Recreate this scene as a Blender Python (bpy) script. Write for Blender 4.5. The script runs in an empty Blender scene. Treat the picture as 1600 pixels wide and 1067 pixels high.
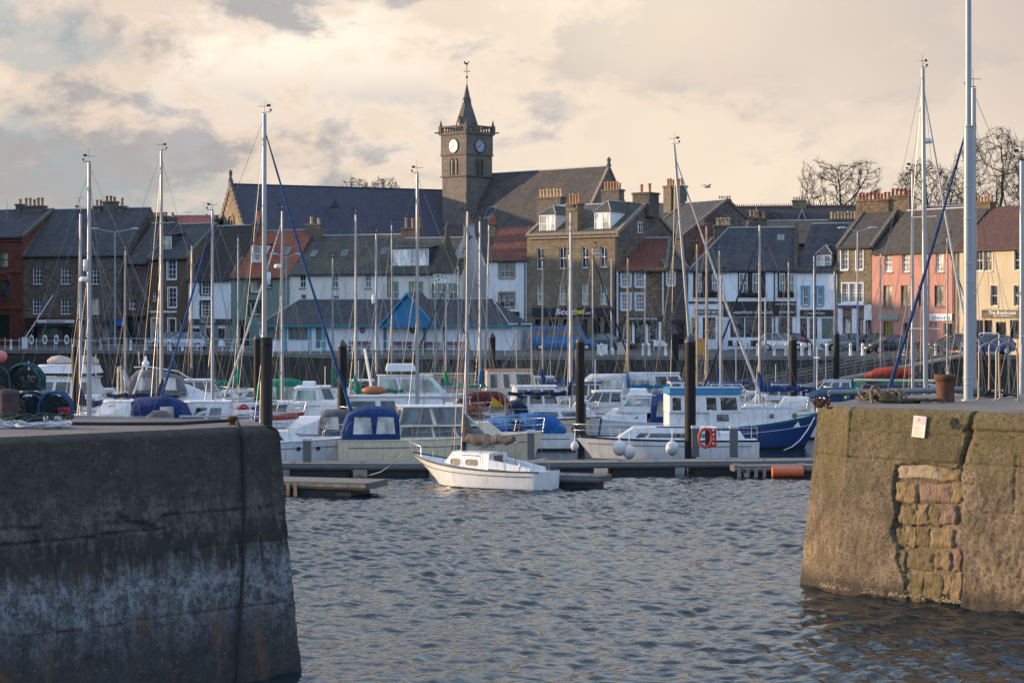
import bpy, math, random
import numpy as np
from mathutils import Vector, Matrix
random.seed(7); np.random.seed(7)
R = math.radians
F, CH, HZ = 3060.0, 6.8, 500.0          # focal length in photo pixels, eye height above the water, horizon row
scene = bpy.context.scene
COL = scene.collection
# ------------------------------------------------------------------ camera
cd = bpy.data.cameras.new('camera'); cam = bpy.data.objects.new('camera', cd); COL.objects.link(cam)
cam.location = (0, 0, CH); cam.rotation_euler = (R(90), 0, 0)
cd.sensor_width = 36; cd.lens = 36 * F / 1600; cd.shift_y = -(533.5 - HZ) / 1600
cd.clip_start = 0.5; cd.clip_end = 6000
scene.camera = cam
# ------------------------------------------------------------------ light
SUN_AZ, SUN_EL = (-0.985, 0.175), 8.5
sv = Vector((SUN_AZ[0], SUN_AZ[1], 0)).normalized() * math.cos(R(SUN_EL)); sv.z = math.sin(R(SUN_EL))
sd = bpy.data.lights.new('sun', 'SUN'); sd.energy = 5.0; sd.angle = R(0.6); sd.color = (1.0, 0.70, 0.42)
so = bpy.data.objects.new('sun', sd); COL.objects.link(so)
so.rotation_euler = sv.to_track_quat('Z', 'Y').to_euler()
world = bpy.data.worlds.new('World'); scene.world = world; world.use_nodes = True
nt = world.node_tree; nt.nodes.clear()
def N(t, **k):
    n = nt.nodes.new(t)
    for a, b in k.items(): setattr(n, a, b)
    return n
def lk(a, b): nt.links.new(a, b)
def mth(op, a, b=None, clamp=False):
    n = N('ShaderNodeMath', operation=op, use_clamp=clamp)
    for i, x in enumerate((a, b)):
        if x is None: continue
        if isinstance(x, (int, float)): n.inputs[i].default_value = x
        else: lk(x, n.inputs[i])
    return n.outputs[0]
def mixc(f, a, b, mode='MIX'):
    n = N('ShaderNodeMix', data_type='RGBA', blend_type=mode)
    for i, x in ((0, f), (6, a), (7, b)):
        if isinstance(x, (int, float)): n.inputs[i].default_value = x
        elif isinstance(x, tuple): n.inputs[i].default_value = (*x, 1)
        else: lk(x, n.inputs[i])
    return n.outputs[2]
def sstep(x, a, b):
    n = N('ShaderNodeMapRange', interpolation_type='SMOOTHSTEP'); lk(x, n.inputs[0])
    n.inputs[1].default_value = a; n.inputs[2].default_value = b
    return n.outputs[0]
sky = N('ShaderNodeTexSky', sky_type='NISHITA'); sky.sun_disc = False
sky.sun_elevation = R(SUN_EL); sky.sun_rotation = math.atan2(sv.x, sv.y)
sky.air_density = 1.0; sky.dust_density = 1.2; sky.ozone_density = 1.5
SKYK = 0.075
tc = N('ShaderNodeTexCoord'); sp = N('ShaderNodeSeparateXYZ'); lk(tc.outputs['Generated'], sp.inputs[0])
X, Y, Z = sp.outputs
rh = mth('SQRT', mth('ADD', mth('MULTIPLY', X, X), mth('MULTIPLY', Y, Y)))
az = mth('DIVIDE', X, mth('ADD', mth('ABSOLUTE', Y), 0.3))
el = mth('DIVIDE', Z, mth('ADD', rh, 0.15))
cmb = N('ShaderNodeCombineXYZ'); lk(X, cmb.inputs[0]); lk(Y, cmb.inputs[1]); lk(mth('MULTIPLY', Z, 1.9), cmb.inputs[2])
def cloudnoise(scale, det, rough, off, dist=0.0):
    mp = N('ShaderNodeMapping'); mp.inputs['Location'].default_value = off; lk(cmb.outputs[0], mp.inputs[0])
    n = N('ShaderNodeTexNoise', noise_dimensions='3D'); lk(mp.outputs[0], n.inputs['Vector'])
    n.inputs['Scale'].default_value = scale; n.inputs['Detail'].default_value = det; n.inputs['Roughness'].default_value = rough
    n.inputs['Distortion'].default_value = dist
    return n.outputs['Fac']
big = cloudnoise(4.2, 6, .55, (1.7, .4, 2.3), .3)
puff = cloudnoise(9.0, 9, .58, (4.1, 2.2, .6), .35)
fine = cloudnoise(26, 8, .6, (0, 3, 1), .2)
soft = cloudnoise(3.0, 3, .45, (9, 1, 4))
# right of the tower the cloud is a smooth warm veil, left of it it breaks into heaps
left = mth('SUBTRACT', 1.0, sstep(X, -0.10, 0.10))
body = mth('ADD', mth('MULTIPLY', big, .45), mth('ADD', mth('MULTIPLY', puff, .45), mth('MULTIPLY', fine, .14)))
gap = mth('MULTIPLY', left, mth('SUBTRACT', 1.0, sstep(body, .44, .50)))      # holes of clear sky
under = cloudnoise(6.0, 9, .60, (4.1, 2.2, 1.05), .45)
shade = mth('MULTIPLY', mth('ADD', mth('MULTIPLY', left, .82), .18), sstep(mth('ADD', mth('MULTIPLY', under, .68), mth('ADD', mth('MULTIPLY', fine, .26), mth('MULTIPLY', puff, .12))), .512, .585))
warm_hi = (.71, .60, .47)
base = mixc(sstep(soft, .40, .62), warm_hi, (.61, .50, .41))
base = mixc(mth('MULTIPLY', left, sstep(mth('ADD', mth('MULTIPLY', puff, .6), mth('MULTIPLY', fine, .4)), .47, .60)), base, (.80, .70, .58))
hz = mth('SUBTRACT', 1.0, sstep(el, .0, .075))
base = mixc(mth('MULTIPLY', hz, mth('SUBTRACT', 1.0, left)), base, (.73, .57, .43))
base = mixc(mth('MULTIPLY', hz, mth('MULTIPLY', left, .45)), base, (.62, .63, .62))
top = sstep(el, .12, .38)
base = mixc(mth('MULTIPLY', top, .9), base, (.74, .90, 1.12))
right_dim = mth('MULTIPLY', sstep(X, .06, .30), sstep(el, .02, .14))
base = mixc(mth('MULTIPLY', right_dim, .75), base, (.41, .35, .34))
cl = mixc(mth('MULTIPLY', shade, .78), base, (.24, .25, .275))
clr = mixc(.5, mixc(1.0, sky.outputs[0], (SKYK, SKYK, SKYK), 'MULTIPLY'), (.36, .46, .54))
mixed = mixc(mth('MULTIPLY', gap, .55), cl, clr)
wsp = mth('MULTIPLY', sstep(mth('MULTIPLY', mth('ADD', mth('MULTIPLY', puff, .6), mth('MULTIPLY', fine, .4)), 1.0), .50, .60), mth('MULTIPLY', sstep(el, .045, .06), mth('SUBTRACT', 1.0, sstep(el, .085, .12))))
mixed = mixc(mth('MULTIPLY', wsp, .75), mixed, (.36, .34, .36))
# behind the viewer the cloud thins out to the cool clear evening sky
back = mth('SUBTRACT', 1.0, sstep(Y, -.25, .55))
cool = mixc(mth('ADD', .25, mth('MULTIPLY', sstep(big, .42, .60), .5)), mixc(1.0, sky.outputs[0], (.13, .13, .13), 'MULTIPLY'), (.84, 1.10, 1.58))
zen = sstep(el, .30, .9)
fin = mixc(mth('MAXIMUM', back, mth('MULTIPLY', zen, .55)), mixed, cool)
bgn = N('ShaderNodeBackground'); lk(mixc(1.0, fin, (10, 10, 10), 'MULTIPLY'), bgn.inputs[0]); bgn.inputs[1].default_value = 0.10
wo = N('ShaderNodeOutputWorld'); lk(bgn.outputs[0], wo.inputs[0])
scene.view_settings.view_transform = 'Standard'; scene.view_settings.look = 'None'
scene.view_settings.exposure = 0.46; scene.view_settings.gamma = 1; scene.view_settings.use_curve_mapping = False
scene.cycles.max_bounces = 5; scene.cycles.transparent_max_bounces = 8
scene.cycles.use_denoising = True

# ------------------------------------------------------------------ helpers
def xy(u, D): return Vector(((u - 800) * D / F, D))
def P(u, v, D): return Vector(((u - 800) * D / F, D, CH - (v - HZ) * D / F))
def zz(v, D): return CH - (v - HZ) * D / F
def srgb(r, g, b): return tuple((c / 255 / 12.92 if c / 255 < .04045 else ((c / 255 + .055) / 1.055) ** 2.4) for c in (r, g, b))

class MB:
    """collects faces; build() links them as one mesh object"""
    def __init__(s): s.v = []; s.f = []; s.m = []; s.s = []; s.mi = 0
    def add(s, vs, fs, smooth=False):
        o = len(s.v); s.v += [tuple(p) for p in vs]
        for f in fs: s.f.append(tuple(i + o for i in f)); s.m.append(s.mi); s.s.append(smooth)
        return s
    def poly(s, pts): return s.add(pts, [tuple(range(len(pts)))])
    def box(s, x0, x1, y0, y1, z0, z1, M=None):
        vs = [Vector((x, y, z)) for z in (z0, z1) for y in (y0, y1) for x in (x0, x1)]
        if M is not None: vs = [M @ p for p in vs]
        return s.add(vs, [(0, 2, 3, 1), (4, 5, 7, 6), (0, 1, 5, 4), (1, 3, 7, 5), (3, 2, 6, 7), (2, 0, 4, 6)])
    def hexa(s, b, t):
        return s.add(list(b) + list(t), [(3, 2, 1, 0), (4, 5, 6, 7), (0, 1, 5, 4), (1, 2, 6, 5), (2, 3, 7, 6), (3, 0, 4, 7)])
    def tube(s, p0, p1, r0, r1=None, n=6, cap=True):
        p0, p1 = Vector(p0), Vector(p1); r1 = r0 if r1 is None else r1
        d = (p1 - p0)
        if d.length < 1e-6: return s
        q = d.to_track_quat('Z', 'Y').to_matrix(); a = q.col[0]; b = q.col[1]
        vs = []
        for p, r in ((p0, r0), (p1, r1)):
            for i in range(n):
                t = 2 * math.pi * i / n; vs.append(p + a * (r * math.cos(t)) + b * (r * math.sin(t)))
        fs = [(i, (i + 1) % n, n + (i + 1) % n, n + i) for i in range(n)]
        s.add(vs, fs, n > 4)
        if cap: s.add(vs, [tuple(reversed(range(n))), tuple(range(n, 2 * n))])
        return s
    def path(s, pts, r, n=5):
        pts = [Vector(p) for p in pts]; rs = r if isinstance(r, (list, tuple)) else [r] * len(pts)
        rings = []; ref = None
        for i, p in enumerate(pts):
            t = (pts[min(i + 1, len(pts) - 1)] - pts[max(i - 1, 0)]).normalized()
            if ref is None: ref = t.orthogonal().normalized()
            ref = (ref - t * ref.dot(t)).normalized(); b = t.cross(ref)
            rings.append([p + ref * (rs[i] * math.cos(2 * math.pi * k / n)) + b * (rs[i] * math.sin(2 * math.pi * k / n)) for k in range(n)])
        return s.loft(rings, True, True)
    def loft(s, rings, closed=False, caps=False, smooth=True):
        n = len(rings[0]); vs = [p for r in rings for p in r]; fs = []
        for i in range(len(rings) - 1):
            for k in range(n if closed else n - 1):
                a = i * n + k; b = i * n + (k + 1) % n
                fs.append((a, b, b + n, a + n))
        s.add(vs, fs, smooth)
        if caps:
            s.poly(list(reversed(rings[0]))); s.poly(rings[-1])
        return s
    def lathe(s, prof, n=12, c=(0, 0, 0), smooth=True):
        rings = [[Vector((c[0] + r * math.cos(2 * math.pi * k / n), c[1] + r * math.sin(2 * math.pi * k / n), c[2] + z)) for k in range(n)] for r, z in prof]
        return s.loft(rings, True, True, smooth)
    def ball(s, c, rx, ry=None, rz=None, n=8, m=5):
        ry = rx if ry is None else ry; rz = rx if rz is None else rz
        rings = [[Vector((c[0] + rx * math.sin(math.pi * (j + .02) / (m + .04)) * math.cos(2 * math.pi * k / n), c[1] + ry * math.sin(math.pi * (j + .02) / (m + .04)) * math.sin(2 * math.pi * k / n), c[2] - rz * math.cos(math.pi * j / m))) for k in range(n)] for j in range(m + 1)]
        return s.loft(rings, True, True)
    def build(s, name, mats, parent=None, loc=None, rot=None, uv=True):
        me = bpy.data.meshes.new(name); me.from_pydata(s.v, [], s.f)
        if not isinstance(mats, (list, tuple)): mats = [mats]
        for m in mats: me.materials.append(m)
        if len(s.f):
            me.polygons.foreach_set('material_index', s.m); me.polygons.foreach_set('use_smooth', s.s)
            if uv:
                lay = me.uv_layers.new(name='UV'); V = s.v; buf = []
                for f in s.f:
                    a = Vector(V[f[0]]); b = Vector(V[f[1]]); c = Vector(V[f[2]])
                    nrm = (b - a).cross(c - a)
                    if nrm.length < 1e-12 and len(f) > 3: nrm = (c - a).cross(Vector(V[f[3]]) - a)
                    nrm = nrm.normalized() if nrm.length > 1e-12 else Vector((0, 0, 1))
                    if abs(nrm.z) > .985: t = Vector((1, 0, 0))
                    else: t = Vector((-nrm.y, nrm.x, 0)).normalized()
                    bb = nrm.cross(t)
                    for i in f:
                        p = Vector(V[i]); buf += [p.dot(t), p.dot(bb)]
                lay.data.foreach_set('uv', buf)
        me.validate(); me.update()
        o = bpy.data.objects.new(name, me); COL.objects.link(o)
        if parent is not None: o.parent = parent
        if loc is not None: o.location = loc
        if rot is not None: o.rotation_euler = rot
        return o

def tag(o, label=None, cat=None, group=None, kind=None):
    if label: o['label'] = label
    if cat: o['category'] = cat
    if group: o['group'] = group
    if kind: o['kind'] = kind
    return o
def empty(name, loc, rz=0, label=None, cat=None, group=None):
    o = bpy.data.objects.new(name, None); COL.objects.link(o); o.location = loc; o.rotation_euler = (0, 0, rz)
    o.empty_display_size = .2
    return tag(o, label, cat, group)
def dup(src, label=None, loc=None, rz=None, parent=None):
    c = src.copy(); COL.objects.link(c)
    if parent is not None: c.parent = parent
    if label: c['label'] = label
    if loc is not None: c.location = loc
    if rz is not None: c.rotation_euler = (0, 0, rz)
    for ch in KIDS(src): dup(ch, parent=c)
    return c
def KIDS(o): return [x for x in bpy.data.objects if x.parent is o]
def text_mesh(txt, mat, parent, loc, height, width=None, name='lettering', ext=.01, rot=(R(90), 0, 0), shear=0, bold=0.0):
    cu = bpy.data.curves.new('t', 'FONT'); cu.body = txt; cu.align_x = 'CENTER'; cu.align_y = 'CENTER'; cu.extrude = ext
    cu.shear = shear; cu.offset = bold; cu.resolution_u = 3
    to = bpy.data.objects.new('t', cu); COL.objects.link(to)
    dg = bpy.context.evaluated_depsgraph_get()
    me = bpy.data.meshes.new_from_object(to.evaluated_get(dg)); bpy.data.objects.remove(to)
    xs = [v.co.x for v in me.vertices]; ys = [v.co.y for v in me.vertices]
    w = max(xs) - min(xs); h = max(ys) - min(ys); cx = (max(xs) + min(xs)) / 2; cy = (max(ys) + min(ys)) / 2
    sy = height / h; sx = (width / w) if width else sy
    for v in me.vertices: v.co.x = (v.co.x - cx) * sx; v.co.y = (v.co.y - cy) * sy
    me.materials.clear(); me.materials.append(mat)
    o = bpy.data.objects.new(name, me); COL.objects.link(o); o.parent = parent; o.location = loc; o.rotation_euler = rot
    return o

# ------------------------------------------------------------------ materials
class NT:
    def __init__(s, name):
        s.mat = bpy.data.materials.new(name); s.mat.use_nodes = True; s.t = s.mat.node_tree
        s.p = s.t.nodes['Principled BSDF']
        s.tc = s.t.nodes.new('ShaderNodeTexCoord')
    def n(s, t, **k):
        n = s.t.nodes.new(t)
        for a, b in k.items(): setattr(n, a, b)
        return n
    def l(s, a, b): s.t.links.new(a, b)
    def vec(s, src='Object', scale=(1, 1, 1), loc=(0, 0, 0), rnd=True):
        m = s.n('ShaderNodeMapping'); s.l(s.tc.outputs[src], m.inputs[0]); m.inputs['Scale'].default_value = scale; m.inputs['Location'].default_value = loc
        if not rnd: return m.outputs[0]
        oi = s.n('ShaderNodeObjectInfo'); a = s.n('ShaderNodeVectorMath', operation='MULTIPLY_ADD')
        s.l(oi.outputs['Random'], a.inputs[0]); a.inputs[1].default_value = (37, 17, 53); s.l(m.outputs[0], a.inputs[2])
        return a.outputs[0]
    def noise(s, v, scale=1, det=4, rough=.55, dist=0):
        n = s.n('ShaderNodeTexNoise'); s.l(v, n.inputs['Vector']); n.inputs['Scale'].default_value = scale
        n.inputs['Detail'].default_value = det; n.inputs['Roughness'].default_value = rough; n.inputs['Distortion'].default_value = dist
        return n.outputs['Fac']
    def ramp(s, f, stops):
        r = s.n('ShaderNodeValToRGB'); s.l(f, r.inputs[0]); e = r.color_ramp.elements
        while len(e) < len(stops): e.new(.5)
        for i, (p, c) in enumerate(stops):
            e[i].position = p; e[i].color = (*c, 1) if isinstance(c, tuple) else (c, c, c, 1)
        return r.outputs[0]
    def math(s, op, a, b=None, clamp=False):
        n = s.n('ShaderNodeMath', operation=op, use_clamp=clamp)
        for i, x in enumerate((a, b)):
            if x is None: continue
            if isinstance(x, (int, float)): n.inputs[i].default_value = x
            else: s.l(x, n.inputs[i])
        return n.outputs[0]
    def mix(s, f, a, b, mode='MIX'):
        n = s.n('ShaderNodeMix', data_type='RGBA', blend_type=mode)
        for i, x in ((0, f), (6, a), (7, b)):
            if isinstance(x, (int, float)): n.inputs[i].default_value = x
            elif isinstance(x, tuple): n.inputs[i].default_value = (*x, 1)
            else: s.l(x, n.inputs[i])
        return n.outputs[2]
    def bump(s, h, dist=.02, strength=1.0):
        b = s.n('ShaderNodeBump'); b.inputs['Distance'].default_value = dist; b.inputs['Strength'].default_value = strength
        s.l(h, b.inputs['Height']); s.l(b.outputs[0], s.p.inputs['Normal'])
    def set(s, col=None, rough=None, metal=None, spec=None):
        for k, x in (('Base Color', col), ('Roughness', rough), ('Metallic', metal), ('Specular IOR Level', spec)):
            if x is None: continue
            if isinstance(x, tuple): s.p.inputs[k].default_value = (*x, 1)
            elif isinstance(x, (int, float)): s.p.inputs[k].default_value = x
            else: s.l(x, s.p.inputs[k])
        return s.mat
MC = {}
def mat(name, col=(.3, .3, .3), rough=.55, metal=0.0, var=.18, sc=2.5, bump=0.0, dirt=.0, spec=.5):
    if name in MC: return MC[name]
    m = NT(name); v = m.vec()
    c = m.ramp(m.noise(v, sc, 5, .6), [(.3, tuple(x * (1 - var) for x in col)), (.7, tuple(min(1, x * (1 + var * .6)) for x in col))])
    if dirt > 0:
        d = m.noise(m.vec(scale=(3, 3, .7)), 1.6, 6, .65)
        c = m.mix(m.ramp(d, [(.48, 0.0), (.72, dirt)]), c, (.10, .085, .06))
    if bump > 0: m.bump(m.noise(v, sc * 6, 4), bump)
    MC[name] = m.set(c, rough, metal, spec); return MC[name]
def m_rubble(name, cols, scale=2.6, mortar=(.20, .17, .14), bmp=.03, asp=1.7):
    m = NT(name); v = m.vec('UV', (1, asp, 1)); w = m.n('ShaderNodeVectorMath', operation='MULTIPLY_ADD')
    nz = m.n('ShaderNodeTexNoise'); m.l(v, nz.inputs['Vector']); nz.inputs['Scale'].default_value = 1.5
    m.l(nz.outputs['Color'], w.inputs[0]); w.inputs[1].default_value = (.25, .25, 0); m.l(v, w.inputs[2])
    vo = m.n('ShaderNodeTexVoronoi'); m.l(w.outputs[0], vo.inputs['Vector']); vo.inputs['Scale'].default_value = scale
    ve = m.n('ShaderNodeTexVoronoi', feature='DISTANCE_TO_EDGE'); m.l(w.outputs[0], ve.inputs['Vector']); ve.inputs['Scale'].default_value = scale
    sx = m.n('ShaderNodeSeparateXYZ'); m.l(vo.outputs['Color'], sx.inputs[0])
    c = m.ramp(sx.outputs[0], [(i / max(1, len(cols) - 1), k) for i, k in enumerate(cols)])
    c = m.mix(m.ramp(m.noise(v, 9, 5, .65), [(.3, .0), (.75, .45)]), c, tuple(x * .45 for x in cols[0]))
    e = m.ramp(ve.outputs['Distance'], [(.0, 1.0), (.06, 0.0)])
    c = m.mix(e, c, mortar)
    c = m.mix(m.ramp(m.noise(m.vec(scale=(.35, .35, .18)), 1, 5, .6), [(.42, 0.0), (.75, .55)]), c, tuple(x * .4 for x in cols[0]))
    m.bump(m.ramp(ve.outputs['Distance'], [(.0, 0.0), (.12, 1.0)]), bmp)
    return m.set(c, .92)
def m_brick(name, c1, c2, mortar, bw=.6, bh=.3, ms=.012, bmp=.015, var=.5, moss=None, mossamt=.6, rough=.9, stain=.5):
    m = NT(name); v = m.vec('UV')
    b = m.n('ShaderNodeTexBrick'); m.l(v, b.inputs['Vector']); b.inputs['Scale'].default_value = 1
    b.inputs['Brick Width'].default_value = bw; b.inputs['Row Height'].default_value = bh; b.inputs['Mortar Size'].default_value = ms
    b.inputs['Color1'].default_value = (*c1, 1); b.inputs['Color2'].default_value = (*c2, 1); b.inputs['Mortar'].default_value = (*mortar, 1)
    b.inputs['Bias'].default_value = 0
    c = m.mix(m.ramp(m.noise(v, 2.2, 8, .8), [(.40, 0.0), (.60, min(1, var * 1.5))]), b.outputs['Color'], tuple(x * .5 for x in c1))
    if moss: c = m.mix(m.ramp(m.noise(m.vec('UV', (.5, .8, 1)), 1.1, 6, .65), [(.45, 0.0), (.7, mossamt)]), c, moss)
    c = m.mix(m.ramp(m.noise(m.vec('UV', (1.6, .22, 1)), 1, 5, .6), [(.45, 0.0), (.8, stain)]), c, tuple(x * .35 for x in c1))
    c = m.mix(m.ramp(m.noise(m.vec('UV', (1.0, 3.4, 1)), 2.6, 6, .75), [(.52, 0.0), (.66, .4)]), c, tuple(min(1, x * 2.0) for x in c2))
    m.bump(m.math('ADD', m.math('MULTIPLY', m.math('SUBTRACT', 1.0, b.outputs['Fac']), .8), m.math('MULTIPLY', m.noise(v, 6, 4), .5)), bmp)
    return m.set(c, rough)
def m_pantile(name, c1, c2, moss=(.05, .045, .03)):
    m = NT(name); v = m.vec('UV', rnd=False); s_ = m.n('ShaderNodeSeparateXYZ'); m.l(v, s_.inputs[0])
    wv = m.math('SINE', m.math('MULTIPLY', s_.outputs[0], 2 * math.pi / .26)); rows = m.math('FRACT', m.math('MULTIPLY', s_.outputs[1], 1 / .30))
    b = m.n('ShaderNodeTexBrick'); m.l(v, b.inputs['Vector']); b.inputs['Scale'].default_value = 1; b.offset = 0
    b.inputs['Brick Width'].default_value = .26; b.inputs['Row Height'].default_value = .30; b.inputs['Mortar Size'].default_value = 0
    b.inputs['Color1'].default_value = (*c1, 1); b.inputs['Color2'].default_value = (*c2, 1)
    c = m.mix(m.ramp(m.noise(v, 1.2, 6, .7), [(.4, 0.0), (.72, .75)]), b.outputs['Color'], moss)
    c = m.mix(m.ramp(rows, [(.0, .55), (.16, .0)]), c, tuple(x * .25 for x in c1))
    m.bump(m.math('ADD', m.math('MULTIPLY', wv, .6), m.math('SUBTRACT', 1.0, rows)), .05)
    return m.set(c, .85)
def m_glass(name='window_glass', col=(.02, .025, .03)):
    m = NT(name); v = m.vec('Object', (1, 1, 1))
    f = m.noise(m.vec('Object', (1.1, 1.1, .5)), 1.2, 3, .5)
    c = m.ramp(f, [(.42, col), (.62, tuple(min(1, x * 3.2 + .015) for x in col))])
    m.bump(m.noise(v, .9, 2), .03)
    return m.set(c, .06, 0, .9)
def m_render(name, col, var=.12, dirt=.3):
    m = NT(name)
    v = m.vec()
    c = m.ramp(m.noise(v, .6, 6, .65), [(.3, tuple(x * (1 - var) for x in col)), (.7, col)])
    st = m.noise(m.vec(scale=(1.4, 1.4, .16)), 1.3, 6, .65)
    c = m.mix(m.ramp(st, [(.5, 0.0), (.78, dirt)]), c, tuple(x * .35 for x in col))
    m.bump(m.noise(v, 14, 4, .7), .012)
    return m.set(c, .9)
GLASS = m_glass(); GLASS_D = m_glass('dark_shop_glass', (.012, .013, .016)); GLASS_L = m_glass('curtained_glass', (.16, .17, .13)); GLASS_W = m_glass('pale_net_glass', (.30, .30, .27))
WHITE = mat('white_gloss_paint', (.74, .76, .78), .35, var=.06, dirt=.12)
CREAM_P = mat('cream_paint', (.68, .62, .50), .4, var=.06, dirt=.15)
BLACK = mat('black_paint', (.012, .012, .014), .4)
IRON = mat('cast_iron_gutter', (.02, .021, .024), .5)
LEAD = mat('grey_lead', (.30, .33, .36), .5, .2, var=.2)
SLATE = m_brick('blue_grey_slate', (.040, .046, .060), (.072, .078, .092), (.02, .02, .025), .30, .20, .006, .015, .5, (.085, .075, .045), .55)
SLATE_M = m_brick('mossy_grey_slate', (.058, .060, .058), (.10, .096, .086), (.03, .03, .03), .30, .20, .006, .018, .5, (.13, .115, .06), .7)
SLATE_P = m_brick('purple_slate', (.046, .050, .074), (.060, .064, .088), (.03, .03, .045), .36, .26, .008, .01, .2, (.055, .055, .085), .3, stain=.2)
SLATE_B = m_brick('brown_slate', (.066, .057, .050), (.10, .084, .068), (.03, .03, .03), .30, .20, .006, .02, .5, (.07, .065, .05), .6)
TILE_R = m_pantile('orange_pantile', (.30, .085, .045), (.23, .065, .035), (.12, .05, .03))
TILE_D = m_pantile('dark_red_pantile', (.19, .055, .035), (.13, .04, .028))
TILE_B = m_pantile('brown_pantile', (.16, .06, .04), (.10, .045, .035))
RUB_G = m_rubble('grey_rubble', [(.085, .075, .07), (.14, .11, .095), (.19, .16, .13), (.11, .075, .065)], 2.4, (.24, .21, .17))
RUB_D = m_rubble('dark_rubble', [(.07, .062, .06), (.11, .09, .08), (.15, .12, .10)], 2.6, (.17, .15, .13))
RUB_B = m_rubble('brown_rubble', [(.13, .09, .055), (.20, .14, .085), (.26, .19, .12), (.10, .065, .045)], 2.8, (.27, .22, .15))
RUB_Y = m_rubble('yellow_rubble', [(.20, .16, .10), (.28, .22, .14), (.33, .27, .18)], 2.6, (.30, .26, .19))
ASH = m_brick('sandstone_ashlar', (.25, .20, .135), (.17, .135, .095), (.13, .10, .075), .62, .30, .010, .02, .45, (.09, .075, .055), .5)
ASH_G = m_brick('grey_ashlar', (.20, .175, .15), (.15, .13, .115), (.10, .09, .08), .62, .30, .012, .015, .4, (.09, .08, .065), .45)
RED_S = m_brick('red_sandstone', (.19, .062, .042), (.14, .048, .035), (.07, .03, .025), .8, .36, .014, .02, .5)
DRESS = mat('dressed_stone', (.24, .20, .15), .9, var=.35, sc=3, bump=.01)
DRESS_D = mat('dark_dressed_stone', (.13, .115, .095), .9, var=.4, sc=3, bump=.01)
POT = mat('clay_pot', (.42, .22, .11), .85, var=.35, sc=4)
POT_Y = mat('buff_clay_pot', (.52, .38, .22), .85, var=.3, sc=4)
POT_R = mat('red_clay_pot', (.26, .08, .05), .85, var=.3, sc=4)
# ------------------------------------------------------------------ ground, water, harbour wall
GZ = 4.25
QE = [(-95, -60), (-92, 60), (-78, 150), tuple(xy(-100, 183)), tuple(xy(160, 179)), tuple(xy(330, 173)), tuple(xy(520, 157)), tuple(xy(800, 151)), tuple(xy(1300, 151)), tuple(xy(1640, 154)), (70, 150), (110, 120), (130, -60)]
mg = NT('asphalt_and_setts'); v = mg.vec(rnd=False)
c = mg.ramp(mg.noise(v, .35, 6, .6), [(.3, (.055, .055, .058)), (.7, (.085, .082, .08))])
bb = mg.n('ShaderNodeTexVoronoi', feature='DISTANCE_TO_EDGE'); mg.l(mg.vec(scale=(3.5, 5, 1), rnd=False), bb.inputs['Vector'])
c = mg.mix(mg.ramp(bb.outputs['Distance'], [(0, .5), (.12, 0.0)]), c, (.03, .03, .03)); mg.bump(mg.noise(v, 8, 4), .02); MG = mg.set(c, .8)
def offs(pts, d):
    out = []
    for i, p in enumerate(pts):
        a = Vector(pts[max(i - 1, 0)]); b = Vector(pts[min(i + 1, len(pts) - 1)]); t = (b - a).normalized()
        out.append((p[0] - t.y * d, p[1] + t.x * d))
    return out
m = MB()
inner = offs(QE, 12); far = [(-1800, -400), (-1800, 300), (-1800, 2600), (-1400, 4200), (-900, 4600), (-500, 4800), (-100, 5000), (200, 5000), (600, 4800), (1200, 4400), (1800, 2600), (1800, 300), (1800, -400)]
for i in range(len(QE) - 1):
    m.poly([(*QE[i], 4.0), (*QE[i + 1], 4.0), (*inner[i + 1], GZ), (*inner[i], GZ)])
    m.poly([(*inner[i], GZ), (*inner[i + 1], GZ), (*far[i + 1], GZ), (*far[i], GZ)])
tag(m.build('quay_ground', MG), kind='structure')
# harbour wall: coursed masonry, coping stones on top
mw = NT('wet_harbour_masonry'); vv = mw.vec('UV', rnd=False)
br = mw.n('ShaderNodeTexBrick'); mw.l(vv, br.inputs['Vector']); br.inputs['Scale'].default_value = 1
br.inputs['Brick Width'].default_value = 1.1; br.inputs['Row Height'].default_value = .48; br.inputs['Mortar Size'].default_value = .02
br.inputs['Color1'].default_value = (.062, .057, .047, 1); br.inputs['Color2'].default_value = (.040, .038, .034, 1); br.inputs['Mortar'].default_value = (.02, .02, .02, 1)
st = mw.noise(mw.vec('UV', (1.2, .10, 1), rnd=False), 1.5, 7, .7)
c = mw.mix(mw.ramp(st, [(.42, 0.0), (.62, .9)]), br.outputs['Color'], (.016, .017, .016))
c = mw.mix(mw.ramp(mw.noise(mw.vec('UV', (2.4, .2, 1), loc=(5, 0, 0), rnd=False), 1.6, 7, .7), [(.56, 0.0), (.72, .6)]), c, (.15, .14, .12))
c = mw.mix(mw.ramp(mw.noise(mw.vec(scale=(.25, .25, .6), rnd=False), 1, 5), [(.5, 0.0), (.7, .5)]), c, (.14, .12, .055))
mw.bump(mw.math('ADD', mw.math('SUBTRACT', 1.0, br.outputs['Fac']), mw.noise(vv, 7, 4)), .04); WALLM = mw.set(c, .8)
ew = empty('harbour_wall', (QE[5][0], QE[5][1], 0), 0, 'long dark stained masonry harbour wall below the town quay', 'wall')
off = Vector((QE[5][0], QE[5][1], 0))
m = MB(); cp = MB()
for i in range(len(QE) - 1):
    a, b = Vector(QE[i]), Vector(QE[i + 1]); t = (b - a).normalized(); n = Vector((t.y, -t.x)) if True else 0
    a3, b3 = Vector((*a, 0)) - off, Vector((*b, 0)) - off; nn = Vector((n.x, n.y, 0))
    m.poly([a3 + nn * .45 + Vector((0, 0, -1.5)), b3 + nn * .45 + Vector((0, 0, -1.5)), b3 + nn * .02 + Vector((0, 0, 3.72)), a3 + nn * .02 + Vector((0, 0, 3.72))])
m.build('masonry', WALLM, ew)
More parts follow.
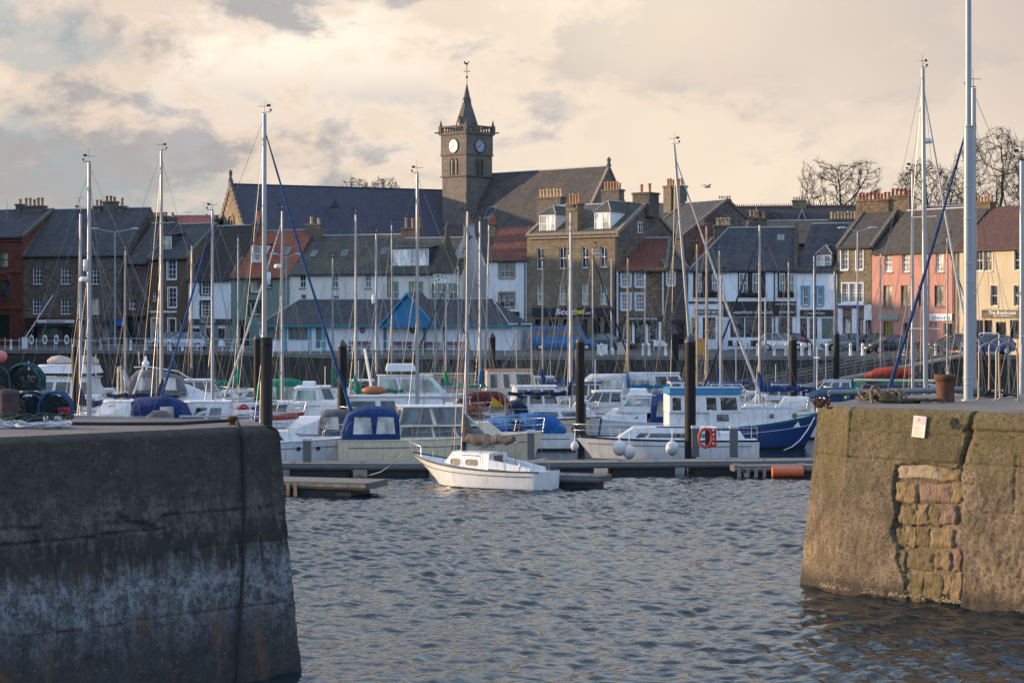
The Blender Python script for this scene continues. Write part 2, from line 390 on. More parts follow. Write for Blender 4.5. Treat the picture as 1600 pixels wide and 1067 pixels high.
COPE = mat('granite_coping', (.17, .165, .155), .85, var=.3, sc=1.2, bump=.01)
copes = None; nc = 0
for i in range(3, 9):
    a, b = Vector(QE[i]), Vector(QE[i + 1]); L = (b - a).length; k = max(1, round(L / 1.9)); ang = math.atan2(b.y - a.y, b.x - a.x)
    for j in range(k):
        p = a.lerp(b, j / k); w = L / k - .02
        if copes is None or abs(copes['w'] - w) > .01:
            mm = MB().box(0, w, -.10, .75, -.28, .05); o = mm.build('coping_stone', COPE, ew); copes = {'w': w, 'o': o}
        else:
            o = bpy.data.objects.new('coping_stone', copes['o'].data); COL.objects.link(o); o.parent = ew
        o.location = Vector((p.x, p.y, 4.0)) - off; o.rotation_euler = (0, 0, ang); nc += 1
# weed and timber fenders on the wall
for u in (560, 655, 700, 905, 1010, 1120):
    D = 150.3
    o = MB().box(-.14, .14, -.3, 0, -3.6, .0).build('fender_post', mat('old_tarred_timber', (.035, .03, .025), .9), ew); p = P(u, 500, D); o.location = Vector((p.x, 150.5 if u > 790 else 151 + (800 - u) * 0.022, 3.7)) - off

# ---- water: real ripples near, the same swell further out
mwt = NT('harbour_water')
vw = mwt.vec(rnd=False)
n1 = mwt.noise(mwt.vec(scale=(1.0, 1.25, 1), rnd=False), 3.4, 2.5, .5, .6); n2 = mwt.noise(mwt.vec(scale=(1, .8, 1), rnd=False), .9, 3, .5, .3)
mwt.bump(mwt.math('ADD', mwt.math('MULTIPLY', n1, .55), mwt.math('MULTIPLY', n2, .3)), .045, 1.0)
mwt.set((.008, .020, .026), .045, 0, .5); mwt.p.inputs['IOR'].default_value = 1.333; WATER = mwt.mat
def waves(x, y):
    z = np.zeros_like(x); rs = np.random.RandomState(3)
    for i in range(64):
        lam = .29 * 1.034 ** i; th = rs.normal(-1.25, .75); k = 2 * math.pi / lam
        a = .0058 * lam ** .9 * (1 if lam < 1.2 else .75 if lam < 2 else .5); q = (x * math.cos(th) + y * math.sin(th)) * k + rs.uniform(0, 6.28)
        z += a * (np.sin(q) + .3 * np.sin(2 * q + .9))
    g = .5 + .5 * np.sin(x * .31 + .8 * np.sin(y * .12)) * np.sin(y * .17 + 1.3 + .6 * np.sin(x * .2))
    return z * (.75 + .5 * g)
x0, x1, y0, y1, st_ = -13.0, 16.5, 34.0, 86.0, .068
xs = np.arange(x0, x1, st_); ys = np.arange(y0, y1, st_ * .95); gx, gy = np.meshgrid(xs, ys); gzv = waves(gx, gy)
ex = np.minimum.reduce([gx - x0, x1 - gx, gy - y0, y1 - gy]); gzv *= np.clip(ex / 3, 0, 1)
nv = gx.size; co = np.stack([gx.ravel(), gy.ravel(), gzv.ravel()], 1); ny, nx = gx.shape
idx = np.arange(nv).reshape(ny, nx); q = np.stack([idx[:-1, :-1], idx[:-1, 1:], idx[1:, 1:], idx[1:, :-1]], -1).reshape(-1, 4)
xe, ye = xs[-1], ys[-1]
ring = [(-1500, -400), (1500, -400), (1500, 320), (-1500, 320)]
# the outer sheet meets the fine sheet along its border
outer = [(x0, y0), (xe, y0), (xe, ye), (x0, ye)]
co = np.vstack([co, [(*p, 0) for p in outer], [(*p, 0) for p in ring]])
faces_n = len(q); extra = [(nv + 4 + i, nv + 4 + (i + 1) % 4, nv + (i + 1) % 4, nv + i) for i in range(4)]
allf = np.vstack([q, np.array(extra)])
me = bpy.data.meshes.new('water'); me.vertices.add(len(co)); me.vertices.foreach_set('co', co.ravel())
me.loops.add(allf.size); me.loops.foreach_set('vertex_index', allf.ravel()); me.polygons.add(len(allf))
me.polygons.foreach_set('loop_start', np.arange(len(allf)) * 4); me.polygons.foreach_set('loop_total', np.full(len(allf), 4)); me.polygons.foreach_set('use_smooth', np.ones(len(allf), bool))
me.materials.append(WATER); me.update(); me.validate()
wo_ = bpy.data.objects.new('water', me); COL.objects.link(wo_); tag(wo_, kind='structure')

# ------------------------------------------------------------------ houses
class House:
    def __init__(s, name, label, A, B, v_eave, v_ridge, dep=9.0, wall=None, side=None, roof=None, gz=GZ, cat='house', over=.18, hip=(0, 0), back=True, z_eave=None, z_ridge=None):
        s.A = Vector(A); s.B = Vector(B); s.gz = gz; d = s.B - s.A; s.W = d.length; s.d = d.normalized(); s.n = Vector((-s.d.y, s.d.x))
        s.e = empty(name, (s.A.x, s.A.y, gz), math.atan2(d.y, d.x), label, cat); s.dep = dep; s.op = []; s.wallm = wall; s.sidem = side or wall; s.roofm = roof; s.hip = hip; s.over = over
        mid = s.A.lerp(s.B, .5); um = 800 + F * mid.x / mid.y
        s.he = (z_eave - gz) if z_eave else s.L(um, v_eave)[1]
        s.hr = (z_ridge - gz) if z_ridge else s.L(um, v_ridge, dep / 2)[1]
    def L(s, u, v, y=0.0):
        d = Vector(((u - 800) / F, 1)); a = s.A + s.n * y; t = a.dot(s.n) / d.dot(s.n)
        p = d * t; return ((p - s.A).dot(s.d), CH + (HZ - v) / F * t - s.gz)
    def rz(s, y): return s.he + (s.hr - s.he) * min(y, s.dep - y) / (s.dep / 2)
    def win(s, u0, v0, u1, v1, nh=2, nv=2, fr=None, gl=None, sur=None, sw=.13, sill=True, rec=.14, name='window', fw=.055, sash=True, bars=True):
        x0, z1 = s.L(u0, v0); x1, z0 = s.L(u1, v1); x0, x1 = max(.06, x0), min(s.W - .06, x1); s.op.append((x0, x1, z0, z1))
        fr = fr or WHITE; gl = gl or GLASS; m = MB(); y = rec
        m.box(x0, x0 + fw, y - .04, y + .05, z0, z1); m.box(x1 - fw, x1, y - .04, y + .05, z0, z1)
        m.box(x0 + fw, x1 - fw, y - .038, y + .05, z1 - fw, z1); m.box(x0 + fw, x1 - fw, y - .038, y + .05, z0, z0 + fw * 1.3)
        zm = (z0 + z1) / 2
        if sash: m.box(x0 + fw, x1 - fw, y - .03, y + .04, zm - .03, zm + .03)
        if bars:
            for i in range(1, nh):
                xx = x0 + (x1 - x0) * i / nh; m.box(xx - .016, xx + .016, y - .02, y + .01, z0 + fw, z1 - fw)
            for i in range(1, nv):
                zc = z0 + (z1 - z0) * i / nv
                if abs(zc - zm) > .05 or not sash: m.box(x0 + fw, x1 - fw, y - .018, y + .012, zc - .016, zc + .016)
        w = m.build(name, fr, s.e)
        MB().box(x0 + .01, x1 - .01, y + .02, y + .035, z0 + .01, z1 - .01).build('pane', gl, w)
        if sill: MB().box(x0 - .08, x1 + .08, -.07, rec - .045, z0 - .12, z0 - .002).build('sill', sur or DRESS, w)
        if sur:
            m = MB(); g = sw
            m.box(x0 - g, x0 - .002, -.03, .05, z0, z1 + g); m.box(x1 + .002, x1 + g, -.03, .05, z0, z1 + g); m.box(x0 - .002, x1 + .002, -.032, .05, z1 + .002, z1 + g)
            m.build('surround', sur, w)
        return w
    def panel(s, name, u0, v0, u1, v1, mt, y0=-.08, y1=-.004, parent=None):
        x0, z1 = s.L(u0, v0, y0); x1, z0 = s.L(u1, v1, y0)
        return MB().box(x0, x1, y0, y1, z0, z1).build(name, mt, parent or s.e)
    def sign(s, u0, v0, u1, v1, mt, name='sign_board', y0=-.14):
        return s.panel(name, u0, v0, u1, v1, mt, y0, -.003)
    def text(s, txt, u, v, hpx, wpx, mt, par, y=-.15, **k):
        x, z = s.L(u, v, y); x0, _ = s.L(u - wpx / 2, v, y); x1, _ = s.L(u + wpx / 2, v, y); _, z1 = s.L(u, v - hpx, y)
        return text_mesh(txt, mt, par, (x, y, z), z1 - z, x1 - x0, **k)
    def chim(s, u0, u1, v0, vpot, n=3, y=None, mt=None, pot=None, dy=.9, name='chimney', zb=None, cap=True):
        y = s.dep / 2 if y is None else y; x0, z1 = s.L(u0, v0, y); x1, _ = s.L(u1, v0, y); _, zp = s.L((u0 + u1) / 2, vpot, y)
        zb = (min(s.rz(max(0, min(s.dep, y - dy / 2))), s.rz(max(0, min(s.dep, y + dy / 2)))) - .5) if zb is None else zb
        m = MB(); m.box(x0, x1, y - dy / 2, y + dy / 2, zb, z1 - .16)
        if cap: m.box(x0 - .09, x1 + .09, y - dy / 2 - .09, y + dy / 2 + .09, z1 - .18, z1 - .04); m.box(x0 - .03, x1 + .03, y - dy / 2 - .03, y + dy / 2 + .03, z1 - .05, z1)
        c = m.build(name, mt or DRESS_D, s.e)
        hp = max(.25, zp - z1); rr = min(.17, (x1 - x0) / (n + .6) / 2 * .92); base = None
        for i in range(n):
            xx = x0 + (x1 - x0) * (i + .5) / n
            if base is None:
                k = .78; base = MB().lathe([(rr, 0), (rr * k, hp * .1), (rr * k, hp * .8), (rr, hp * .86), (rr, hp), (rr * .6, hp), (rr * .6, hp * .8)], 8).build('chimney_pot', pot or POT, c, (xx, y, z1 - .01))
            else:
                o = base.copy(); COL.objects.link(o); o.location = (xx + random.uniform(-.02, .02), y, z1 - .01); o.rotation_euler = (random.uniform(-.03, .03), random.uniform(-.04, .04), i); o.scale = (1, 1, random.choice((1, 1, .92, 1.08, .8)))
        return c
    def dormer(s, u0, v0, u1, v1, y=.5, vtop=None, kind='piend', fr=None, gl=None, nh=2, nv=2, parts=1, cheek=None, roof=None, name='dormer'):
        x0, z1 = s.L(u0, v0, y); x1, z0 = s.L(u1, v1, y); roof = roof or s.roofm; cheek = cheek or WHITE
        sl = (s.hr - s.he) / (s.dep / 2); yb = min(s.dep / 2, (z1 + .1 - s.he) / sl + .15)
        m = MB(); m.box(x0, x1, y, y + .06, z0 - .25, z0); m.box(x0, x0 + .07, y, yb, z0 - .4, z1); m.box(x1 - .07, x1, y, yb, z0 - .4, z1); m.box(x0, x1, y + .001, yb - .3, z1, z1 + .07)
        dm = m.build(name, cheek, s.e)
        m = MB(); fw = .07
        for k in range(parts):
            a = x0 + (x1 - x0) * k / parts; b = x0 + (x1 - x0) * (k + 1) / parts
            m.box(a, a + fw, y - .03, y + .03, z0, z1); m.box(b - fw, b, y - .031, y + .03, z0, z1); m.box(a + fw, b - fw, y - .029, y + .03, z1 - fw, z1); m.box(a + fw, b - fw, y - .029, y + .03, z0, z0 + fw)
            m.box(a + fw, b - fw, y - .025, y + .03, (z0 + z1) / 2 - .03, (z0 + z1) / 2 + .03)
            for i in range(1, nh): xx = a + (b - a) * i / nh; m.box(xx - .015, xx + .015, y - .02, y + .02, z0, z1)
        m.build('window_frame', fr or WHITE, dm)
        MB().box(x0 + .03, x1 - .03, y + .005, y + .018, z0 + .03, z1 - .03).build('pane', gl or GLASS_L, dm)
        m = MB()
        zt = s.L((u0 + u1) / 2, vtop, y + (x1 - x0) / 2)[1] if vtop else z1 + .7
        if kind == 'piend':
            xm = (x0 + x1) / 2; h = (x1 - x0) / 2; ybk = (zt - s.he) / sl + .2; e = .12
            a, b, c, d = (x0 - e, y - e, z1 + .06), (x1 + e, y - e, z1 + .06), (x1 + e, yb, z1 + .06), (x0 - e, yb, z1 + .06); f, g = (xm, y + h, zt), (xm, max(ybk, y + h + .1), zt)
            m.poly([a, b, f]); m.poly([b, c, g, f]); m.poly([d, a, f, g]); m.poly([a, d, c, b])
            m.build('dormer_roof', roof, dm)
            m = MB()
            for p in (a, b): m.tube(p, f, .05, n=4)
            m.tube(f, g, .06, n=4); m.build('lead_ridge', LEAD, dm)
        else:
            yb2 = min(s.dep / 2, (zt - s.he) / sl + .1)
            m.hexa([(x0 - .1, y - .12, z1 + .05), (x1 + .1, y - .12, z1 + .05), (x1 + .1, yb2, zt - .02), (x0 - .1, yb2, zt - .02)], [(x0 - .1, y - .12, z1 + .15), (x1 + .1, y - .12, z1 + .15), (x1 + .1, yb2, zt + .08), (x0 - .1, yb2, zt + .08)])
            m.build('dormer_roof', LEAD if kind == 'flatlead' else roof, dm)
        return dm
    def skylight(s, u, v, w=.6, h=.9):
        sl = (s.hr - s.he) / (s.dep / 2)
        lo, hi = 0.0, s.dep / 2
        for _ in range(30):
            y = (lo + hi) / 2; z = s.L(u, v, y)[1]
            if z > s.rz(y): lo = y
            else: hi = y
        x, z = s.L(u, v, y); a = math.atan(sl); M = Matrix.Translation((x, y, z)) @ Matrix.Rotation(a, 4, 'X')
        m = MB(); t = .10
        for q in ((-w / 2, w / 2, -h / 2, -h / 2 + .05), (-w / 2, w / 2, h / 2 - .05, h / 2), (-w / 2, -w / 2 + .05, -h / 2 + .05, h / 2 - .05), (w / 2 - .05, w / 2, -h / 2 + .05, h / 2 - .05)): m.box(*q, 0, t, M)
        o = m.build('skylight', LEAD, s.e); MB().box(-w / 2 + .04, w / 2 - .04, -h / 2 + .04, h / 2 - .04, .03, .085, M).build('pane', GLASS, o)
    def aerial(s, x, y, h=1.3):
        z = s.rz(y); m = MB(); m.tube((x, y, z - .1), (x, y, z + h), .02, n=4); m.tube((x - .45, y, z + h), (x + .45, y, z + h), .014, n=3)
        for i in range(6): m.tube((x - .4 + i * .16, y - .2, z + h), (x - .4 + i * .16, y + .2, z + h), .010, n=3)
        m.build('tv_aerial', IRON, s.e)
    def finish(s, skew=(1, 1), step=None, gutter=True, ridge=True, down=(), skewm=None, base=None):
        W, he, hr, dep = s.W, s.he, s.hr, s.dep; xs = sorted({0, W} | {q for o in s.op for q in o[:2]}); zs = sorted({-.6, he} | {q for o in s.op for q in o[2:]})
        m = MB()
        for i in range(len(xs) - 1):
            for j in range(len(zs) - 1):
                cx, cz = (xs[i] + xs[i + 1]) / 2, (zs[j] + zs[j + 1]) / 2
                if any(o[0] < cx < o[1] and o[2] < cz < o[3] for o in s.op): continue
                if xs[i + 1] - xs[i] < 1e-4 or zs[j + 1] - zs[j] < 1e-4: continue
                m.poly([(xs[i], 0, zs[j]), (xs[i + 1], 0, zs[j]), (xs[i + 1], 0, zs[j + 1]), (xs[i], 0, zs[j + 1])])
        for a, b, c, d in s.op:
            k = .25
            m.poly([(a, 0, c), (a, 0, d), (a, k, d), (a, k, c)]); m.poly([(b, 0, d), (b, 0, c), (b, k, c), (b, k, d)]); m.poly([(a, 0, d), (b, 0, d), (b, k, d), (a, k, d)]); m.poly([(b, 0, c), (a, 0, c), (a, k, c), (b, k, c)])
            m.poly([(a, k, c), (b, k, c), (b, k, d), (a, k, d)])
        m.build('front_wall', s.wallm, s.e)
        m = MB(); hl, hrr = s.hip
        lz = hr if hl == 0 else he; rz_ = hr if hrr == 0 else he
        m.poly([(0, dep, -.6), (0, 0, -.6), (0, 0, he), (0, dep / 2, lz), (0, dep, he)]) if hl == 0 else m.poly([(0, dep, -.6), (0, 0, -.6), (0, 0, he), (0, dep, he)])
        m.poly([(W, 0, -.6), (W, dep, -.6), (W, dep, he), (W, dep / 2, rz_), (W, 0, he)]) if hrr == 0 else m.poly([(W, 0, -.6), (W, dep, -.6), (W, dep, he), (W, 0, he)])
        m.poly([(W, dep, -.6), (0, dep, -.6), (0, dep, he), (W, dep, he)]); m.build('side_wall', s.sidem, s.e)
        o = s.over; sl = (hr - he) / (dep / 2); t = .09; m = MB()
        def slope(y0, y1, x0a, x1a, x0b, x1b, za, zb):
            q = [Vector((x0a, y0, za)), Vector((x1a, y0, za)), Vector((x1b, y1, zb)), Vector((x0b, y1, zb))]
            m.hexa([p for p in q], [p + Vector((0, 0, t)) for p in q]) if y0 < y1 else m.hexa([q[1], q[0], q[3], q[2]], [p + Vector((0, 0, t)) for p in (q[1], q[0], q[3], q[2])])
        g = .0
        slope(-o, dep / 2, -g, W + g, hl, W - hrr, he - o * sl + .01, hr + .01)
        slope(dep + o, dep / 2, -g, W + g, hl, W - hrr, he - o * sl + .01, hr + .01)
        z_ = he - o * sl + .01 + t
        if hl: m.poly([(-g, dep + o, z_), (-g, -o, z_), (hl, dep / 2, hr + .01 + t)])
        if hrr: m.poly([(W + g, -o, z_), (W + g, dep + o, z_), (W - hrr, dep / 2, hr + .01 + t)])
        s.roof = m.build('roof', s.roofm, s.e)
        if ridge:
            MB().tube((hl, dep / 2, hr + .13), (W - hrr, dep / 2, hr + .13), .085, n=6).build('ridge_cap', LEAD if ridge is True else ridge, s.e)
        if hl or hrr:
            m = MB()
            if hl: m.tube((0, -o, z_), (hl, dep / 2, hr + .12), .06, n=5)
            if hrr: m.tube((W, -o, z_), (W - hrr, dep / 2, hr + .12), .06, n=5)
            m.build('hip_lead', LEAD, s.e)
        for side, on in ((0, skew[0] and not hl), (1, skew[1] and not hrr)):
            if not on: continue
            m = MB(); xa, xb = (-.12, .20) if side == 0 else (W - .20, W + .12)
            if step and step[side]:
                n = step[side]
                for back in (0, 1):
                    for i in range(n):
                        ya, yb = i / n * dep / 2, (i + 1) / n * dep / 2; zt = he + sl * yb + .22
                        if back: ya, yb = dep - yb, dep - ya
                        m.box(xa, xb, ya + .003, yb - .003, zt - sl * dep / 2 / n - .45, zt)
                m.box(xa - .02, xb + .02, dep / 2 - .3, dep / 2 + .3, hr - .2, hr + .5)
            else:
                for f in (0, 1):
                    y0_, y1_ = (-.1, dep / 2) if f == 0 else (dep + .1, dep / 2)
                    q = [Vector((xa, y0_, he - .1 * sl - .1)), Vector((xb, y0_, he - .1 * sl - .1)), Vector((xb, y1_, hr - .1)), Vector((xa, y1_, hr - .1))]
                    if f: q = [q[1], q[0], q[3], q[2]]
                    m.hexa(q, [p + Vector((0, 0, .32)) for p in q])
            m.build('gable_coping', skewm or DRESS_D, s.e)
        if gutter:
            m = MB(); m.tube((0, -o - .05, he - o * sl - .02), (W, -o - .05, he - o * sl - .02), .07, n=6)
            for x in down: m.tube((x, -.09, he - o * sl - .05), (x, -.09, .1), .05, n=6)
            m.build('gutter', IRON, s.e)
        return s

def fd(u):     # how far the row of house fronts stands from the viewer
    T = [(-120, 205), (35, 200), (195, 196), (290, 192), (360, 189), (450, 186), (610, 182), (715, 180), (760, 179), (823, 178), (965, 171.7), (1040, 171), (1075, 171.5), (1245, 170), (1308, 168.5), (1362, 166.5), (1492, 160), (1700, 150)]
    for (a, p), (b, q) in zip(T, T[1:]):
        if u <= b: return p + (q - p) * (u - a) / (b - a)
    return T[-1][1]
def H(name, label, uL, uR, ve, vr, **k):
    return House(name, label, xy(uL, fd(uL)), xy(uR, fd(uR)), ve, vr, **k)

# 1 red sandstone hall at the left edge
h = H('red_sandstone_building', 'red sandstone building with green doors and slate roof at the left end of the row', -75, 36, 371, 331, dep=10, wall=RED_S, side=RED_S, roof=SLATE, cat='building')
GRN = mat('dark_green_paint', (.02, .06, .045), .4); RS2 = mat('red_dressed_stone', (.17, .055, .038), .85, var=.3, bump=.008)
h.win(-2, 394, 13, 418, 2, 2, fr=GRN, gl=GLASS_L, sur=RS2); h.win(-40, 394, -24, 418, 2, 2, fr=GRN, sur=RS2)
h.win(0, 438, 15, 466, 2, 2, fr=GRN, sur=RS2); h.win(-40, 438, -24, 466, 2, 2, fr=GRN, sur=RS2)
h.win(-4, 492, 15, 527, 1, 1, fr=GRN, gl=mat('green_door_boards', (.012, .035, .028), .5), sash=False, sill=False, name='door', sur=RS2)
x, z = h.L(7, 508); m = MB()
for u0, v0, u1, v1 in ((-75, 422, 36, 426), (-75, 478, 36, 483), (-75, 372, 36, 377)): a = h.L(u0, v0, -.12); b = h.L(u1, v1, -.12); m.box(0, h.W, -.12, -.003, b[1], a[1])
m.build('string_course', RS2, h.e)
m = MB(); cx, cz = h.L(6, 440)
for i in range(9):
    t0, t1 = math.pi * i / 9, math.pi * (i + 1) / 9; r0, r1 = .75, 1.0
    m.hexa([(cx + r0 * math.cos(t1), -.15, cz + r0 * math.sin(t1)), (cx + r0 * math.cos(t0), -.15, cz + r0 * math.sin(t0)), (cx + r0 * math.cos(t0), .0, cz + r0 * math.sin(t0)), (cx + r0 * math.cos(t1), .0, cz + r0 * math.sin(t1))],
           [(cx + r1 * math.cos(t1), -.15, cz + r1 * math.sin(t1)), (cx + r1 * math.cos(t0), -.15, cz + r1 * math.sin(t0)), (cx + r1 * math.cos(t0), .0, cz + r1 * math.sin(t0)), (cx + r1 * math.cos(t1), .0, cz + r1 * math.sin(t1))])
m.build('window_arch', RS2, h.e)
# lead vent with finial on the roof
vx, vz = h.L(11, 345, 3.2); m = MB(); m.lathe([(.35, 0), (.1, .35), (.03, .5), (.03, 1.1), (.09, 1.15), (.03, 1.25), (.02, 2.6)], 8, (vx, 3.2, vz - .4)); m.box(vx - .3, vx + .3, 3.19, 3.22, vz + 1.15, vz + 1.19); m.build('roof_vent', LEAD, h.e)
h.finish(skew=(0, 1), down=())
# 2 grey rubble house with the shopfront
h = H('stone_house', 'three-storey grey rubble house with a dark red shopfront and white sash windows', 36.5, 196, 398, 329, dep=10, wall=RUB_G, side=RUB_G, roof=SLATE)
for i, u in enumerate((51, 95, 140)):
    h.win(u, 417, u + 15, 444, 3, 4, gl=GLASS); h.win(u, 466, u + 15, 491, 3, 4, gl=GLASS_L if i == 2 else GLASS)
h.panel('fascia', 38, 497, 124, 504, mat('maroon_paint', (.10, .015, .015), .4), -.16); sg = h.sign(58, 499.5, 116, 504.5, WHITE, y0=-.2)
h.text('NEWSAGENT', 88, 502, 3, 28, BLACK, sg, y=-.21)
aw = h.panel('awning', 34, 505, 98, 510, mat('dark_slate_canvas', (.03, .035, .04), .7), -.9, -.17)
h.win(64, 511, 91, 526, 4, 1, fr=mat('teal_frame', (.15, .32, .34), .4), gl=GLASS_L, sash=False, sill=False, name='shop_window'); h.win(98, 511, 118, 529, 2, 1, fr=BLACK, gl=GLASS_D, sash=False, sill=False, name='shop_window')
h.win(45, 511, 59, 534, 1, 1, fr=mat('maroon_paint', (.1, .01, .01)), gl=GLASS_D, sash=False, sill=False, name='door')
h.panel('shopfront_panel', 118, 500, 122, 534, mat('red_paint', (.26, .012, .015), .35), -.10)
h.panel('fascia', 126, 499, 195, 505, mat('blue_grey_fascia', (.05, .06, .075), .5), -.14)
h.win(128, 507, 148, 532, 1, 1, gl=mat('grey_shutter', (.10, .11, .12), .6), sash=False, sill=False, name='door'); h.win(160, 512, 171, 532, 1, 1, gl=mat('grey_shutter2', (.20, .22, .23), .6), fr=LEAD, sash=False, sill=False, name='door')
h.win(176, 510, 190, 530, 1, 1, fr=BLACK, gl=GLASS_D, sash=False, sill=False, name='shop_window')
h.panel('corner_sign', 182, 500.5, 193, 508.5, mat('blue_enamel', (.02, .12, .5), .35), -.5, -.45)
h.chim(28, 36, 319, 311, 1, y=5, mt=DRESS_D); h.chim(38, 70, 322, 309, 5, y=5, mt=DRESS_D)
h.chim(149, 160, 322, 312, 2, y=5); h.chim(164, 182, 315, 306, 3, y=5.2, pot=POT_R); h.chim(186, 196, 322, 309, 1, y=5)
h.aerial(3.5, 5); h.finish(skew=(1, 0), down=(h.W - .3,))
# 3 dark gable-fronted house set back
h = H('dark_stone_house', 'dark narrow stone house with a curved gable behind the double street lamp', 196.5, 231, 410, 352, dep=8, wall=RUB_D, side=RUB_D, roof=SLATE)
h.win(201, 467, 212, 483, 2, 2); h.win(212, 414, 222, 418, 1, 1, fr=LEAD, sash=False, sill=False)
h.win(197, 498, 222, 534, 2, 1, fr=BLACK, gl=GLASS_D, sash=False, sill=False, name='doorway')
h.panel('lintel', 196.5, 494, 228, 498, BLACK, -.1)
h.finish(skew=(0, 0))
# curved gable wall rising behind it
hg = H('gabled_stone_house', 'dark stone house end with a sweeping curved gable and two chimneys', 160, 231, 400, 345, dep=7, wall=RUB_D, side=RUB_D, roof=SLATE)
bpy.data.objects.remove(hg.e)
e = empty('stone_gable', (xy(186, 204)[0], 204, GZ), 0, 'dark rubble gable end sweeping down in a curve towards the brown house', 'wall')
m = MB(); pts = []
for i in range(11):
    u = 186 + (232 - 186) * i / 10; v_ = 330 + 30 * (i / 10) ** .45; pts.append((P(u, v_, 204) - Vector((xy(186, 204)[0], 204, GZ))))
fr_ = [(pts[0].x, 0, 0)] + [(p.x, 0, p.z) for p in pts] + [(pts[-1].x, 0, 0)]; fr_ = [(p[0], p[1], p[2]) for p in fr_]
m.poly(list(reversed(fr_))); m.poly([(p[0], .6, p[2]) for p in fr_])
for a, b in zip(fr_, fr_[1:]): m.poly([a, b, (b[0], .6, b[2]), (a[0], .6, a[2])])
m.build('gable_wall', RUB_D, e)
m = MB(); m.path([(p.x, .3, p.z + .05) for p in pts], .2, 4); m.build('gable_coping', DRESS_D, e)
# 4 brown harled house
BRN = m_render('brown_harl', (.12, .078, .048)); BRNT = mat('cream_trim', (.55, .50, .42), .5)
h = H('brown_house', 'tall brown harled house with white-framed windows and a dormer', 231.5, 292, 403, 353, dep=9, wall=BRN, side=RUB_B, roof=SLATE)
h.win(262, 406, 275, 436, 2, 4, sur=WHITE, sw=.12); h.win(263, 450, 275.5, 480, 2, 4, sur=WHITE, sw=.12); h.win(238.5, 457, 244.5, 470, 2, 2)
h.panel('string_course', 231.5, 486, 276, 488.5, WHITE, -.06)
h.win(237, 498, 248, 530, 1, 1, gl=GLASS_L, sash=False, sill=False, sur=WHITE, sw=.12); h.win(263, 498, 274, 532, 1, 1, gl=GLASS_D, sash=False, sill=False, sur=WHITE, sw=.12); h.win(280, 498, 289, 533, 1, 1, fr=BRNT, gl=GLASS_D, sash=False, sill=False, name='door')
h.panel('base_band', 231.5, 530, 262, 544, mat('stone_plinth', (.30, .28, .24), .8), -.12)
h.dormer(253, 369, 268, 390, y=1.1, kind='flat', vtop=364, nh=2, cheek=SLATE)
h.chim(239, 262, 338, 332, 5, y=4.5); h.chim(267, 273, 340, 332, 1, y=4.5); h.aerial(1.2, 4.5)
h.finish(skew=(1, 1), down=(.2,))
e = House('red_tiled_house', 'house end with a red tiled ridge showing between two chimneys behind the brown house', xy(262, 214), xy(330, 214), 352, 339, dep=7, wall=RUB_D, roof=mat('smooth_red_tile', (.20, .04, .03), .8, var=.2, sc=3))
e.chim(318, 345, 342, 334, 3, y=3.5, mt=DRESS_D, pot=POT_Y); e.aerial(3.4, 3.5, 1.6); e.finish()
# 5 white house, dark old roof
OLDR = m_brick('very_dark_slate', (.030, .026, .027), (.048, .04, .038), (.012, .012, .012), .3, .2, .006, .02, .4, (.05, .04, .03), .5)
h = H('white_house', 'white house with black window surrounds and a grey fish shop fascia', 292.5, 361, 436, 356, dep=9, wall=m_render('white_harl', (.78, .81, .84)), side=RUB_D, roof=OLDR)
SURB = mat('black_surround', (.02, .022, .026), .5)
h.win(314.5, 437.5, 329.5, 460, 3, 4, sur=SURB, sw=.22); h.win(314.5, 472.5, 329.5, 495, 3, 4, sur=SURB, sw=.22)
f = h.sign(293, 498.2, 360.5, 507.5, mat('charcoal_fascia', (.055, .06, .06), .5)); h.text('Sly Food', 325, 502.5, 5, 24, WHITE, f, shear=.25)
GBL = mat('grey_blue_paint', (.18, .23, .25), .5)
h.panel('shopfront_panel', 293, 508, 300, 545, GBL, -.07); h.panel('shopfront_panel', 311.5, 508, 320, 545, GBL, -.07); h.panel('shopfront_panel', 330, 508, 340, 545, GBL, -.07); h.panel('shopfront_panel', 352, 508, 361, 545, GBL, -.07)
h.win(300, 513, 311.5, 534, 2, 1, fr=GBL, gl=GLASS_D, sash=False, sill=False, name='shop_window'); h.win(320.5, 512, 329.5, 543, 1, 1, fr=GBL, gl=GLASS_D, sash=False, sill=False, name='door'); h.win(340, 513, 351.5, 534, 2, 1, fr=GBL, gl=GLASS_D, sash=False, sill=False, name='shop_window')
h.chim(398, 408, 349, 331, 1, y=4.5); h.finish(skew=(1, 0), down=(.15,))
# 6 green house, orange pantiles
GRH = m_render('sage_green_render', (.17, .24, .20))
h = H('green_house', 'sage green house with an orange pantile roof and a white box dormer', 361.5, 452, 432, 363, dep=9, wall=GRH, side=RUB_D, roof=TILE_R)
h.win(390.5, 435.5, 407, 457, 2, 1, sur=SURB, sw=.2, gl=GLASS_L, sash=False); h.win(390.5, 472, 407, 492, 2, 1, sur=SURB, sw=.2, gl=GLASS, sash=False); h.win(417, 435.5, 424, 450, 1, 2, sur=SURB, sw=.12)
h.win(375, 510, 389, 541, 2, 1, fr=BLACK, gl=GLASS_D, sash=False, sill=False, name='shop_window'); h.panel('hanging_sign', 373, 500, 382, 510, mat('dark_sign', (.02, .02, .02)), -.9, -.84)
h.dormer(392, 384.5, 409, 409, y=1.3, kind='flat', vtop=381, nh=1, gl=GLASS_W, cheek=mat('white_slab', (.7, .7, .74)))
h.skylight(453 - 6, 393, .9, 1.0); h.finish(skew=(1, 0), ridge=mat('lead_strip', (.25, .27, .3)))
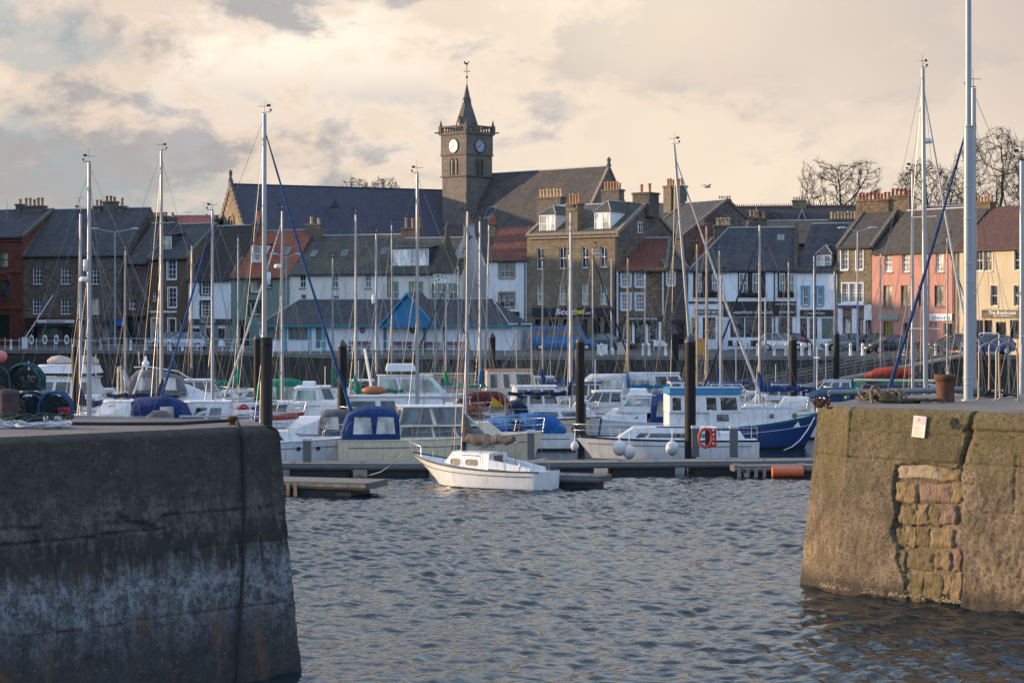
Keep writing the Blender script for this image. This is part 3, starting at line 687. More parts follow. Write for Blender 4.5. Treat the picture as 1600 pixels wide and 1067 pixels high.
# 7 long white house
WH = m_render('aged_white_harl', (.70, .69, .64), dirt=.4)
h = H('long_white_house', 'long white harled house with mossy grey slates and small deep windows', 452.5, 609, 427, 370, dep=9, wall=WH, side=WH, roof=SLATE_M)
for u in (468.5, 519, 570.5, 594): h.win(u, 429, u + 9, 450, 2, 2) if u != 594 else None
h.win(470, 460, 478, 476, 2, 2); h.win(520, 462, 529, 478, 2, 2)
for u, v_ in ((491, 397), (539, 396), (601, 393)): h.skylight(u, v_, .55, .9)
h.chim(481, 504, 350, 339, 2, y=4.5, mt=DRESS_D, pot=POT_Y); h.chim(630, 660, 356, 340, 3, y=4.6, mt=RUB_D)
h.finish(skew=(0, 0), down=(h.W - .15,), step=(7, 0), ridge=mat('pale_ridge', (.34, .33, .31)))
# 8 white house with big dormer, turret
h = H('turreted_white_house', 'white house with a wide glazed dormer, green window margins and a conical turret roof', 609.5, 722, 426, 374, dep=8, wall=WH, side=WH, roof=SLATE_M)
GM = mat('pale_green_margin', (.13, .28, .17), .6)
h.win(613.5, 443, 620, 470, 1, 2, sur=GM, sw=.18); h.win(642, 443, 658, 462, 2, 2, sur=GM, sw=.2)
h.dormer(611.5, 389.5, 670, 419, y=.7, kind='flat', vtop=384, nh=1, parts=4, gl=GLASS_W, cheek=mat('dark_lead', (.06, .06, .08)))
x0, z0 = h.L(676, 500); x1, z1 = h.L(718, 426); cx = (x0 + x1) / 2; rr = (x1 - x0) / 2
m = MB(); m.lathe([(rr, -.5), (rr, z1)], 16, (cx, .25, 0)); tr = m.build('turret', WH, h.e)
_, za = h.L(693, 356, .3); m = MB(); m.lathe([(rr + .22, z1 - .05), (rr + .18, z1 + .1), (rr * .45, z1 + (za - z1) * .5), (.05, za)], 16, (cx, .25, 0)); m.build('turret_roof', SLATE_M, h.e)
for a0 in (-135, -90, -45):
    M = Matrix.Translation((cx, .25, 0)) @ Matrix.Rotation(R(a0 + 90), 4, 'Z'); zt, zb = h.L(690, 443)[1], h.L(690, 470)[1]
    MB().box(-.42, .42, -rr - .03, -rr + .1, zb, zt, M).build('surround', GM, tr); o = MB().box(-.28, .28, -rr - .045, -rr, zb + .08, zt - .12, M).build('window', GLASS, tr)
    MB().box(-.28, .28, -rr - .06, -rr - .046, (zb + zt) / 2 - .03, (zb + zt) / 2 + .03, M).box(-.02, .02, -rr - .059, -rr - .045, zb + .1, zt - .12, M).build('glazing_bar', WHITE, tr)
h.finish(skew=(0, 0), down=(.1,))
# 9 pale gable with wall-head chimney
e = empty('white_gable_house', (xy(709, 181.5)[0], 181.5, GZ), 0, 'pale grey-white gable wall with a tall chimney and a dark star ornament', 'house')
o0 = Vector((xy(709, 181.5)[0], 181.5, GZ)); pl = [P(u, v_, 181.5) - o0 for u, v_ in ((704, 545), (704, 418), (712, 392), (724, 371), (724, 352), (741, 352), (742, 374), (752, 400), (761, 440), (762, 545))]
m = MB(); m.poly([(p.x, 0, p.z) for p in reversed(pl)][::-1]); m.poly([(p.x, 1.0, p.z) for p in pl])
for a, b in zip(pl, pl[1:] + pl[:1]): m.poly([(a.x, 0, a.z), (b.x, 0, b.z), (b.x, 1, b.z), (a.x, 1, a.z)])
m.build('gable_wall', m_render('grey_white_harl', (.44, .44, .44)), e)
a = P(724, 352, 181.5) - o0; b = P(741, 352, 181.5) - o0
m = MB(); m.box(a.x - .08, b.x + .08, -.08, 1.08, a.z, a.z + .16); m.build('chimney_cope', DRESS, e)
for i in range(2): MB().lathe([(.16, 0), (.12, .5), (.16, .55), (.16, .62)], 8, (a.x + .3 + .45 * i, .5, a.z + .15)).build('chimney_pot', POT_R, e)
st = P(733, 370, 181.3) - o0; m = MB(); m.box(st.x - .32, st.x + .32, -.05, -.003, st.z - .07, st.z + .07); m.box(st.x - .07, st.x + .07, -.052, -.003, st.z - .32, st.z + .32); m.lathe([(.02, -.16), (.16, 0), (.02, .16)], 4, (st.x, -.03, st.z)); m.build('tie_plate', IRON, e)
MB().box(a.x - 1.5, a.x + 4.2, 1.0, 9, 0, pl[1].z + .2).build('side_wall', WH, e)
# 10 white house with dark red pantiles
h = H('red_roofed_white_house', 'narrow white house with a dark red pantile roof and a black shop sign', 760.5, 823, 406, 356, dep=9, wall=m_render('blue_white_render', (.70, .72, .75)), side=WH, roof=TILE_D)
h.win(780.5, 412, 803, 434, 3, 2, sur=DRESS, sw=.14, sash=True, fr=BRNT); h.win(780.5, 458, 803, 480, 3, 2, sur=DRESS, sw=.14, fr=BRNT)
f = h.sign(776, 487, 811, 500.5, BLACK); h.text('shop', 792, 494, 7, 14, WHITE, f); h.win(780, 503, 789, 531, 1, 1, fr=WHITE, gl=GLASS_D, sash=False, sill=False, name='door'); h.win(793, 503, 810, 531, 1, 1, gl=GLASS, sash=False, name='shop_window')
h.chim(763, 775, 349, 338, 3, y=4.5, pot=POT_R); h.finish(skew=(0, 0), down=(h.W - .15,), ridge=False)
# 11 big sandstone house, turned towards the sun
A = Vector(xy(823.5, 178)); B = Vector((9.27, 172.0))
h = House('sandstone_house', 'big three-storey sandstone house with twin glazed dormers and a navy betting shop front', A, B, 366, 323, dep=9.5, wall=ASH, side=RUB_G, roof=SLATE_M)
for u0, u1 in ((838.5, 850), (873.5, 884.5), (908.5, 919.5), (937.5, 949)):
    h.win(u0, 388 - (u0 - 838) * .03, u1, 421 - (u0 - 838) * .035, 2, 2, gl=GLASS); h.win(u0, 443, u1, 476, 2, 2, gl=GLASS_L)
f = h.sign(831, 481, 956, 493.5, mat('navy_fascia', (.012, .022, .05), .35), 'fascia', -.2)
x, z = h.L(868, 486, -.22); WTX = mat('white_sign_letters', (.75, .78, .8), .4); YTX = mat('yellow_sign_letters', (.75, .62, .02), .4)
h.text('Scot', 883, 487, 9, 30, WTX, f, y=-.215, bold=.03, shear=.12); h.text('bet', 905, 486.5, 9, 16, YTX, f, y=-.215, bold=.03, shear=.12); h.text('.com', 918, 489.5, 3.5, 9, WTX, f, y=-.215)
for u0, u1 in ((836, 850), (858, 872), (880, 892), (904, 918)): h.win(u0, 499, u1, 527, 1, 1, fr=BLACK, gl=GLASS_D, sash=False, sill=False, name='shop_window')
h.win(926, 496, 938, 528, 2, 1, fr=BLACK, gl=GLASS_D, sash=False, sill=False, name='door'); h.win(944, 496, 953, 528, 1, 1, fr=BLACK, gl=GLASS_D, sash=False, sill=False, name='door')
h.dormer(843, 337, 868, 363, y=.55, vtop=322, nh=1, parts=2, gl=GLASS_W); h.dormer(929, 333, 954, 360, y=.55, vtop=314, nh=1, parts=2, gl=GLASS_W)
h.panel('cornice', 824, 365, 965, 370, DRESS, -.25)
h.chim(843, 880, 309, 296, 7, y=7.0, mt=DRESS_D, pot=POT_Y); h.chim(889, 907, 318, 303, 4, y=.7, mt=ASH, pot=POT, dy=1.0, zb=h.he - .3); h.chim(944, 971, 297, 284, 6, y=7.5, mt=DRESS_D, pot=POT); h.chim(996, 1022, 302, 288, 2, y=5.2, mt=RUB_D, pot=POT, dy=1.6)
# gable window and flashing on the right-hand gable
xg, zg = h.L(994, 355, 2.7)
w = MB().box(h.W - .01, h.W + .05, 3.2, 3.9, zg - .5, zg + .5).build('window', WHITE, h.e); MB().box(h.W + .04, h.W + .07, 3.28, 3.82, zg - .42, zg + .42).build('pane', GLASS, w); MB().box(h.W + .06, h.W + .09, 3.28, 3.82, zg - .02, zg + .02).box(h.W + .061, h.W + .089, 3.53, 3.57, zg - .42, zg + .42).build('glazing_bar', WHITE, w)
h.skylight(905, 345, .5, .8); h.finish(down=(h.W - .2,), skewm=DRESS)
hb = House('rear_stone_house', 'stone house behind the sandstone one, with twin tall chimney stacks', xy(1000, 196), xy(1066, 190), 372, 322, dep=11, wall=RUB_D, roof=SLATE, side=RUB_G)
hb.chim(1042, 1054, 291, 279, 3, y=5.5, mt=DRESS_D); hb.chim(1058, 1068, 291, 279, 2, y=5.5, mt=DRESS_D); hb.finish()
# 12 chip shop
h = H('chip_shop', 'brown stone chip shop with a dark red pantile roof and white-edged windows', 966, 1041, 422, 374, dep=8.5, wall=RUB_B, side=RUB_D, roof=TILE_D, cat='shop')
PB = mat('pale_blue_margin', (.50, .55, .62), .6)
for u0, v0 in ((972, 424), (994, 424), (972, 460), (994, 460)): h.win(u0, v0, u0 + 12.5, v0 + 24, 3, 4, sur=PB, sw=.17)
f = h.sign(975, 494, 1033, 502.5, mat('dark_teal_fascia', (.03, .035, .045), .4)); h.text('waterfront chip shop', 1004, 498, 5.2, 46, WTX, f)
for u0, u1 in ((974, 985), (1014, 1026)): h.win(u0, 505, u1, 532, 1, 1, fr=WHITE, gl=GLASS_D, sash=False, sill=False, name='shop_window')
h.win(992, 505, 1007, 536, 2, 1, fr=BLACK, gl=GLASS_D, sash=False, sill=False, name='door')
for u0 in (987.5, 1008.5, 1029): h.panel('pilaster', u0, 503, u0 + 4, 538, WHITE, -.12)
m = MB()   # flower baskets on the fascia
for u0 in (980, 993, 1010, 1022):
    x, z = h.L(u0, 504, -.35)
    for k in range(14): m.ball((x + random.uniform(-.3, .3), -.35 + random.uniform(-.15, .15), z + random.uniform(-.18, .12)), .09, n=5, m=3)
m.build('hanging_basket', mat('basket_leaves', (.045, .08, .03), .8, var=.5), h.e)
h.panel('downpipe', 963.5, 424, 966, 545, PB, -.2, -.05); h.panel('downpipe', 1034.5, 424, 1037, 492, PB, -.2, -.05)
h.finish(skew=(0, 1), down=())
# 13 dark gabled house
h = H('stone_cottage', 'dark stone cottage with one white-edged upper window between the chip shop and the restaurant', 1041.5, 1075, 420, 385, dep=9, wall=RUB_D, side=RUB_D, roof=SLATE_B)
h.win(1041.8 + 1.5, 424, 1053, 446, 3, 4, sur=PB, sw=.17); h.panel('shopfront_panel', 1046, 500, 1074, 504, BLACK, -.1); h.win(1057, 506, 1068, 538, 1, 1, fr=BLACK, gl=GLASS_D, sash=False, sill=False, name='door')
h.chim(1119, 1142, 352, 341, 4, y=4.5, mt=DRESS_D, pot=POT_Y); h.chim(1089, 1101, 352, 341, 3, y=4.5, mt=mat('red_brick', (.22, .07, .045), .9), pot=POT_Y)
h.finish(skew=(1, 1))
# 14 waterfront restaurant, three fronts
RW = m_render('blue_white_harl', (.74, .80, .86), dirt=.15)
h = H('waterfront_restaurant', 'white two-storey restaurant with hipped slate roof, black window bays and black signs', 1075.5, 1244, 422, 358, dep=11, wall=RW, side=RW, roof=SLATE, cat='restaurant', hip=(3.2, 0))
BK = mat('soft_black_paint', (.018, .016, .016), .55)
for u0, u1, ws in ((1083, 1122, ((1088, 1096), (1112.5, 1121))), (1153, 1196, ((1155, 1168), (1176, 1187))), (1215, 1240.5, ((1218, 1226.5), (1232, 1240)))):
    h.panel('black_bay', u0, 424, u1, 465, BK, -.05)
    for a, b in ws: h.op.append((h.L(a, 0)[0], h.L(b, 0)[0], h.L(a, 456)[1], h.L(a, 428)[1])); h.op.pop(); w = h.panel('window', a, 427, b, 457, WHITE, -.10, -.051); x0, z1 = h.L(a + 1, 428.5, -.11); x1, z0 = h.L(b - 1, 455.5, -.11); MB().box(x0, x1, -.112, -.101, z0, z1).build('pane', GLASS_L if a % 2 > 1 else GLASS, w); zm = (z0 + z1) / 2; MB().box(x0, x1, -.13, -.113, zm - .03, zm + .03).box((x0 + x1) / 2 - .02, (x0 + x1) / 2 + .02, -.129, -.113, z0, z1).build('glazing_bar', WHITE, w)
    mm = MB(); x0, z0 = h.L(u0, 457, -.25); x1, _ = h.L(u1, 457, -.25)
    for k in range(40): mm.ball((random.uniform(x0 + .1, x1 - .1), -.25 + random.uniform(-.1, .1), z0 + random.uniform(-.35, .1)), random.uniform(.06, .13), n=5, m=3)
    mm.build('window_box', mat('winter_heather', (.06, .05, .03), .9, var=.6), h.e)
h.panel('lintel_band', 1076, 471, 1244, 474, BK, -.10)
f = h.sign(1086, 483.5, 1124, 491.5, BK); h.text('restaurant', 1104, 487.5, 5, 38, WTX, f)
f = h.sign(1130, 473.5, 1209, 494.5, BK); h.text('waterfront restaurant', 1176, 487.5, 5.5, 62, WTX, f); f = h.sign(1210.5, 476, 1243.5, 494, BK); h.text('waterfront', 1229, 487, 5, 24, WTX, f)
for a, b in ((1141, 1163), (1164.5, 1186), (1187, 1206), (1216, 1238)): h.win(a, 496, b, 527, 3, 2, fr=BK, gl=GLASS_D, sash=False, sill=False, name='shop_window')
h.win(1080, 496, 1092, 538, 2, 3, fr=WHITE, gl=GLASS_D, sash=False, sill=False, name='door'); h.win(1098, 496, 1118, 530, 2, 1, fr=BK, gl=GLASS_D, sash=False, sill=False, name='shop_window')
h.chim(1178 - 2, 1198, 341, 330, 2, y=9.0, mt=DRESS_D, zb=h.he); h.skylight(1220, 372, .6, .9)
# lower hipped lean roof running in front of the main slope
x0, z0 = h.L(1130, 424, -.3); x1, _ = h.L(1215, 424, -.3); xa, zt = h.L(1147, 388, 2.4); xb, _ = h.L(1229, 388, 2.4)
h.finish(skew=(0, 1), step=(0, 10), down=(h.L(1210, 0)[0],))
hb = House('restaurant_rear_wing', 'rear slate roof with pale ridge rising behind the restaurant', xy(1160, 186), xy(1295, 184), 380, 347, dep=8, wall=RUB_D, roof=SLATE_B)
hb.chim(1297, 1338, 342, 331, 8, y=4, mt=DRESS_D, pot=POT_Y); hb.chim(1170, 1186, 338, 328, 3, y=4.2, mt=DRESS_D, pot=POT); hb.finish()
# 15 white house with blue windows
BLM = mat('bright_blue_margin', (.10, .30, .48), .5)
h = H('blue_windowed_house', 'small white house with bright blue window margins and a corner dormer', 1244.5, 1308, 422, 352, dep=9.5, wall=m_render('white_harl2', (.78, .82, .85)), side=WH, roof=SLATE)
h.win(1254.5, 450, 1262.5, 477, 2, 2, sur=BLM, sw=.2); h.win(1277, 450, 1284.5, 477, 2, 2, sur=BLM, sw=.2)
h.dormer(1276, 399, 1299, 420, y=.3, vtop=383, nh=1, parts=2, gl=GLASS_L)
f = h.sign(1250, 484, 1306, 494, mat('dark_olive', (.02, .022, .015), .5)); h.text('waterfront', 1276, 489, 4, 26, WTX, f)
h.win(1250, 497, 1261, 531, 1, 1, fr=mat('navy_door', (.015, .05, .09)), gl=GLASS_D, sash=False, sill=False, name='door'); h.win(1264, 497, 1277, 531, 1, 1, fr=WHITE, gl=GLASS_D, sash=False, sill=False, name='shop_window'); h.win(1283, 497, 1302, 531, 1, 1, fr=WHITE, gl=mat('pale_green_glass', (.12, .17, .14), .1), sash=False, sill=False, name='shop_window')
h.finish(skew=(0, 1), down=(h.L(1274, 0)[0], h.W - .1))
# 16 brown stone house, purple shopfront
h = H('yellow_stone_house', 'yellow-brown stone house with white sash windows over a purple and white shopfront', 1308.5, 1362, 386, 330, dep=10, wall=RUB_Y, side=RUB_D, roof=SLATE_B)
for u0 in (1314.5, 1338): h.win(u0, 389, u0 + 10, 421, 2, 4, sur=WHITE, sw=.10)
for u0 in (1316, 1327.5, 1339): h.win(u0, 443, u0 + 9, 472, 3, 3, sur=WHITE, sw=.10)
PUR = mat('purple_paint', (.14, .055, .20), .45)
h.panel('cornice', 1309, 474, 1350, 477, WHITE, -.35); h.panel('fascia', 1311, 477, 1348, 482, PUR, -.2); h.panel('shopfront_panel', 1309, 482, 1316, 546, WHITE, -.16)
h.panel('shopfront_panel', 1331, 482, 1339, 546, WHITE, -.16); h.panel('shopfront_panel', 1350, 476, 1361.5, 500, WHITE, -.14); h.panel('shopfront_panel', 1349, 500, 1352, 546, WHITE, -.14)
h.win(1317, 495, 1330, 527, 1, 1, fr=PUR, gl=GLASS_L, sash=False, sill=False, name='shop_window', fw=.12); h.win(1340, 497, 1348.5, 535, 1, 1, fr=PUR, gl=GLASS_L, sash=False, sill=False, name='door', fw=.1); h.win(1354, 498, 1361, 536, 1, 1, fr=WHITE, gl=mat('brown_door', (.06, .04, .04)), sash=False, sill=False, name='door')
h.chim(1341, 1392, 313, 301, 9, y=5, mt=RUB_B, pot=POT_R); h.chim(1392, 1424, 306, 294, 5, y=5.2, mt=RUB_B, pot=POT_R)
h.finish(skew=(1, 1), skewm=DRESS_D)
# 17 pink house
h = H('pink_house', 'long salmon pink house with slate roof and a blue and white shop sign', 1362.5, 1493, 393, 331, dep=9.5, wall=m_render('salmon_render', (.50, .25, .20), .1, .2), side=RUB_D, roof=SLATE_B)
PKS = mat('pink_stone_margin', (.50, .22, .17), .7)
for u0 in (1382, 1409.5, 1462): h.win(u0, 395.5, u0 + 12, 425, 2, 4, gl=GLASS_W, sur=None, fr=WHITE); h.win(u0 - 2, 446, u0 + 12, 479, 2, 3, gl=GLASS_L, fr=mat('dark_red_frame', (.10, .03, .025)))
for u0 in (1435,): h.win(u0, 446, u0 + 12, 479, 2, 3, gl=GLASS, fr=mat('dark_red_frame', (.1, .03, .025)))
h.sign(1371, 491, 1403, 500, mat('grey_tin_sign', (.28, .30, .29), .5)); f = h.sign(1452, 490.5, 1487, 501, mat('white_sign', (.72, .74, .74), .4)); h.text('Shore', 1469.5, 496, 7, 30, mat('cyan_letters', (.02, .30, .55), .4), f, bold=.03)
h.win(1380, 503, 1396, 523, 3, 3, fr=mat('red_brown_frame', (.10, .03, .02)), gl=mat('yellow_lit_display', (.30, .28, .03), .2), sash=False, sill=False, name='shop_window'); h.win(1411, 504, 1421, 540, 1, 1, gl=GLASS_D, fr=PKS, sash=False, sill=False, name='door'); h.win(1452, 504, 1464, 540, 1, 1, gl=mat('pink_door', (.40, .22, .2)), fr=PKS, sash=False, sill=False, name='door'); h.win(1474, 504, 1488, 524, 1, 1, gl=GLASS, fr=WHITE, sash=False, sill=False, name='shop_window')
h.finish(skew=(0, 0), down=(h.W - .2,), ridge=mat('pale_ridge2', (.36, .40, .44)))
e = House('red_ridge_house', 'house with a brick-red ridge strip behind the pink house', xy(1425, 183), xy(1520, 180), 345, 324, dep=8, wall=RUB_D, roof=TILE_B); e.finish()
# 18 cream house
h = H('boathouse_shop', 'cream rendered house with brown pantile roof and a black Boathouse sign', 1493.5, 1690, 387, 323, dep=10, wall=m_render('cream_render', (.52, .44, .30), .1, .2), side=RUB_D, roof=TILE_B, cat='shop')
CRM = mat('cream_margin', (.55, .50, .40), .6)
h.win(1523, 391, 1535.5, 423, 2, 2, sur=CRM, sw=.12, gl=GLASS, fr=CRM); h.win(1537.5, 391, 1550, 423, 2, 2, sur=CRM, sw=.12, gl=GLASS_L, fr=CRM); h.win(1585, 391, 1600, 422, 2, 2, sur=CRM, sw=.12, fr=CRM)
h.win(1548, 446, 1559, 478, 1, 2, sur=CRM, sw=.1, fr=CRM); h.win(1584, 446, 1597, 478, 1, 2, sur=CRM, sw=.1, fr=CRM); h.win(1620, 446, 1632, 478, 1, 2, sur=CRM, sw=.1, fr=CRM); h.win(1620, 391, 1632, 422, 1, 2, sur=CRM, sw=.1, fr=CRM)
f = h.sign(1534, 484.5, 1596, 496.5, BK); h.text('The Boathouse', 1566, 488.5, 5.2, 42, WTX, f); h.text('Bar and Bistro', 1567, 493.4, 2.2, 28, WTX, f)
h.win(1524, 500, 1536, 530, 1, 1, fr=BK, gl=GLASS_D, sash=False, sill=False, name='shop_window'); h.win(1538, 500, 1550, 530, 1, 1, fr=BK, gl=GLASS_D, sash=False, sill=False, name='shop_window'); h.win(1556, 503, 1572, 545, 1, 1, fr=BK, gl=GLASS_D, sash=False, sill=False, name='door'); h.win(1578, 500, 1592, 530, 1, 1, fr=BK, gl=GLASS_D, sash=False, sill=False, name='shop_window')
h.chim(1527, 1552, 316, 305, 5, y=5, mt=RUB_B, pot=POT); h.finish(skew=(0, 0), down=(.2,), ridge=False)

# ------------------------------------------------------------------ church hall, church, tower
def HX(name, label, ridgeL, ridgeR, half, ze, zr, **k):
    a, b = Vector(ridgeL), Vector(ridgeR); d = (b - a).normalized(); n = Vector((-d.y, d.x))
    return House(name, label, a - n * half, b - n * half, 0, 0, dep=2 * half, z_eave=ze, z_ridge=zr, **k)
h = HX('church_hall', 'long church hall with purple slate roof and crow-stepped gable', (-30.9, 215), (-6.4, 226), 9.0, 13.0, 21.6, wall=RUB_Y, side=RUB_Y, roof=SLATE_P, cat='church hall')
h.finish(step=(17, 17), gutter=False, ridge=mat('dark_ridge', (.03, .03, .045)), skewm=DRESS_D)
# twin lancet window in the left gable
w = MB(); gy = 8.6; z0_ = 17.0 - 4.25
for dy_ in (-.55, .55):
    for i in range(8):
        t0, t1 = math.pi * i / 8, math.pi * (i + 1) / 8; r = .42
        w.poly([(-.02, gy + dy_, z0_ + .2), (-.02, gy + dy_ + r * math.cos(t0), z0_ + .2 + 1.3 * r * math.sin(t0)), (-.02, gy + dy_ + r * math.cos(t1), z0_ + .2 + 1.3 * r * math.sin(t1))])
    w.poly([(-.02, gy + dy_ + .42, z0_ - 2.4), (-.02, gy + dy_ - .42, z0_ - 2.4), (-.02, gy + dy_ - .42, z0_ + .2), (-.02, gy + dy_ + .42, z0_ + .2)])
wo2 = w.build('lancet_window', GLASS, h.e); w = MB(); pts = [(-.05, gy - 1.2, z0_ - 2.5)] + [(-.05, gy + 1.2 * math.cos(math.pi * (1 - i / 12)), z0_ + .35 + .95 * math.sin(math.pi * i / 12)) for i in range(13)] + [(-.05, gy + 1.2, z0_ - 2.5)]
w.path(pts, .15, 5); w.tube((-.05, gy, z0_ - 2.5), (-.05, gy, z0_ + .8), .11); w.tube((-.05, gy - 1.3, z0_ - 2.55), (-.05, gy + 1.3, z0_ - 2.55), .14); w.build('surround', DRESS, wo2)
MB().lathe([(.28, 0), (.2, .4), (.12, .5), (.22, .8), (.2, 1.1), (.03, 1.3)], 8, (0, 9, h.hr + .4)).build('finial', DRESS_D, h.e)
MB().lathe([(.3, 0), (.2, .5), (.25, .9), (.05, 1.1)], 8, (h.W, 9, h.hr + .3)).build('finial', DRESS_D, h.e)
MB().tube((h.W + .1, 9, h.hr + 1.2), (h.W + .1, 9, h.hr + 6.0), .06, .03, n=5).build('lightning_rod', IRON, h.e)
m = MB(); x_, z_ = h.L(520, 322, 4.6); m.poly([(x_ - .7, 4.0, z_ - .3), (x_ + .7, 4.0, z_ - .3), (x_, 4.0, z_ + .6)]); m.poly([(x_ + .7, 4.0, z_ - .3), (x_, 6.0, z_ + .6), (x_, 4.0, z_ + .6)]); m.poly([(x_ - .7, 4.0, z_ - .3), (x_, 4.0, z_ + .6), (x_, 6.0, z_ + .6)]); m.build('roof_vent', SLATE_P, h.e)
h = HX('church_nave', 'steep brown-slated church nave with plain stone gable right of the clock tower', (-4.6, 223.5), (10.4, 210.3), 7.6, 12.6, 23.2, wall=ASH_G, side=ASH_G, roof=m_brick('church_slate', (.062, .062, .066), (.085, .078, .075), (.03, .03, .03), .34, .24, .008, .02, .5, (.12, .085, .055), .6), cat='church')
for u, v_ in ((736, 334), (766, 334)): h.skylight(u, v_, 1.1, 1.8)
MB().lathe([(.3, 0), (.15, .4), (.25, .7), (.04, 1.0)], 8, (h.W, h.dep / 2, h.hr + .1)).build('finial', DRESS_D, h.e)
h.finish(gutter=False, skewm=DRESS)
TD = 221.0; tcx = (729.5 - 800) * TD / F; TZ = lambda v: CH + (HZ - v) * (TD - 2.9) / F
e = empty('clock_tower', (tcx, TD, GZ), R(45), 'square grey stone church clock tower with balustrade, spire and weathercock', 'tower')
def tz(v): return TZ(v) - GZ
S = 4.15; hs = S / 2
MB().box(-hs + .12, hs - .12, -hs + .12, hs - .12, 0, tz(274)).build('lower_stage', RUB_D if 0 else ASH_G, e); MB().box(-hs + .06, hs - .06, -hs + .06, hs - .06, tz(274), tz(240)).build('belfry_stage', ASH_G, e); MB().box(-hs, hs, -hs, hs, tz(240), tz(208)).build('clock_stage', ASH_G, e)
m = MB(); m.box(-hs - .06, hs + .06, -hs - .06, hs + .06, tz(275), tz(273)); m.box(-hs - .08, hs + .08, -hs - .08, hs + .08, tz(241), tz(239)); m.box(-hs - .16, hs + .16, -hs - .16, hs + .16, tz(208.5), tz(206)); m.build('string_course', DRESS_D, e)
zb, zt = tz(206), tz(195); m = MB(); 
for sx in (-1, 1): m.box(sx * hs - .13, sx * hs + .13, -hs, hs, zt - .15, zt + .04); m.box(-hs, hs, sx * hs - .129, sx * hs + .129, zt - .149, zt + .041); m.box(sx * hs - .12, sx * hs + .12, -hs, hs, zb, zb + .12); m.box(-hs, hs, sx * hs - .119, sx * hs + .119, zb, zb + .119)
m.build('parapet_rail', DRESS_D, e)
bal = None
for sx, sy in ((1, 0), (-1, 0), (0, 1), (0, -1)):
    for i in range(9):
        t = -hs + .4 + (S - .8) * i / 8; p = (sx * hs + (0 if sx else t), sy * hs + (0 if sy else t), zb + .1)
        if bal is None: bal = MB().lathe([(.07, 0), (.12, .12), (.13, .22), (.06, .36), (.1, .50), (.10, .58)], 6).build('baluster', DRESS_D, e, p)
        else: o = bal.copy(); COL.objects.link(o); o.location = p
pin = None
for p in [(a * hs, b * hs) for a in (-1, 1) for b in (-1, 1)]:
    if pin is None: pin = MB().box(-.2, .2, -.2, .2, 0, .85).lathe([(.24, .85), (.16, .95), (.02, 1.55)], 6).build('pinnacle', DRESS_D, e, (p[0], p[1], zb))
    else: o = pin.copy(); COL.objects.link(o); o.location = (p[0], p[1], zb)
for i in range(4): m = MB(); a = i * math.pi / 2 + math.pi / 4; m.tube((hs * 1.3 * math.cos(a), hs * 1.3 * math.sin(a), zb + .1), ((hs * 1.41 + .7) * math.cos(a), (hs * 1.41 + .7) * math.sin(a), zb + .12), .09); m.build('water_spout', DRESS_D, e)
# spire: broach spire in two slopes with lucarnes
SPM = m_brick('spire_stone', (.15, .14, .125), (.11, .105, .10), (.07, .065, .06), .7, .32, .01, .015, .4, (.13, .10, .06), .5)
z1_, z2_, z3_ = tz(199), tz(160), tz(126)
def octr(r, z, k=.0): return [(r * math.cos(math.pi / 4 * i + math.pi / 8), r * math.sin(math.pi / 4 * i + math.pi / 8), z) for i in range(8)]
m = MB(); m.loft([[Vector(p) for p in octr(1.72, z1_ - .6)], [Vector(p) for p in octr(1.45, z1_ + .2)], [Vector(p) for p in octr(.98, tz(176))], [Vector(p) for p in octr(.58, z2_)], [Vector(p) for p in octr(.04, z3_)]], True, True, False); m.build('spire', SPM, e)
for i, (r, zc, s_) in enumerate(((1.15, tz(199), .72), (.47, tz(157), .30))):
    for k in range(4):
        a = k * math.pi / 2; M = Matrix.Rotation(a, 4, 'Z') @ Matrix.Translation((r, 0, zc)); m = MB(); w_ = .42 * s_; hh = 1.0 * s_
        m.hexa([M @ Vector(p) for p in ((-.6 * s_, -w_, -.3), (.25 * s_, -w_, -.3), (.25 * s_, w_, -.3), (-.6 * s_, w_, -.3))], [M @ Vector(p) for p in ((-.6 * s_, -w_, hh), (.25 * s_, -w_, hh), (.25 * s_, w_, hh), (-.6 * s_, w_, hh))])
        m.add([M @ Vector(p) for p in ((.25 * s_, -w_ * 1.15, hh), (.25 * s_, w_ * 1.15, hh), (.25 * s_, 0, hh + 1.0 * s_), (-.8 * s_, -w_ * 1.15, hh), (-.8 * s_, w_ * 1.15, hh), (-.8 * s_, 0, hh + 1.0 * s_))], [(0, 1, 2), (1, 4, 5, 2), (3, 0, 2, 5), (4, 3, 5)])
        lu = m.build('lucarne', SPM, e); MB().box(.255 * s_, .27 * s_, -.15 * s_, .15 * s_, .1 * s_, .9 * s_, M).build('louvre', BLACK, lu)
m = MB(); zc = z3_; m.tube((0, 0, zc - .3), (0, 0, tz(96)), .04, n=5); m.ball((0, 0, tz(116)), .14); m.box(-.5, .5, -.02, .02, tz(107), tz(107) + .05); m.box(-.02, .02, -.5, .5, tz(107) + .001, tz(107) + .051)
wv = m.build('weathervane', IRON, e)
m = MB(); zc = tz(97); k = [(-.35, .25), (-.12, .05), (.12, .05), (.2, .35), (.33, .3), (.2, .5), (.08, .25), (-.15, .3), (-.3, .5)]; c45 = math.sqrt(.5)
m.poly([(a * c45, -a * c45, zc + b) for a, b in k]); m.poly([(a * c45 + .02, -a * c45 + .02, zc + b) for a, b in reversed(k)]); m.build('cockerel', IRON, wv)
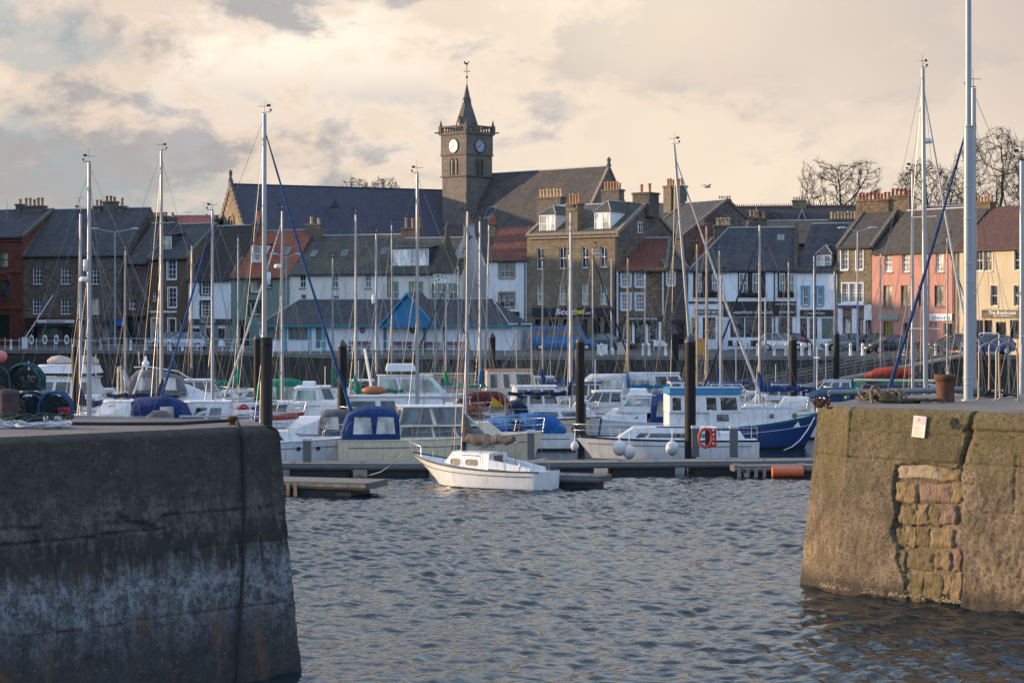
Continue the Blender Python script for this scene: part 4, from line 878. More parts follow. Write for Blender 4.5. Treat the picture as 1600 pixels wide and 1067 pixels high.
# clocks and louvres on the two faces towards the harbour
CF = mat('white_clock_face', (.30, .36, .47), .35, var=.03)
for a in (0, -90):
    M = Matrix.Rotation(R(a), 4, 'Z'); T = lambda p: M @ Vector(p); zc = tz(226.5); r = .74
    ring = [(r * math.cos(2 * math.pi * i / 28), r * math.sin(2 * math.pi * i / 28)) for i in range(28)]
    m = MB(); m.loft([[T((x * k, -hs - y, zc + z * k)) for x, z in ring] for k, y in ((1.14, -.02), (1.14, .09), (1.0, .12), (.97, .06))], True); ck = m.build('clock', mat('black_clock_rim', (.012, .012, .015), .3), e)
    m = MB(); m.poly([T((x * 1.0, -hs - .065, zc + z * 1.0)) for x, z in reversed(ring)][::-1]); m.build('clock_face', CF, ck)
    m = MB()
    for q in range(12):
        t = 2 * math.pi * q / 12; M2 = M @ Matrix.Translation((0, -hs - .075, zc)) @ Matrix.Rotation(t, 4, 'Y'); m.box(-.045, .045, -.006, .0, r * .66, r * .92, M2)
    m.loft([[T((x * k, -hs - .074, zc + z * k)) for x, z in ring] for k in (.60, .63)], True); m.build('numerals', BLACK, ck)
    m = MB()
    for t, l, w_ in ((math.radians(240), .42, .05), (math.radians(0), .0, .04), (math.radians(242 + 0), .62, .032), (math.radians(357), .36, .045)):
        M2 = M @ Matrix.Translation((0, -hs - .09, zc)) @ Matrix.Rotation(t, 4, 'Y'); m.box(-w_, w_, -.006, .0, -.08, max(l, .1), M2)
    m.build('hands', BLACK, ck)
    for dx in (-.34, .34):
        m = MB(); z0_, z1_2 = tz(272), tz(251); m.box(dx - .17, dx + .17, -hs - .0, -hs + .3, z0_, z1_2)
        pts = [(dx - .2, z0_)] + [(dx + .2 * math.cos(math.pi * (1 - i / 8)), z1_2 + .3 * math.sin(math.pi * i / 8)) for i in range(9)] + [(dx + .2, z0_)]
        m = MB(); m.poly([T((x, -hs + .02, z)) for x, z in pts]); lo = m.build('louvre', BLACK, e); m = MB()
        for i in range(9): zc2 = z0_ + (z1_2 - z0_) * (i + .5) / 9; m.hexa([T(p) for p in ((dx - .19, -hs - .03, zc2 - .05), (dx + .19, -hs - .03, zc2 - .05), (dx + .19, -hs + .015, zc2), (dx - .19, -hs + .015, zc2))], [T(p) for p in ((dx - .19, -hs - .03, zc2 - .03), (dx + .19, -hs - .03, zc2 - .03), (dx + .19, -hs + .015, zc2 + .03), (dx - .19, -hs + .015, zc2 + .03))])
        m.build('slat', mat('dark_louvre_slats', (.03, .028, .025), .8), lo)
        m = MB(); m.path([T((x, -hs - .0, z)) for x, z in pts], .07, 5); m.build('surround', DRESS_D, lo)
# ------------------------------------------------------------------ rear rows
CREST = mat('terracotta_crest', (.16, .08, .06), .9)
h = House('crested_terrace', 'long low slate-roofed terrace with terracotta ridge crest seen over the restaurant', xy(1075, 232), xy(1405, 228), 372, 324, dep=12, wall=RUB_D, roof=m_brick('terrace_slate', (.045, .042, .05), (.06, .055, .06), (.02, .02, .02), .36, .24, .008, .02, .4, (.08, .05, .04), .5), cat='terrace')
h.chim(1122, 1142, 312, 306, 5, y=6, mt=RUB_Y, pot=POT_Y); h.chim(1238, 1260, 313, 308, 5, y=6, mt=RUB_Y, pot=POT_Y)
m = MB()
for i in range(96): x = h.W * (i + .5) / 96; m.box(x - .05, x + .05, 5.95, 6.05, h.hr + .1, h.hr + .42)
tag(m.build('ridge_crest', CREST, h.e), kind='stuff')
for u0, u1, vt in ((1126, 1147, 328), (1173, 1190, 322), (1240, 1266, 326)):
    x0, z0 = h.L(u0, 360, .2); x1, _ = h.L(u1, 360, .2); xm, zt = h.L((u0 + u1) / 2, vt, .2); m = MB()
    for a, b in (((x0, z0), (xm, zt)), ((xm, zt), (x1, z0))): m.hexa([(a[0], -.1, a[1] - .3), (b[0], -.1, b[1] - .3), (b[0], .1, b[1] - .3), (a[0], .1, a[1] - .3)], [(a[0], -.1, a[1]), (b[0], -.1, b[1]), (b[0], .1, b[1]), (a[0], .1, a[1])])
    g = m.build('bargeboard', mat('weathered_white', (.35, .40, .45), .6), h.e)
    m = MB(); m.poly([(x0, 0, z0 - .1), (x1, 0, z0 - .1), (xm, 0, zt - .1)]); m.poly([(x1, 0, z0 - .1), (xm, 6, zt - .1), (xm, 0, zt - .1)]); m.poly([(x0, 0, z0 - .1), (xm, 0, zt - .1), (xm, 6, zt - .1)]); m.build('cross_gable', RUB_D, h.e)
h.finish(ridge=CREST)
h = House('rear_slate_house', 'dark slate-roofed house behind the sandstone house with a ridge above its gable', xy(965, 205), xy(1090, 200), 345, 308 + 12, dep=9, wall=RUB_D, roof=SLATE); h.finish()
h = House('red_roof_annexe', 'small annexe with an orange-red roof and two chimney pots behind the cottage', xy(1092, 186), xy(1122, 185), 398, 374, dep=6, wall=mat('brick_wall', (.22, .07, .045), .9), roof=mat('smooth_red_tile'), side=RUB_D) if False else House('red_roof_annexe', 'small annexe with an orange-red roof beside a tall chimney behind the stone cottage', xy(1092, 186), xy(1122, 185), 398, 374, dep=6, wall=RUB_D, roof=TILE_R)
h.chim(1118, 1140, 352, 345, 3, y=3, mt=DRESS_D, pot=POT_Y); h.finish()
# out-of-view houses added beyond the left quay to shade the harbour wall and fronts
for i, (a, b, l, ze_, zr_) in enumerate((((-66, 150), (-65, 177), 'unseen grey stone house added to shade the harbour wall from the low sun', 12.5, 17.0), ((-65, 178), (-68, 214), 'tall unseen stone tenement added to keep the low sun off the town fronts', 16.5, 22.0))):
    h = House('west_shade_house', l, a, b, 0, 0, dep=10, wall=RUB_G, side=RUB_G, roof=SLATE, z_eave=ze_, z_ridge=zr_); q = h.W
    h.e.location = (b[0], b[1], GZ); h.e.rotation_euler.z = math.atan2(b[1] - a[1], b[0] - a[0]) + math.pi
    for k in range(5):
        for r_ in range(int((ze_ - 5) / 3.2)): h.op.append((q * (k + .3) / 5, q * (k + .3) / 5 + 1.0, 1.2 + 3.2 * r_, 3.0 + 3.2 * r_))
    h.finish()
# ------------------------------------------------------------------ the two pier heads
def vnoise(x, y, seed=0):
    xi = np.floor(x).astype(int); yi = np.floor(y).astype(int); xf = x - xi; yf = y - yi; u = xf * xf * (3 - 2 * xf); v = yf * yf * (3 - 2 * yf)
    def h(a, b): n = (a * 374761393 + b * 668265263 + seed * 1442695041) & 0x7fffffff; n = ((n ^ (n >> 13)) * 1274126177) & 0x7fffffff; return (n & 0xffff) / 65535.0
    return (h(xi, yi) * (1 - u) + h(xi + 1, yi) * u) * (1 - v) + (h(xi, yi + 1) * (1 - u) + h(xi + 1, yi + 1) * u) * v
def fbm(x, y, o=4, seed=0): return sum(vnoise(x * 2 ** i, y * 2 ** i, seed + i) / 2 ** i for i in range(o)) / sum(1 / 2 ** i for i in range(o))
def inpoly(x, y, poly):
    r = np.zeros(x.shape, bool); n = len(poly)
    for i in range(n):
        (x0, y0), (x1, y1) = poly[i], poly[(i + 1) % n]
        c = ((y0 > y) != (y1 > y)) & (x < (x1 - x0) * (y - y0) / ((y1 - y0) or 1e-9) + x0); r ^= c
    return r
def dseg(x, y, a, b):
    ax, ay = a; bx, by = b; dx, dy = bx - ax, by - ay; t = np.clip(((x - ax) * dx + (y - ay) * dy) / (dx * dx + dy * dy), 0, 1)
    return np.hypot(x - ax - t * dx, y - ay - t * dy)
class Face:
    """battered wall face along a plan path; s runs along it, z up"""
    def __init__(s, path, ht, batter):
        s.p = [Vector(q) for q in path]; s.h = ht; s.b = batter; s.S = [0]
        for a, b in zip(s.p, s.p[1:]): s.S.append(s.S[-1] + (b - a).length)
    def at(s, q):
        q = max(0, min(s.S[-1] - 1e-6, q))
        for i in range(len(s.p) - 1):
            if q <= s.S[i + 1]: break
        a, b = s.p[i], s.p[i + 1]; t = (q - s.S[i]) / (s.S[i + 1] - s.S[i]); d = (b - a).normalized()
        def nr(j): d2 = (s.p[j + 1] - s.p[j]).normalized(); return Vector((d2.y, -d2.x))
        n = nr(i); r = .35
        if q - s.S[i] < r and i > 0: n = nr(i - 1).lerp(n, .5 + .5 * (q - s.S[i]) / r)
        if s.S[i + 1] - q < r and i < len(s.p) - 2: n = nr(i + 1).lerp(n, .5 + .5 * (s.S[i + 1] - q) / r)
        return a.lerp(b, t), n.normalized()
    def sz(s, u, v, seg):
        a, b = s.p[seg], s.p[seg + 1]; d = (b - a).normalized(); n = Vector((d.y, -d.x)); z = s.h / 2
        for _ in range(6):
            a2 = a - n * (s.b * z / s.h); r = Vector(((u - 800) / F, 1)); t = a2.dot(n) / r.dot(n); z = CH + (HZ - v) / F * t
        return ((r * t - a).dot(d) + s.S[seg], z)
    def grid(s, s0, s1, st, z0=-.6, disp=None, cls=None, mats=None, parent=None, off=(0, 0, 0), names=None, round_=.14, labels=None):
        ss = np.arange(s0, s1 + st / 2, st); zs = np.append(np.arange(z0, s.h - .001, st), s.h); gs, gz_ = np.meshgrid(ss, zs); d = disp(gs, gz_)
        bx = np.array([s.at(q)[0][:] for q in ss]); nn = np.array([s.at(q)[1][:] for q in ss])
        ins = s.b * gz_ / s.h + round_ * np.clip((gz_ - s.h + round_) / round_, 0, 1) ** 2
        px = bx[None, :, 0] + nn[None, :, 0] * (d - ins); py = bx[None, :, 1] + nn[None, :, 1] * (d - ins); co = np.stack([px - off[0], py - off[1], gz_ - off[2]], -1)
        cc = cls((gs[:-1, :-1] + gs[1:, 1:]) / 2, (gz_[:-1, :-1] + gz_[1:, 1:]) / 2)
        ny, nx = gs.shape; idx = np.arange(ny * nx).reshape(ny, nx); q = np.stack([idx[:-1, :-1], idx[:-1, 1:], idx[1:, 1:], idx[1:, :-1]], -1); flat = co.reshape(-1, 3); out = []
        for k in np.unique(cc):
            fq = q[cc == k]; used, inv = np.unique(fq, return_inverse=True); me = bpy.data.meshes.new(names[k]); me.from_pydata(flat[used].tolist(), [], inv.reshape(-1, 4).tolist())
            me.polygons.foreach_set('use_smooth', [True] * len(fq)); me.materials.append(mats[k] if isinstance(mats, dict) else mats)
            o = bpy.data.objects.new(names[k], me); COL.objects.link(o); o.parent = parent; out.append(o)
        s.rim = [(float(px[-1, i]), float(py[-1, i])) for i in range(nx)]
        return out
# concrete of the sunlit pier
mp = NT('ochre_pier_concrete'); v = mp.vec(rnd=False); sepz = mp.n('ShaderNodeSeparateXYZ'); mp.l(v, sepz.inputs[0]); zc_ = sepz.outputs[2]
big_ = mp.noise(v, .7, 6, .65, .4); sm = mp.noise(v, 14, 6, .75); stk = mp.noise(mp.vec(scale=(2.2, 2.2, .25), rnd=False), 1.4, 6, .7)
c = mp.ramp(big_, [(.36, (.085, .066, .045)), (.5, (.19, .145, .095)), (.64, (.30, .23, .15))])
zr = mp.math('ADD', zc_, mp.math('MULTIPLY', stk, 1.6)); c = mp.mix(mp.ramp(mp.math('MULTIPLY', zr, .2), [(.60, 0.0), (.95, .75)]), c, (.125, .105, .04))
c = mp.mix(mp.ramp(stk, [(.50, 0.0), (.68, .55)]), c, (.070, .052, .03)); c = mp.mix(mp.ramp(sm, [(.40, .85), (.50, 0.0)]), c, (.045, .035, .025))
vs_ = mp.n('ShaderNodeTexVoronoi'); mp.l(v, vs_.inputs['Vector']); vs_.inputs['Scale'].default_value = 16; sps = mp.n('ShaderNodeSeparateXYZ'); mp.l(vs_.outputs['Color'], sps.inputs[0])
c = mp.mix(mp.math('MULTIPLY', mp.ramp(vs_.outputs['Distance'], [(.16, 1.0), (.26, 0.0)]), mp.ramp(sps.outputs[0], [(.82, 0.0), (.86, .65)])), c, (.50, .43, .33))
moss = mp.noise(mp.vec(loc=(4, 9, 2), rnd=False), 1.6, 7, .75); c = mp.mix(mp.ramp(moss, [(.50, 0.0), (.66, .6)]), c, (.085, .080, .02))
c = mp.mix(mp.ramp(mp.math('ADD', zc_, mp.math('MULTIPLY', sm, .25)), [(.30, .85), (.62, 0.0)]), c, (.035, .03, .022))
mp.bump(mp.math('ADD', mp.math('MULTIPLY', sm, .7), mp.math('MULTIPLY', mp.noise(v, 45, 3, .7), .5)), .05, 1.0); PIER_R = mp.set(c, .93)
mk = NT('shaded_pier_concrete'); v = mk.vec(rnd=False); sep = mk.n('ShaderNodeSeparateXYZ'); mk.l(v, sep.inputs[0]); Zc = sep.outputs[2]
w1 = mk.noise(mk.vec(scale=(.8, .8, .5), rnd=False), 1.2, 7, .7); w2 = mk.noise(mk.vec(scale=(4.6, 4.6, .26), rnd=False), 1.4, 7, .75); w3 = mk.noise(v, 12, 6, .75)
zz_ = mk.math('ADD', Zc, mk.math('ADD', mk.math('MULTIPLY', mk.math('SUBTRACT', w2, .5), 2.2), mk.math('MULTIPLY', mk.math('SUBTRACT', w1, .5), 1.1)))
c = mk.ramp(mk.math('MULTIPLY', zz_, .2), [(.0, (.040, .042, .045)), (.12, (.045, .047, .05)), (.26, (.12, .13, .145)), (.37, (.24, .27, .30)), (.44, (.14, .15, .155)), (.50, (.030, .029, .027)), (.545, (.022, .021, .019)), (.60, (.12, .11, .09)), (.66, (.115, .11, .095)), (.72, (.062, .058, .048)), (1.0, (.046, .044, .036))])
c = mk.mix(mk.ramp(w3, [(.36, .85), (.52, 0.0)]), c, (.022, .021, .020)); pt_ = mk.noise(mk.vec(loc=(3, 3, 8), rnd=False), 3.2, 8, .8); c = mk.mix(mk.ramp(pt_, [(.47, 0.0), (.56, .75)]), c, (.028, .027, .026)); c = mk.mix(mk.ramp(w1, [(.50, 0.0), (.72, .5)]), c, (.075, .055, .04))
rs_ = mk.noise(mk.vec(scale=(1.6, 1.6, .35), loc=(7, 1, 0), rnd=False), 1.5, 4, .6); c = mk.mix(mk.math('MULTIPLY', mk.ramp(rs_, [(.56, 0.0), (.68, .5)]), mk.ramp(mk.math('MULTIPLY', Zc, .2), [(.16, 1.0), (.50, 0.0)])), c, (.16, .075, .035))
fl = mk.n('ShaderNodeTexVoronoi'); mk.l(v, fl.inputs['Vector']); fl.inputs['Scale'].default_value = 9; fs = mk.n('ShaderNodeSeparateXYZ'); mk.l(fl.outputs['Color'], fs.inputs[0])
c = mk.mix(mk.math('MULTIPLY', mk.ramp(fl.outputs['Distance'], [(.12, 1.0), (.26, 0.0)]), mk.ramp(fs.outputs[0], [(.8, 0.0), (.85, .5)])), c, (.20, .20, .18))
mk.bump(mk.math('ADD', mk.math('MULTIPLY', w3, .7), mk.math('MULTIPLY', mk.noise(v, 40, 3, .7), .4)), .045); PIER_L = mk.set(c, .85)
mt_ = NT('pier_deck_concrete'); v = mt_.vec(rnd=False); c = mt_.ramp(mt_.noise(v, 1.2, 6, .65), [(.3, (.10, .085, .075)), (.7, (.19, .165, .15))]); mt_.bump(mt_.noise(v, 20, 4), .02); DECKC = mt_.set(c, .85)
# --- right pier
RH = 4.62
fr = Face([(9.3, 55.2), (7.42, 50.5), (8.08, 48.95), (11.85, 45.3), (18.5, 38.9)], RH, .48); OFFR = (8.08, 48.95, 0)
er = empty('sunlit_pier', OFFR, 0, 'sunlit ochre concrete pier head with exposed masonry, a crack and a white notice', 'pier')
def SR(u, v): return fr.sz(u, v, 2)
hole = [SR(*p) for p in ((1397, 728), (1432, 723), (1470, 729), (1498, 734), (1504, 770), (1503, 812), (1507, 850), (1506, 895), (1500, 950), (1418, 945), (1414, 905), (1401, 882), (1400, 850), (1391, 836), (1400, 800), (1394, 770))]
crack = [SR(*p) for p in ((1522, 636), (1517, 660), (1510, 692), (1503, 718), (1499, 735))]
crack2 = [SR(*p) for p in ((1497, 760), (1500, 800), (1504, 850), (1503, 905))]
JH = SR(1400, 719)[1]; JH2 = SR(1400, 676)[1]; JR = SR(1560, 675)[1]; SV1 = SR(1324, 700)[0]; SV2 = SR(1503, 700)[0]; SC = fr.S[2] - .0
JL = SR(1560, 802)[1]; SV3 = SR(1583, 800)[0]
def disp_r(s, z):
    d = .05 * (fbm(s * 1.1, z * 1.1, 4, 3) - .5) + .045 * (fbm(s * 7, z * 7, 3, 8) - .5)
    ws = s + .06 * (fbm(s * 3, z * 3, 3, 1) - .5); wz = z + .06 * (fbm(s * 3, z * 3, 3, 5) - .5)
    def groove(dist, w, dep): return -dep * np.clip(1 - dist / w, 0, 1) ** .7
    d += groove(np.abs(wz - JH), .035, .055) * np.ones_like(s)
    d += groove(np.where((s > SV1) & (s < SV2), np.abs(wz - JH2), 9), .03, .03) + groove(np.where(z > JH, np.abs(ws - SV1), 9), .03, .04)
    d += groove(np.where(s > SV2, np.abs(wz - JR), 9), .05, .08) + groove(np.where(s > SR(1540, 802)[0], np.abs(wz - JL), 9), .03, .06) + groove(np.where((s > SV3 - .05) & (z < JR - .5) & (z > JL), np.abs(ws - SV3), 9), .03, .06)
    # coarse spalled surface on the right-hand lower part
    rough = ((s > SV2) & (z < JH)).astype(float) * np.clip((JH - z) / .5, 0, 1); d += rough * .09 * (fbm(s * 9, z * 6, 3, 21) - .5)
    band = ((s > SV2 + .1) & (z < JR) & (z > JR - .22)); d -= np.where(band, .07 * fbm(s * 2, z * 9, 3, 11), 0)
    dc = np.minimum.reduce([dseg(ws, wz, a, b) for a, b in zip(crack, crack[1:])]); d -= .16 * np.clip(1 - dc / .055, 0, 1) ** .6
    chip = np.minimum.reduce([dseg(ws, wz, a, b) for a, b in zip(crack[1:], crack[2:])]); d -= .07 * np.clip(1 - (chip - .02) / .16, 0, 1) * (fbm(s * 6, z * 6, 3, 9) > .45)
    wob = .05 * (fbm(s * 5, z * 5, 3, 14) - .5) * 2; inside = inpoly(s + wob, z + wob, hole); d = np.where(inside, -.12 + .07 * (fbm(s * 6, z * 6, 3, 2) - .5), d)
    return d
def cls_r(s, z):
    k = np.zeros(s.shape, int); k[(s >= SC) & (z >= JH) & (s < SV2)] = 1; k[(s >= SV1) & (z >= JH2) & (s < SV2)] = 2; k[(z < JH) & (s < SV2)] = 3; k[(s >= SV2) & (z >= JR)] = 4; k[(s >= SV2) & (z < JR) & (z >= JH)] = 5; k[(s >= SV2) & (z < JH)] = 6
    return k
fr.grid(1.6, fr.S[-1] - .3, .036, -.7, disp_r, cls_r, PIER_R, er, OFFR, {i: 'concrete_block' for i in range(7)})
rim = fr.rim; m = MB(); bk = [(10.0, 57.6), (24, 59), (24, 40)]
m.poly([(x - OFFR[0], y - OFFR[1], RH) for x, y in rim[::6]] + [(26 - OFFR[0], 31 - OFFR[1], RH), (30 - OFFR[0], 57 - OFFR[1], RH), (12 - OFFR[0], 57.2 - OFFR[1], RH), (9.9 - OFFR[0], 55.5 - OFFR[1], RH)])
m.build('deck', DECKC, er)
m = MB(); pl = [(9.9, 55.5), (12, 57.2), (30, 57)]
for a, b in zip(pl, pl[1:]): m.poly([(a[0] - OFFR[0], a[1] - OFFR[1], RH), (b[0] - OFFR[0], b[1] - OFFR[1], RH), (b[0] - OFFR[0], b[1] - OFFR[1] + .3, -.6), (a[0] - OFFR[0], a[1] - OFFR[1] + .3, -.6)])
m.build('rear_face', PIER_R, er)
# the exposed stones in the hole
STM = [NT('exposed_stone_%s' % n) for n in ('ochre', 'pinkish', 'pale', 'olive')]; sc_ = ((.23, .165, .085), (.22, .145, .10), (.34, .27, .18), (.15, .115, .055)); SMs = []
for q, cc in zip(STM, sc_):
    v = q.vec(); n_ = q.noise(v, 5, 7, .75); c = q.ramp(n_, [(.3, tuple(x * .35 for x in cc)), (.5, cc), (.75, tuple(min(1, x * 1.3) for x in cc))]); q.bump(q.math('ADD', n_, q.noise(q.vec(scale=(5, 5, 1.2)), 4, 4)), .05); SMs.append(q.set(c, .95))
rows = [((1400, 727, 1466, 749), 2), ((1467, 728, 1499, 752), 0), ((1398, 752, 1430, 786), 0), ((1432, 754, 1484, 786), 1), ((1486, 755, 1500, 786), 0), ((1402, 789, 1415, 820), 0), ((1416, 789, 1430, 820), 3), ((1431, 789, 1446, 820), 0), ((1447, 790, 1465, 821), 3), ((1467, 789, 1492, 821), 1),
        ((1399, 823, 1410, 855), 3), ((1412, 823, 1428, 855), 0), ((1430, 823, 1449, 856), 3), ((1451, 823, 1486, 858), 0), ((1402, 859, 1411, 892), 3), ((1413, 859, 1453, 893), 3), ((1461, 860, 1483, 892), 0), ((1485, 858, 1497, 893), 1), ((1413, 896, 1440, 941), 3), ((1441, 896, 1471, 943), 3), ((1473, 898, 1483, 930), 0), ((1485, 896, 1499, 945), 0)]
dirr = (fr.p[3] - fr.p[2]).normalized(); nrr = Vector((dirr.y, -dirr.x))
for (u0, v0, u1, v1), k in rows:
    v0 += random.uniform(-2.2, 2.2); v1 += random.uniform(-2.2, 2.2)
    s0, z1 = SR(u0 - 1, v0 - 1.4); s1, z0 = SR(u1 + 1, v1 + 1.4); nx_, nz_ = 12, 12; rings = []; hs_ = random.uniform(.0, .07)
    for j in range(nz_):
        row = []
        for i in range(nx_):
            a, b = i / (nx_ - 1), j / (nz_ - 1); ed = min(a, 1 - a) * (s1 - s0), min(b, 1 - b) * (z1 - z0); e_ = min(1, min(ed) / .022) ** .5
            q = s0 + (s1 - s0) * a + .02 * math.sin(9 * b + u0); z = z0 + (z1 - z0) * b + .02 * math.sin(7 * a + v0)
            dp = -.125 + (.045 + hs_ * .7) * e_ + .05 * (float(fbm(np.array(q * 9.), np.array(z * 9.), 3, u0)) - .5) * 2
            base = fr.p[2] + dirr * (q - fr.S[2]) + nrr * (dp - .48 * z / RH); row.append(Vector((base.x - OFFR[0], base.y - OFFR[1], z)))
        rings.append(row)
    MB().loft(rings).build('stone', SMs[k], er)
# waterline crust of barnacles
m = MB(); rnd = random.Random(4)
for i in range(2600):
    q = rnd.uniform(3, fr.S[-1] - .5); z = .07 + abs(rnd.gauss(0, .06)); p, n = fr.at(q); p = p + n * (.0 - .48 * z / RH); r = rnd.uniform(.008, .024)
    m.ball((p.x - OFFR[0], p.y - OFFR[1], z), r * 1.4, r, r * .8, 5, 3) if fbm(np.array(q * 1.7), np.array(.3), 3, 5) > .42 else None
tag(m.build('barnacles', mat('barnacle_crust', (.34, .27, .16), .95, var=.4), er), kind='stuff')
# notice
s0, z1 = SR(1428, 649); s1, z0 = SR(1448, 684); p, n = fr.at((s0 + s1) / 2); zm = (z0 + z1) / 2; th = math.atan2(dirr.y, dirr.x)
nb = empty('notice_board', (p.x - n.x * .48 * zm / RH + n.x * .05, p.y - n.y * .48 * zm / RH + n.y * .05, zm), th, 'faded white notice with red emblem fixed to the sunlit pier face', 'notice')
nb.rotation_euler = (R(-5.9), R(4), th); w_, h_ = (s1 - s0) * .45, (z1 - z0) * .49
MB().box(-w_, w_, -.012, .02, -h_, h_).build('board', mat('weathered_notice', (.66, .60, .52), .5, var=.1, dirt=.15), nb)
MB().box(-w_ * .9, w_ * .9, -.015, -.0125, h_ * .2, h_ * .93).build('print_panel', mat('faded_grey_print', (.48, .46, .46), .6), nb)
MB().lathe([(.045, -.002), (.045, 0)], 12).build('emblem', mat('faded_red_print', (.55, .22, .18), .6), nb, (-w_ * .1, -.0165, h_ * .62), (R(90), 0, 0))
m = MB()
for i in range(6): m.box(-w_ * .75, w_ * (.75 - .25 * (i % 3) * .6), -.0145, -.0125, -h_ * (.02 + .15 * i) - .008, -h_ * (.02 + .15 * i) + .004)
m.build('text_line', mat('faded_print', (.40, .30, .25), .6), nb)
# --- left pier
LH = 4.75
fl_ = Face([(-12.6, 29.9), (-4.72, 37.35), (-4.05, 37.95), (-4.75, 40.5), (-9.6, 43.0)], LH, .52); OFFL = (-4.72, 37.35, 0)
el_ = empty('shaded_pier', OFFL, 0, 'dark shaded concrete pier head with tide stains and a rope hanging down its face', 'pier')
def SL(u, v): return fl_.sz(u, v, 0)
K1 = SL(300, 802)[1]; K2 = SL(150, 836)[1]; K3 = SL(330, 856)[1]; K4 = SL(100, 985)[1]; SVL = SL(256, 820)[0]
def disp_l(s, z):
    d = .05 * (fbm(s * 1.1, z * 1.1, 4, 31) - .5) + .04 * (fbm(s * 7, z * 7, 3, 38) - .5); ws = s + .05 * (fbm(s * 3, z * 3, 3, 1) - .5); wz = z + .05 * (fbm(s * 3, z * 3, 3, 5) - .5) - .012 * (s - SVL)
    def groove(dist, w, dep): return -dep * np.clip(1 - dist / w, 0, 1) ** .7
    d += groove(np.where(s > SVL, np.abs(wz - K1), 9), .02, .03) + groove(np.where(s <= SVL, np.abs(wz - K2), 9), .03, .06) + groove(np.where(s > SVL, np.abs(wz - K3), 9), .02, .03) + groove(np.abs(wz - K4), .02, .03) + groove(np.where((z > K3) & (z < K1), np.abs(ws - SVL), 9), .02, .03)
    d -= .03 * ((s > SVL) & (z < K1)) * 1.0
    g = dseg(ws, wz, (SL(185, 812)), (SL(240, 822))); d -= .10 * np.clip(1 - g / .14, 0, 1) * (fbm(s * 5, z * 5, 3, 77) > .42)
    d -= .07 * np.clip(1 - dseg(ws, wz, SL(-20, 823), SL(60, 823)) / .04, 0, 1)
    return d
def cls_l(s, z):
    k = np.zeros(s.shape, int); up = np.where(s > SVL, K1, K2); k[z < up] = 1; k[(s > SVL) & (z < K1)] = 2; k[(s > SVL) & (z < K3)] = 3; k[z < K4] = 4; return k
fl_.grid(2.5, fl_.S[-1] - .1, .040, -.7, disp_l, cls_l, PIER_L, el_, OFFL, {i: 'concrete_block' for i in range(5)})
m = MB(); m.poly([(x - OFFL[0], y - OFFL[1], LH) for x, y in fl_.rim[::6]] + [(-24 - OFFL[0], 43.8 - OFFL[1], LH), (-24 - OFFL[0], 24 - OFFL[1], LH), (-15 - OFFL[0], 27 - OFFL[1], LH)]); m.build('deck', DECKC, el_)
m = MB(); m.poly([(-9.6 - OFFL[0], 42.9 - OFFL[1], LH), (-24 - OFFL[0], 43.8 - OFFL[1], LH), (-24 - OFFL[0], 44.1 - OFFL[1], -.6), (-9.6 - OFFL[0], 43.2 - OFFL[1], -.6)]); m.build('rear_face', PIER_L, el_)
# ------------------------------------------------------------------ things on the piers
RUST = mat('rusty_iron', (.11, .048, .025), .8, .2, var=.5, sc=6, bump=.01); PURR = mat('dark_purple_iron', (.055, .035, .038), .7, .2, var=.4, sc=6, bump=.01); GALV = mat('galvanised_steel', (.34, .36, .38), .45, .6, var=.15); GALVR = mat('weathered_steel', (.26, .23, .20), .6, .5, var=.3, dirt=.3)
def at_deck(u, v, zt): D = F * (CH - zt) / (v - HZ); return Vector(((u - 800) * D / F, D, zt))
def bollard(name, label, u, v, zt, wpx, hpx, mt, prof):
    p = at_deck(u, v, zt); s = F / p.y; e = empty(name, p, 0, label, 'bollard'); r, h_ = wpx / s / 2, hpx / s
    MB().lathe([(a * r, b * h_) for a, b in prof[0]], 20).build('post', mt, e); MB().lathe([(a * r, b * h_) for a, b in prof[1]], 20).build('cap', mt, e); return e
bollard('bollard', 'dark purple domed iron bollard beside the lobster creels', 12, 653.5, LH, 37, 46, PURR, ([(1, 0), (1.0, .02), (.97, .1), (.97, .82)], [(1.0, .8), (1.02, .86), (.93, .93), (.7, .98), (.3, 1.0), (.02, 1.0)]))
bollard('bollard', 'rusty iron bollard with a thick rim in front of the tall grey pole', 1477, 628, RH, 30, 43, RUST, ([(.98, 0), (.95, .1), (.93, .66), (1.0, .76)], [(1.0, .76), (1.14, .80), (1.16, .95), (1.1, 1.0), (.9, 1.0), (.85, .97), (.02, .97)]))
p = at_deck(363, 663.5, LH); e = empty('mooring_bollard', p, 0, 'small rusty mushroom bollard at the edge of the shaded pier', 'bollard'); MB().lathe([(.09, 0), (.05, .04), (.045, .10), (.12, .13), (.12, .16), (.03, .18)], 12).build('post', RUST, e)
ROPE_D = mat('tarry_rope', (.022, .022, .024), .9); m = MB(); q0 = Vector((at_deck(92, 664, LH))); pts = [q0 + Vector((0, 0, .03)), at_deck(180, 664.5, LH) + Vector((0, 0, .03)), at_deck(280, 664.2, LH) + Vector((0, 0, .035)), p + Vector((-.12, -.02, .08)), p + Vector((.1, -.04, .08))]
for u, v in ((371, 668), (378, 690), (379, 760), (378, 860), (373, 960), (369, 1050), (367, 1075)):
    s_, z_ = SL(u, v); a, n = fl_.at(min(s_, fl_.S[1] - .05)); a = a + n * (.06 - .52 * z_ / LH); pts.append(Vector((a.x, a.y, min(z_, LH + .03))))
o = MB().path([Vector(x) - Vector(p) for x in pts], .036, 6).build('hanging_rope', ROPE_D, None, p); tag(o, 'dark mooring rope led over the shaded pier edge down into the water', 'rope')
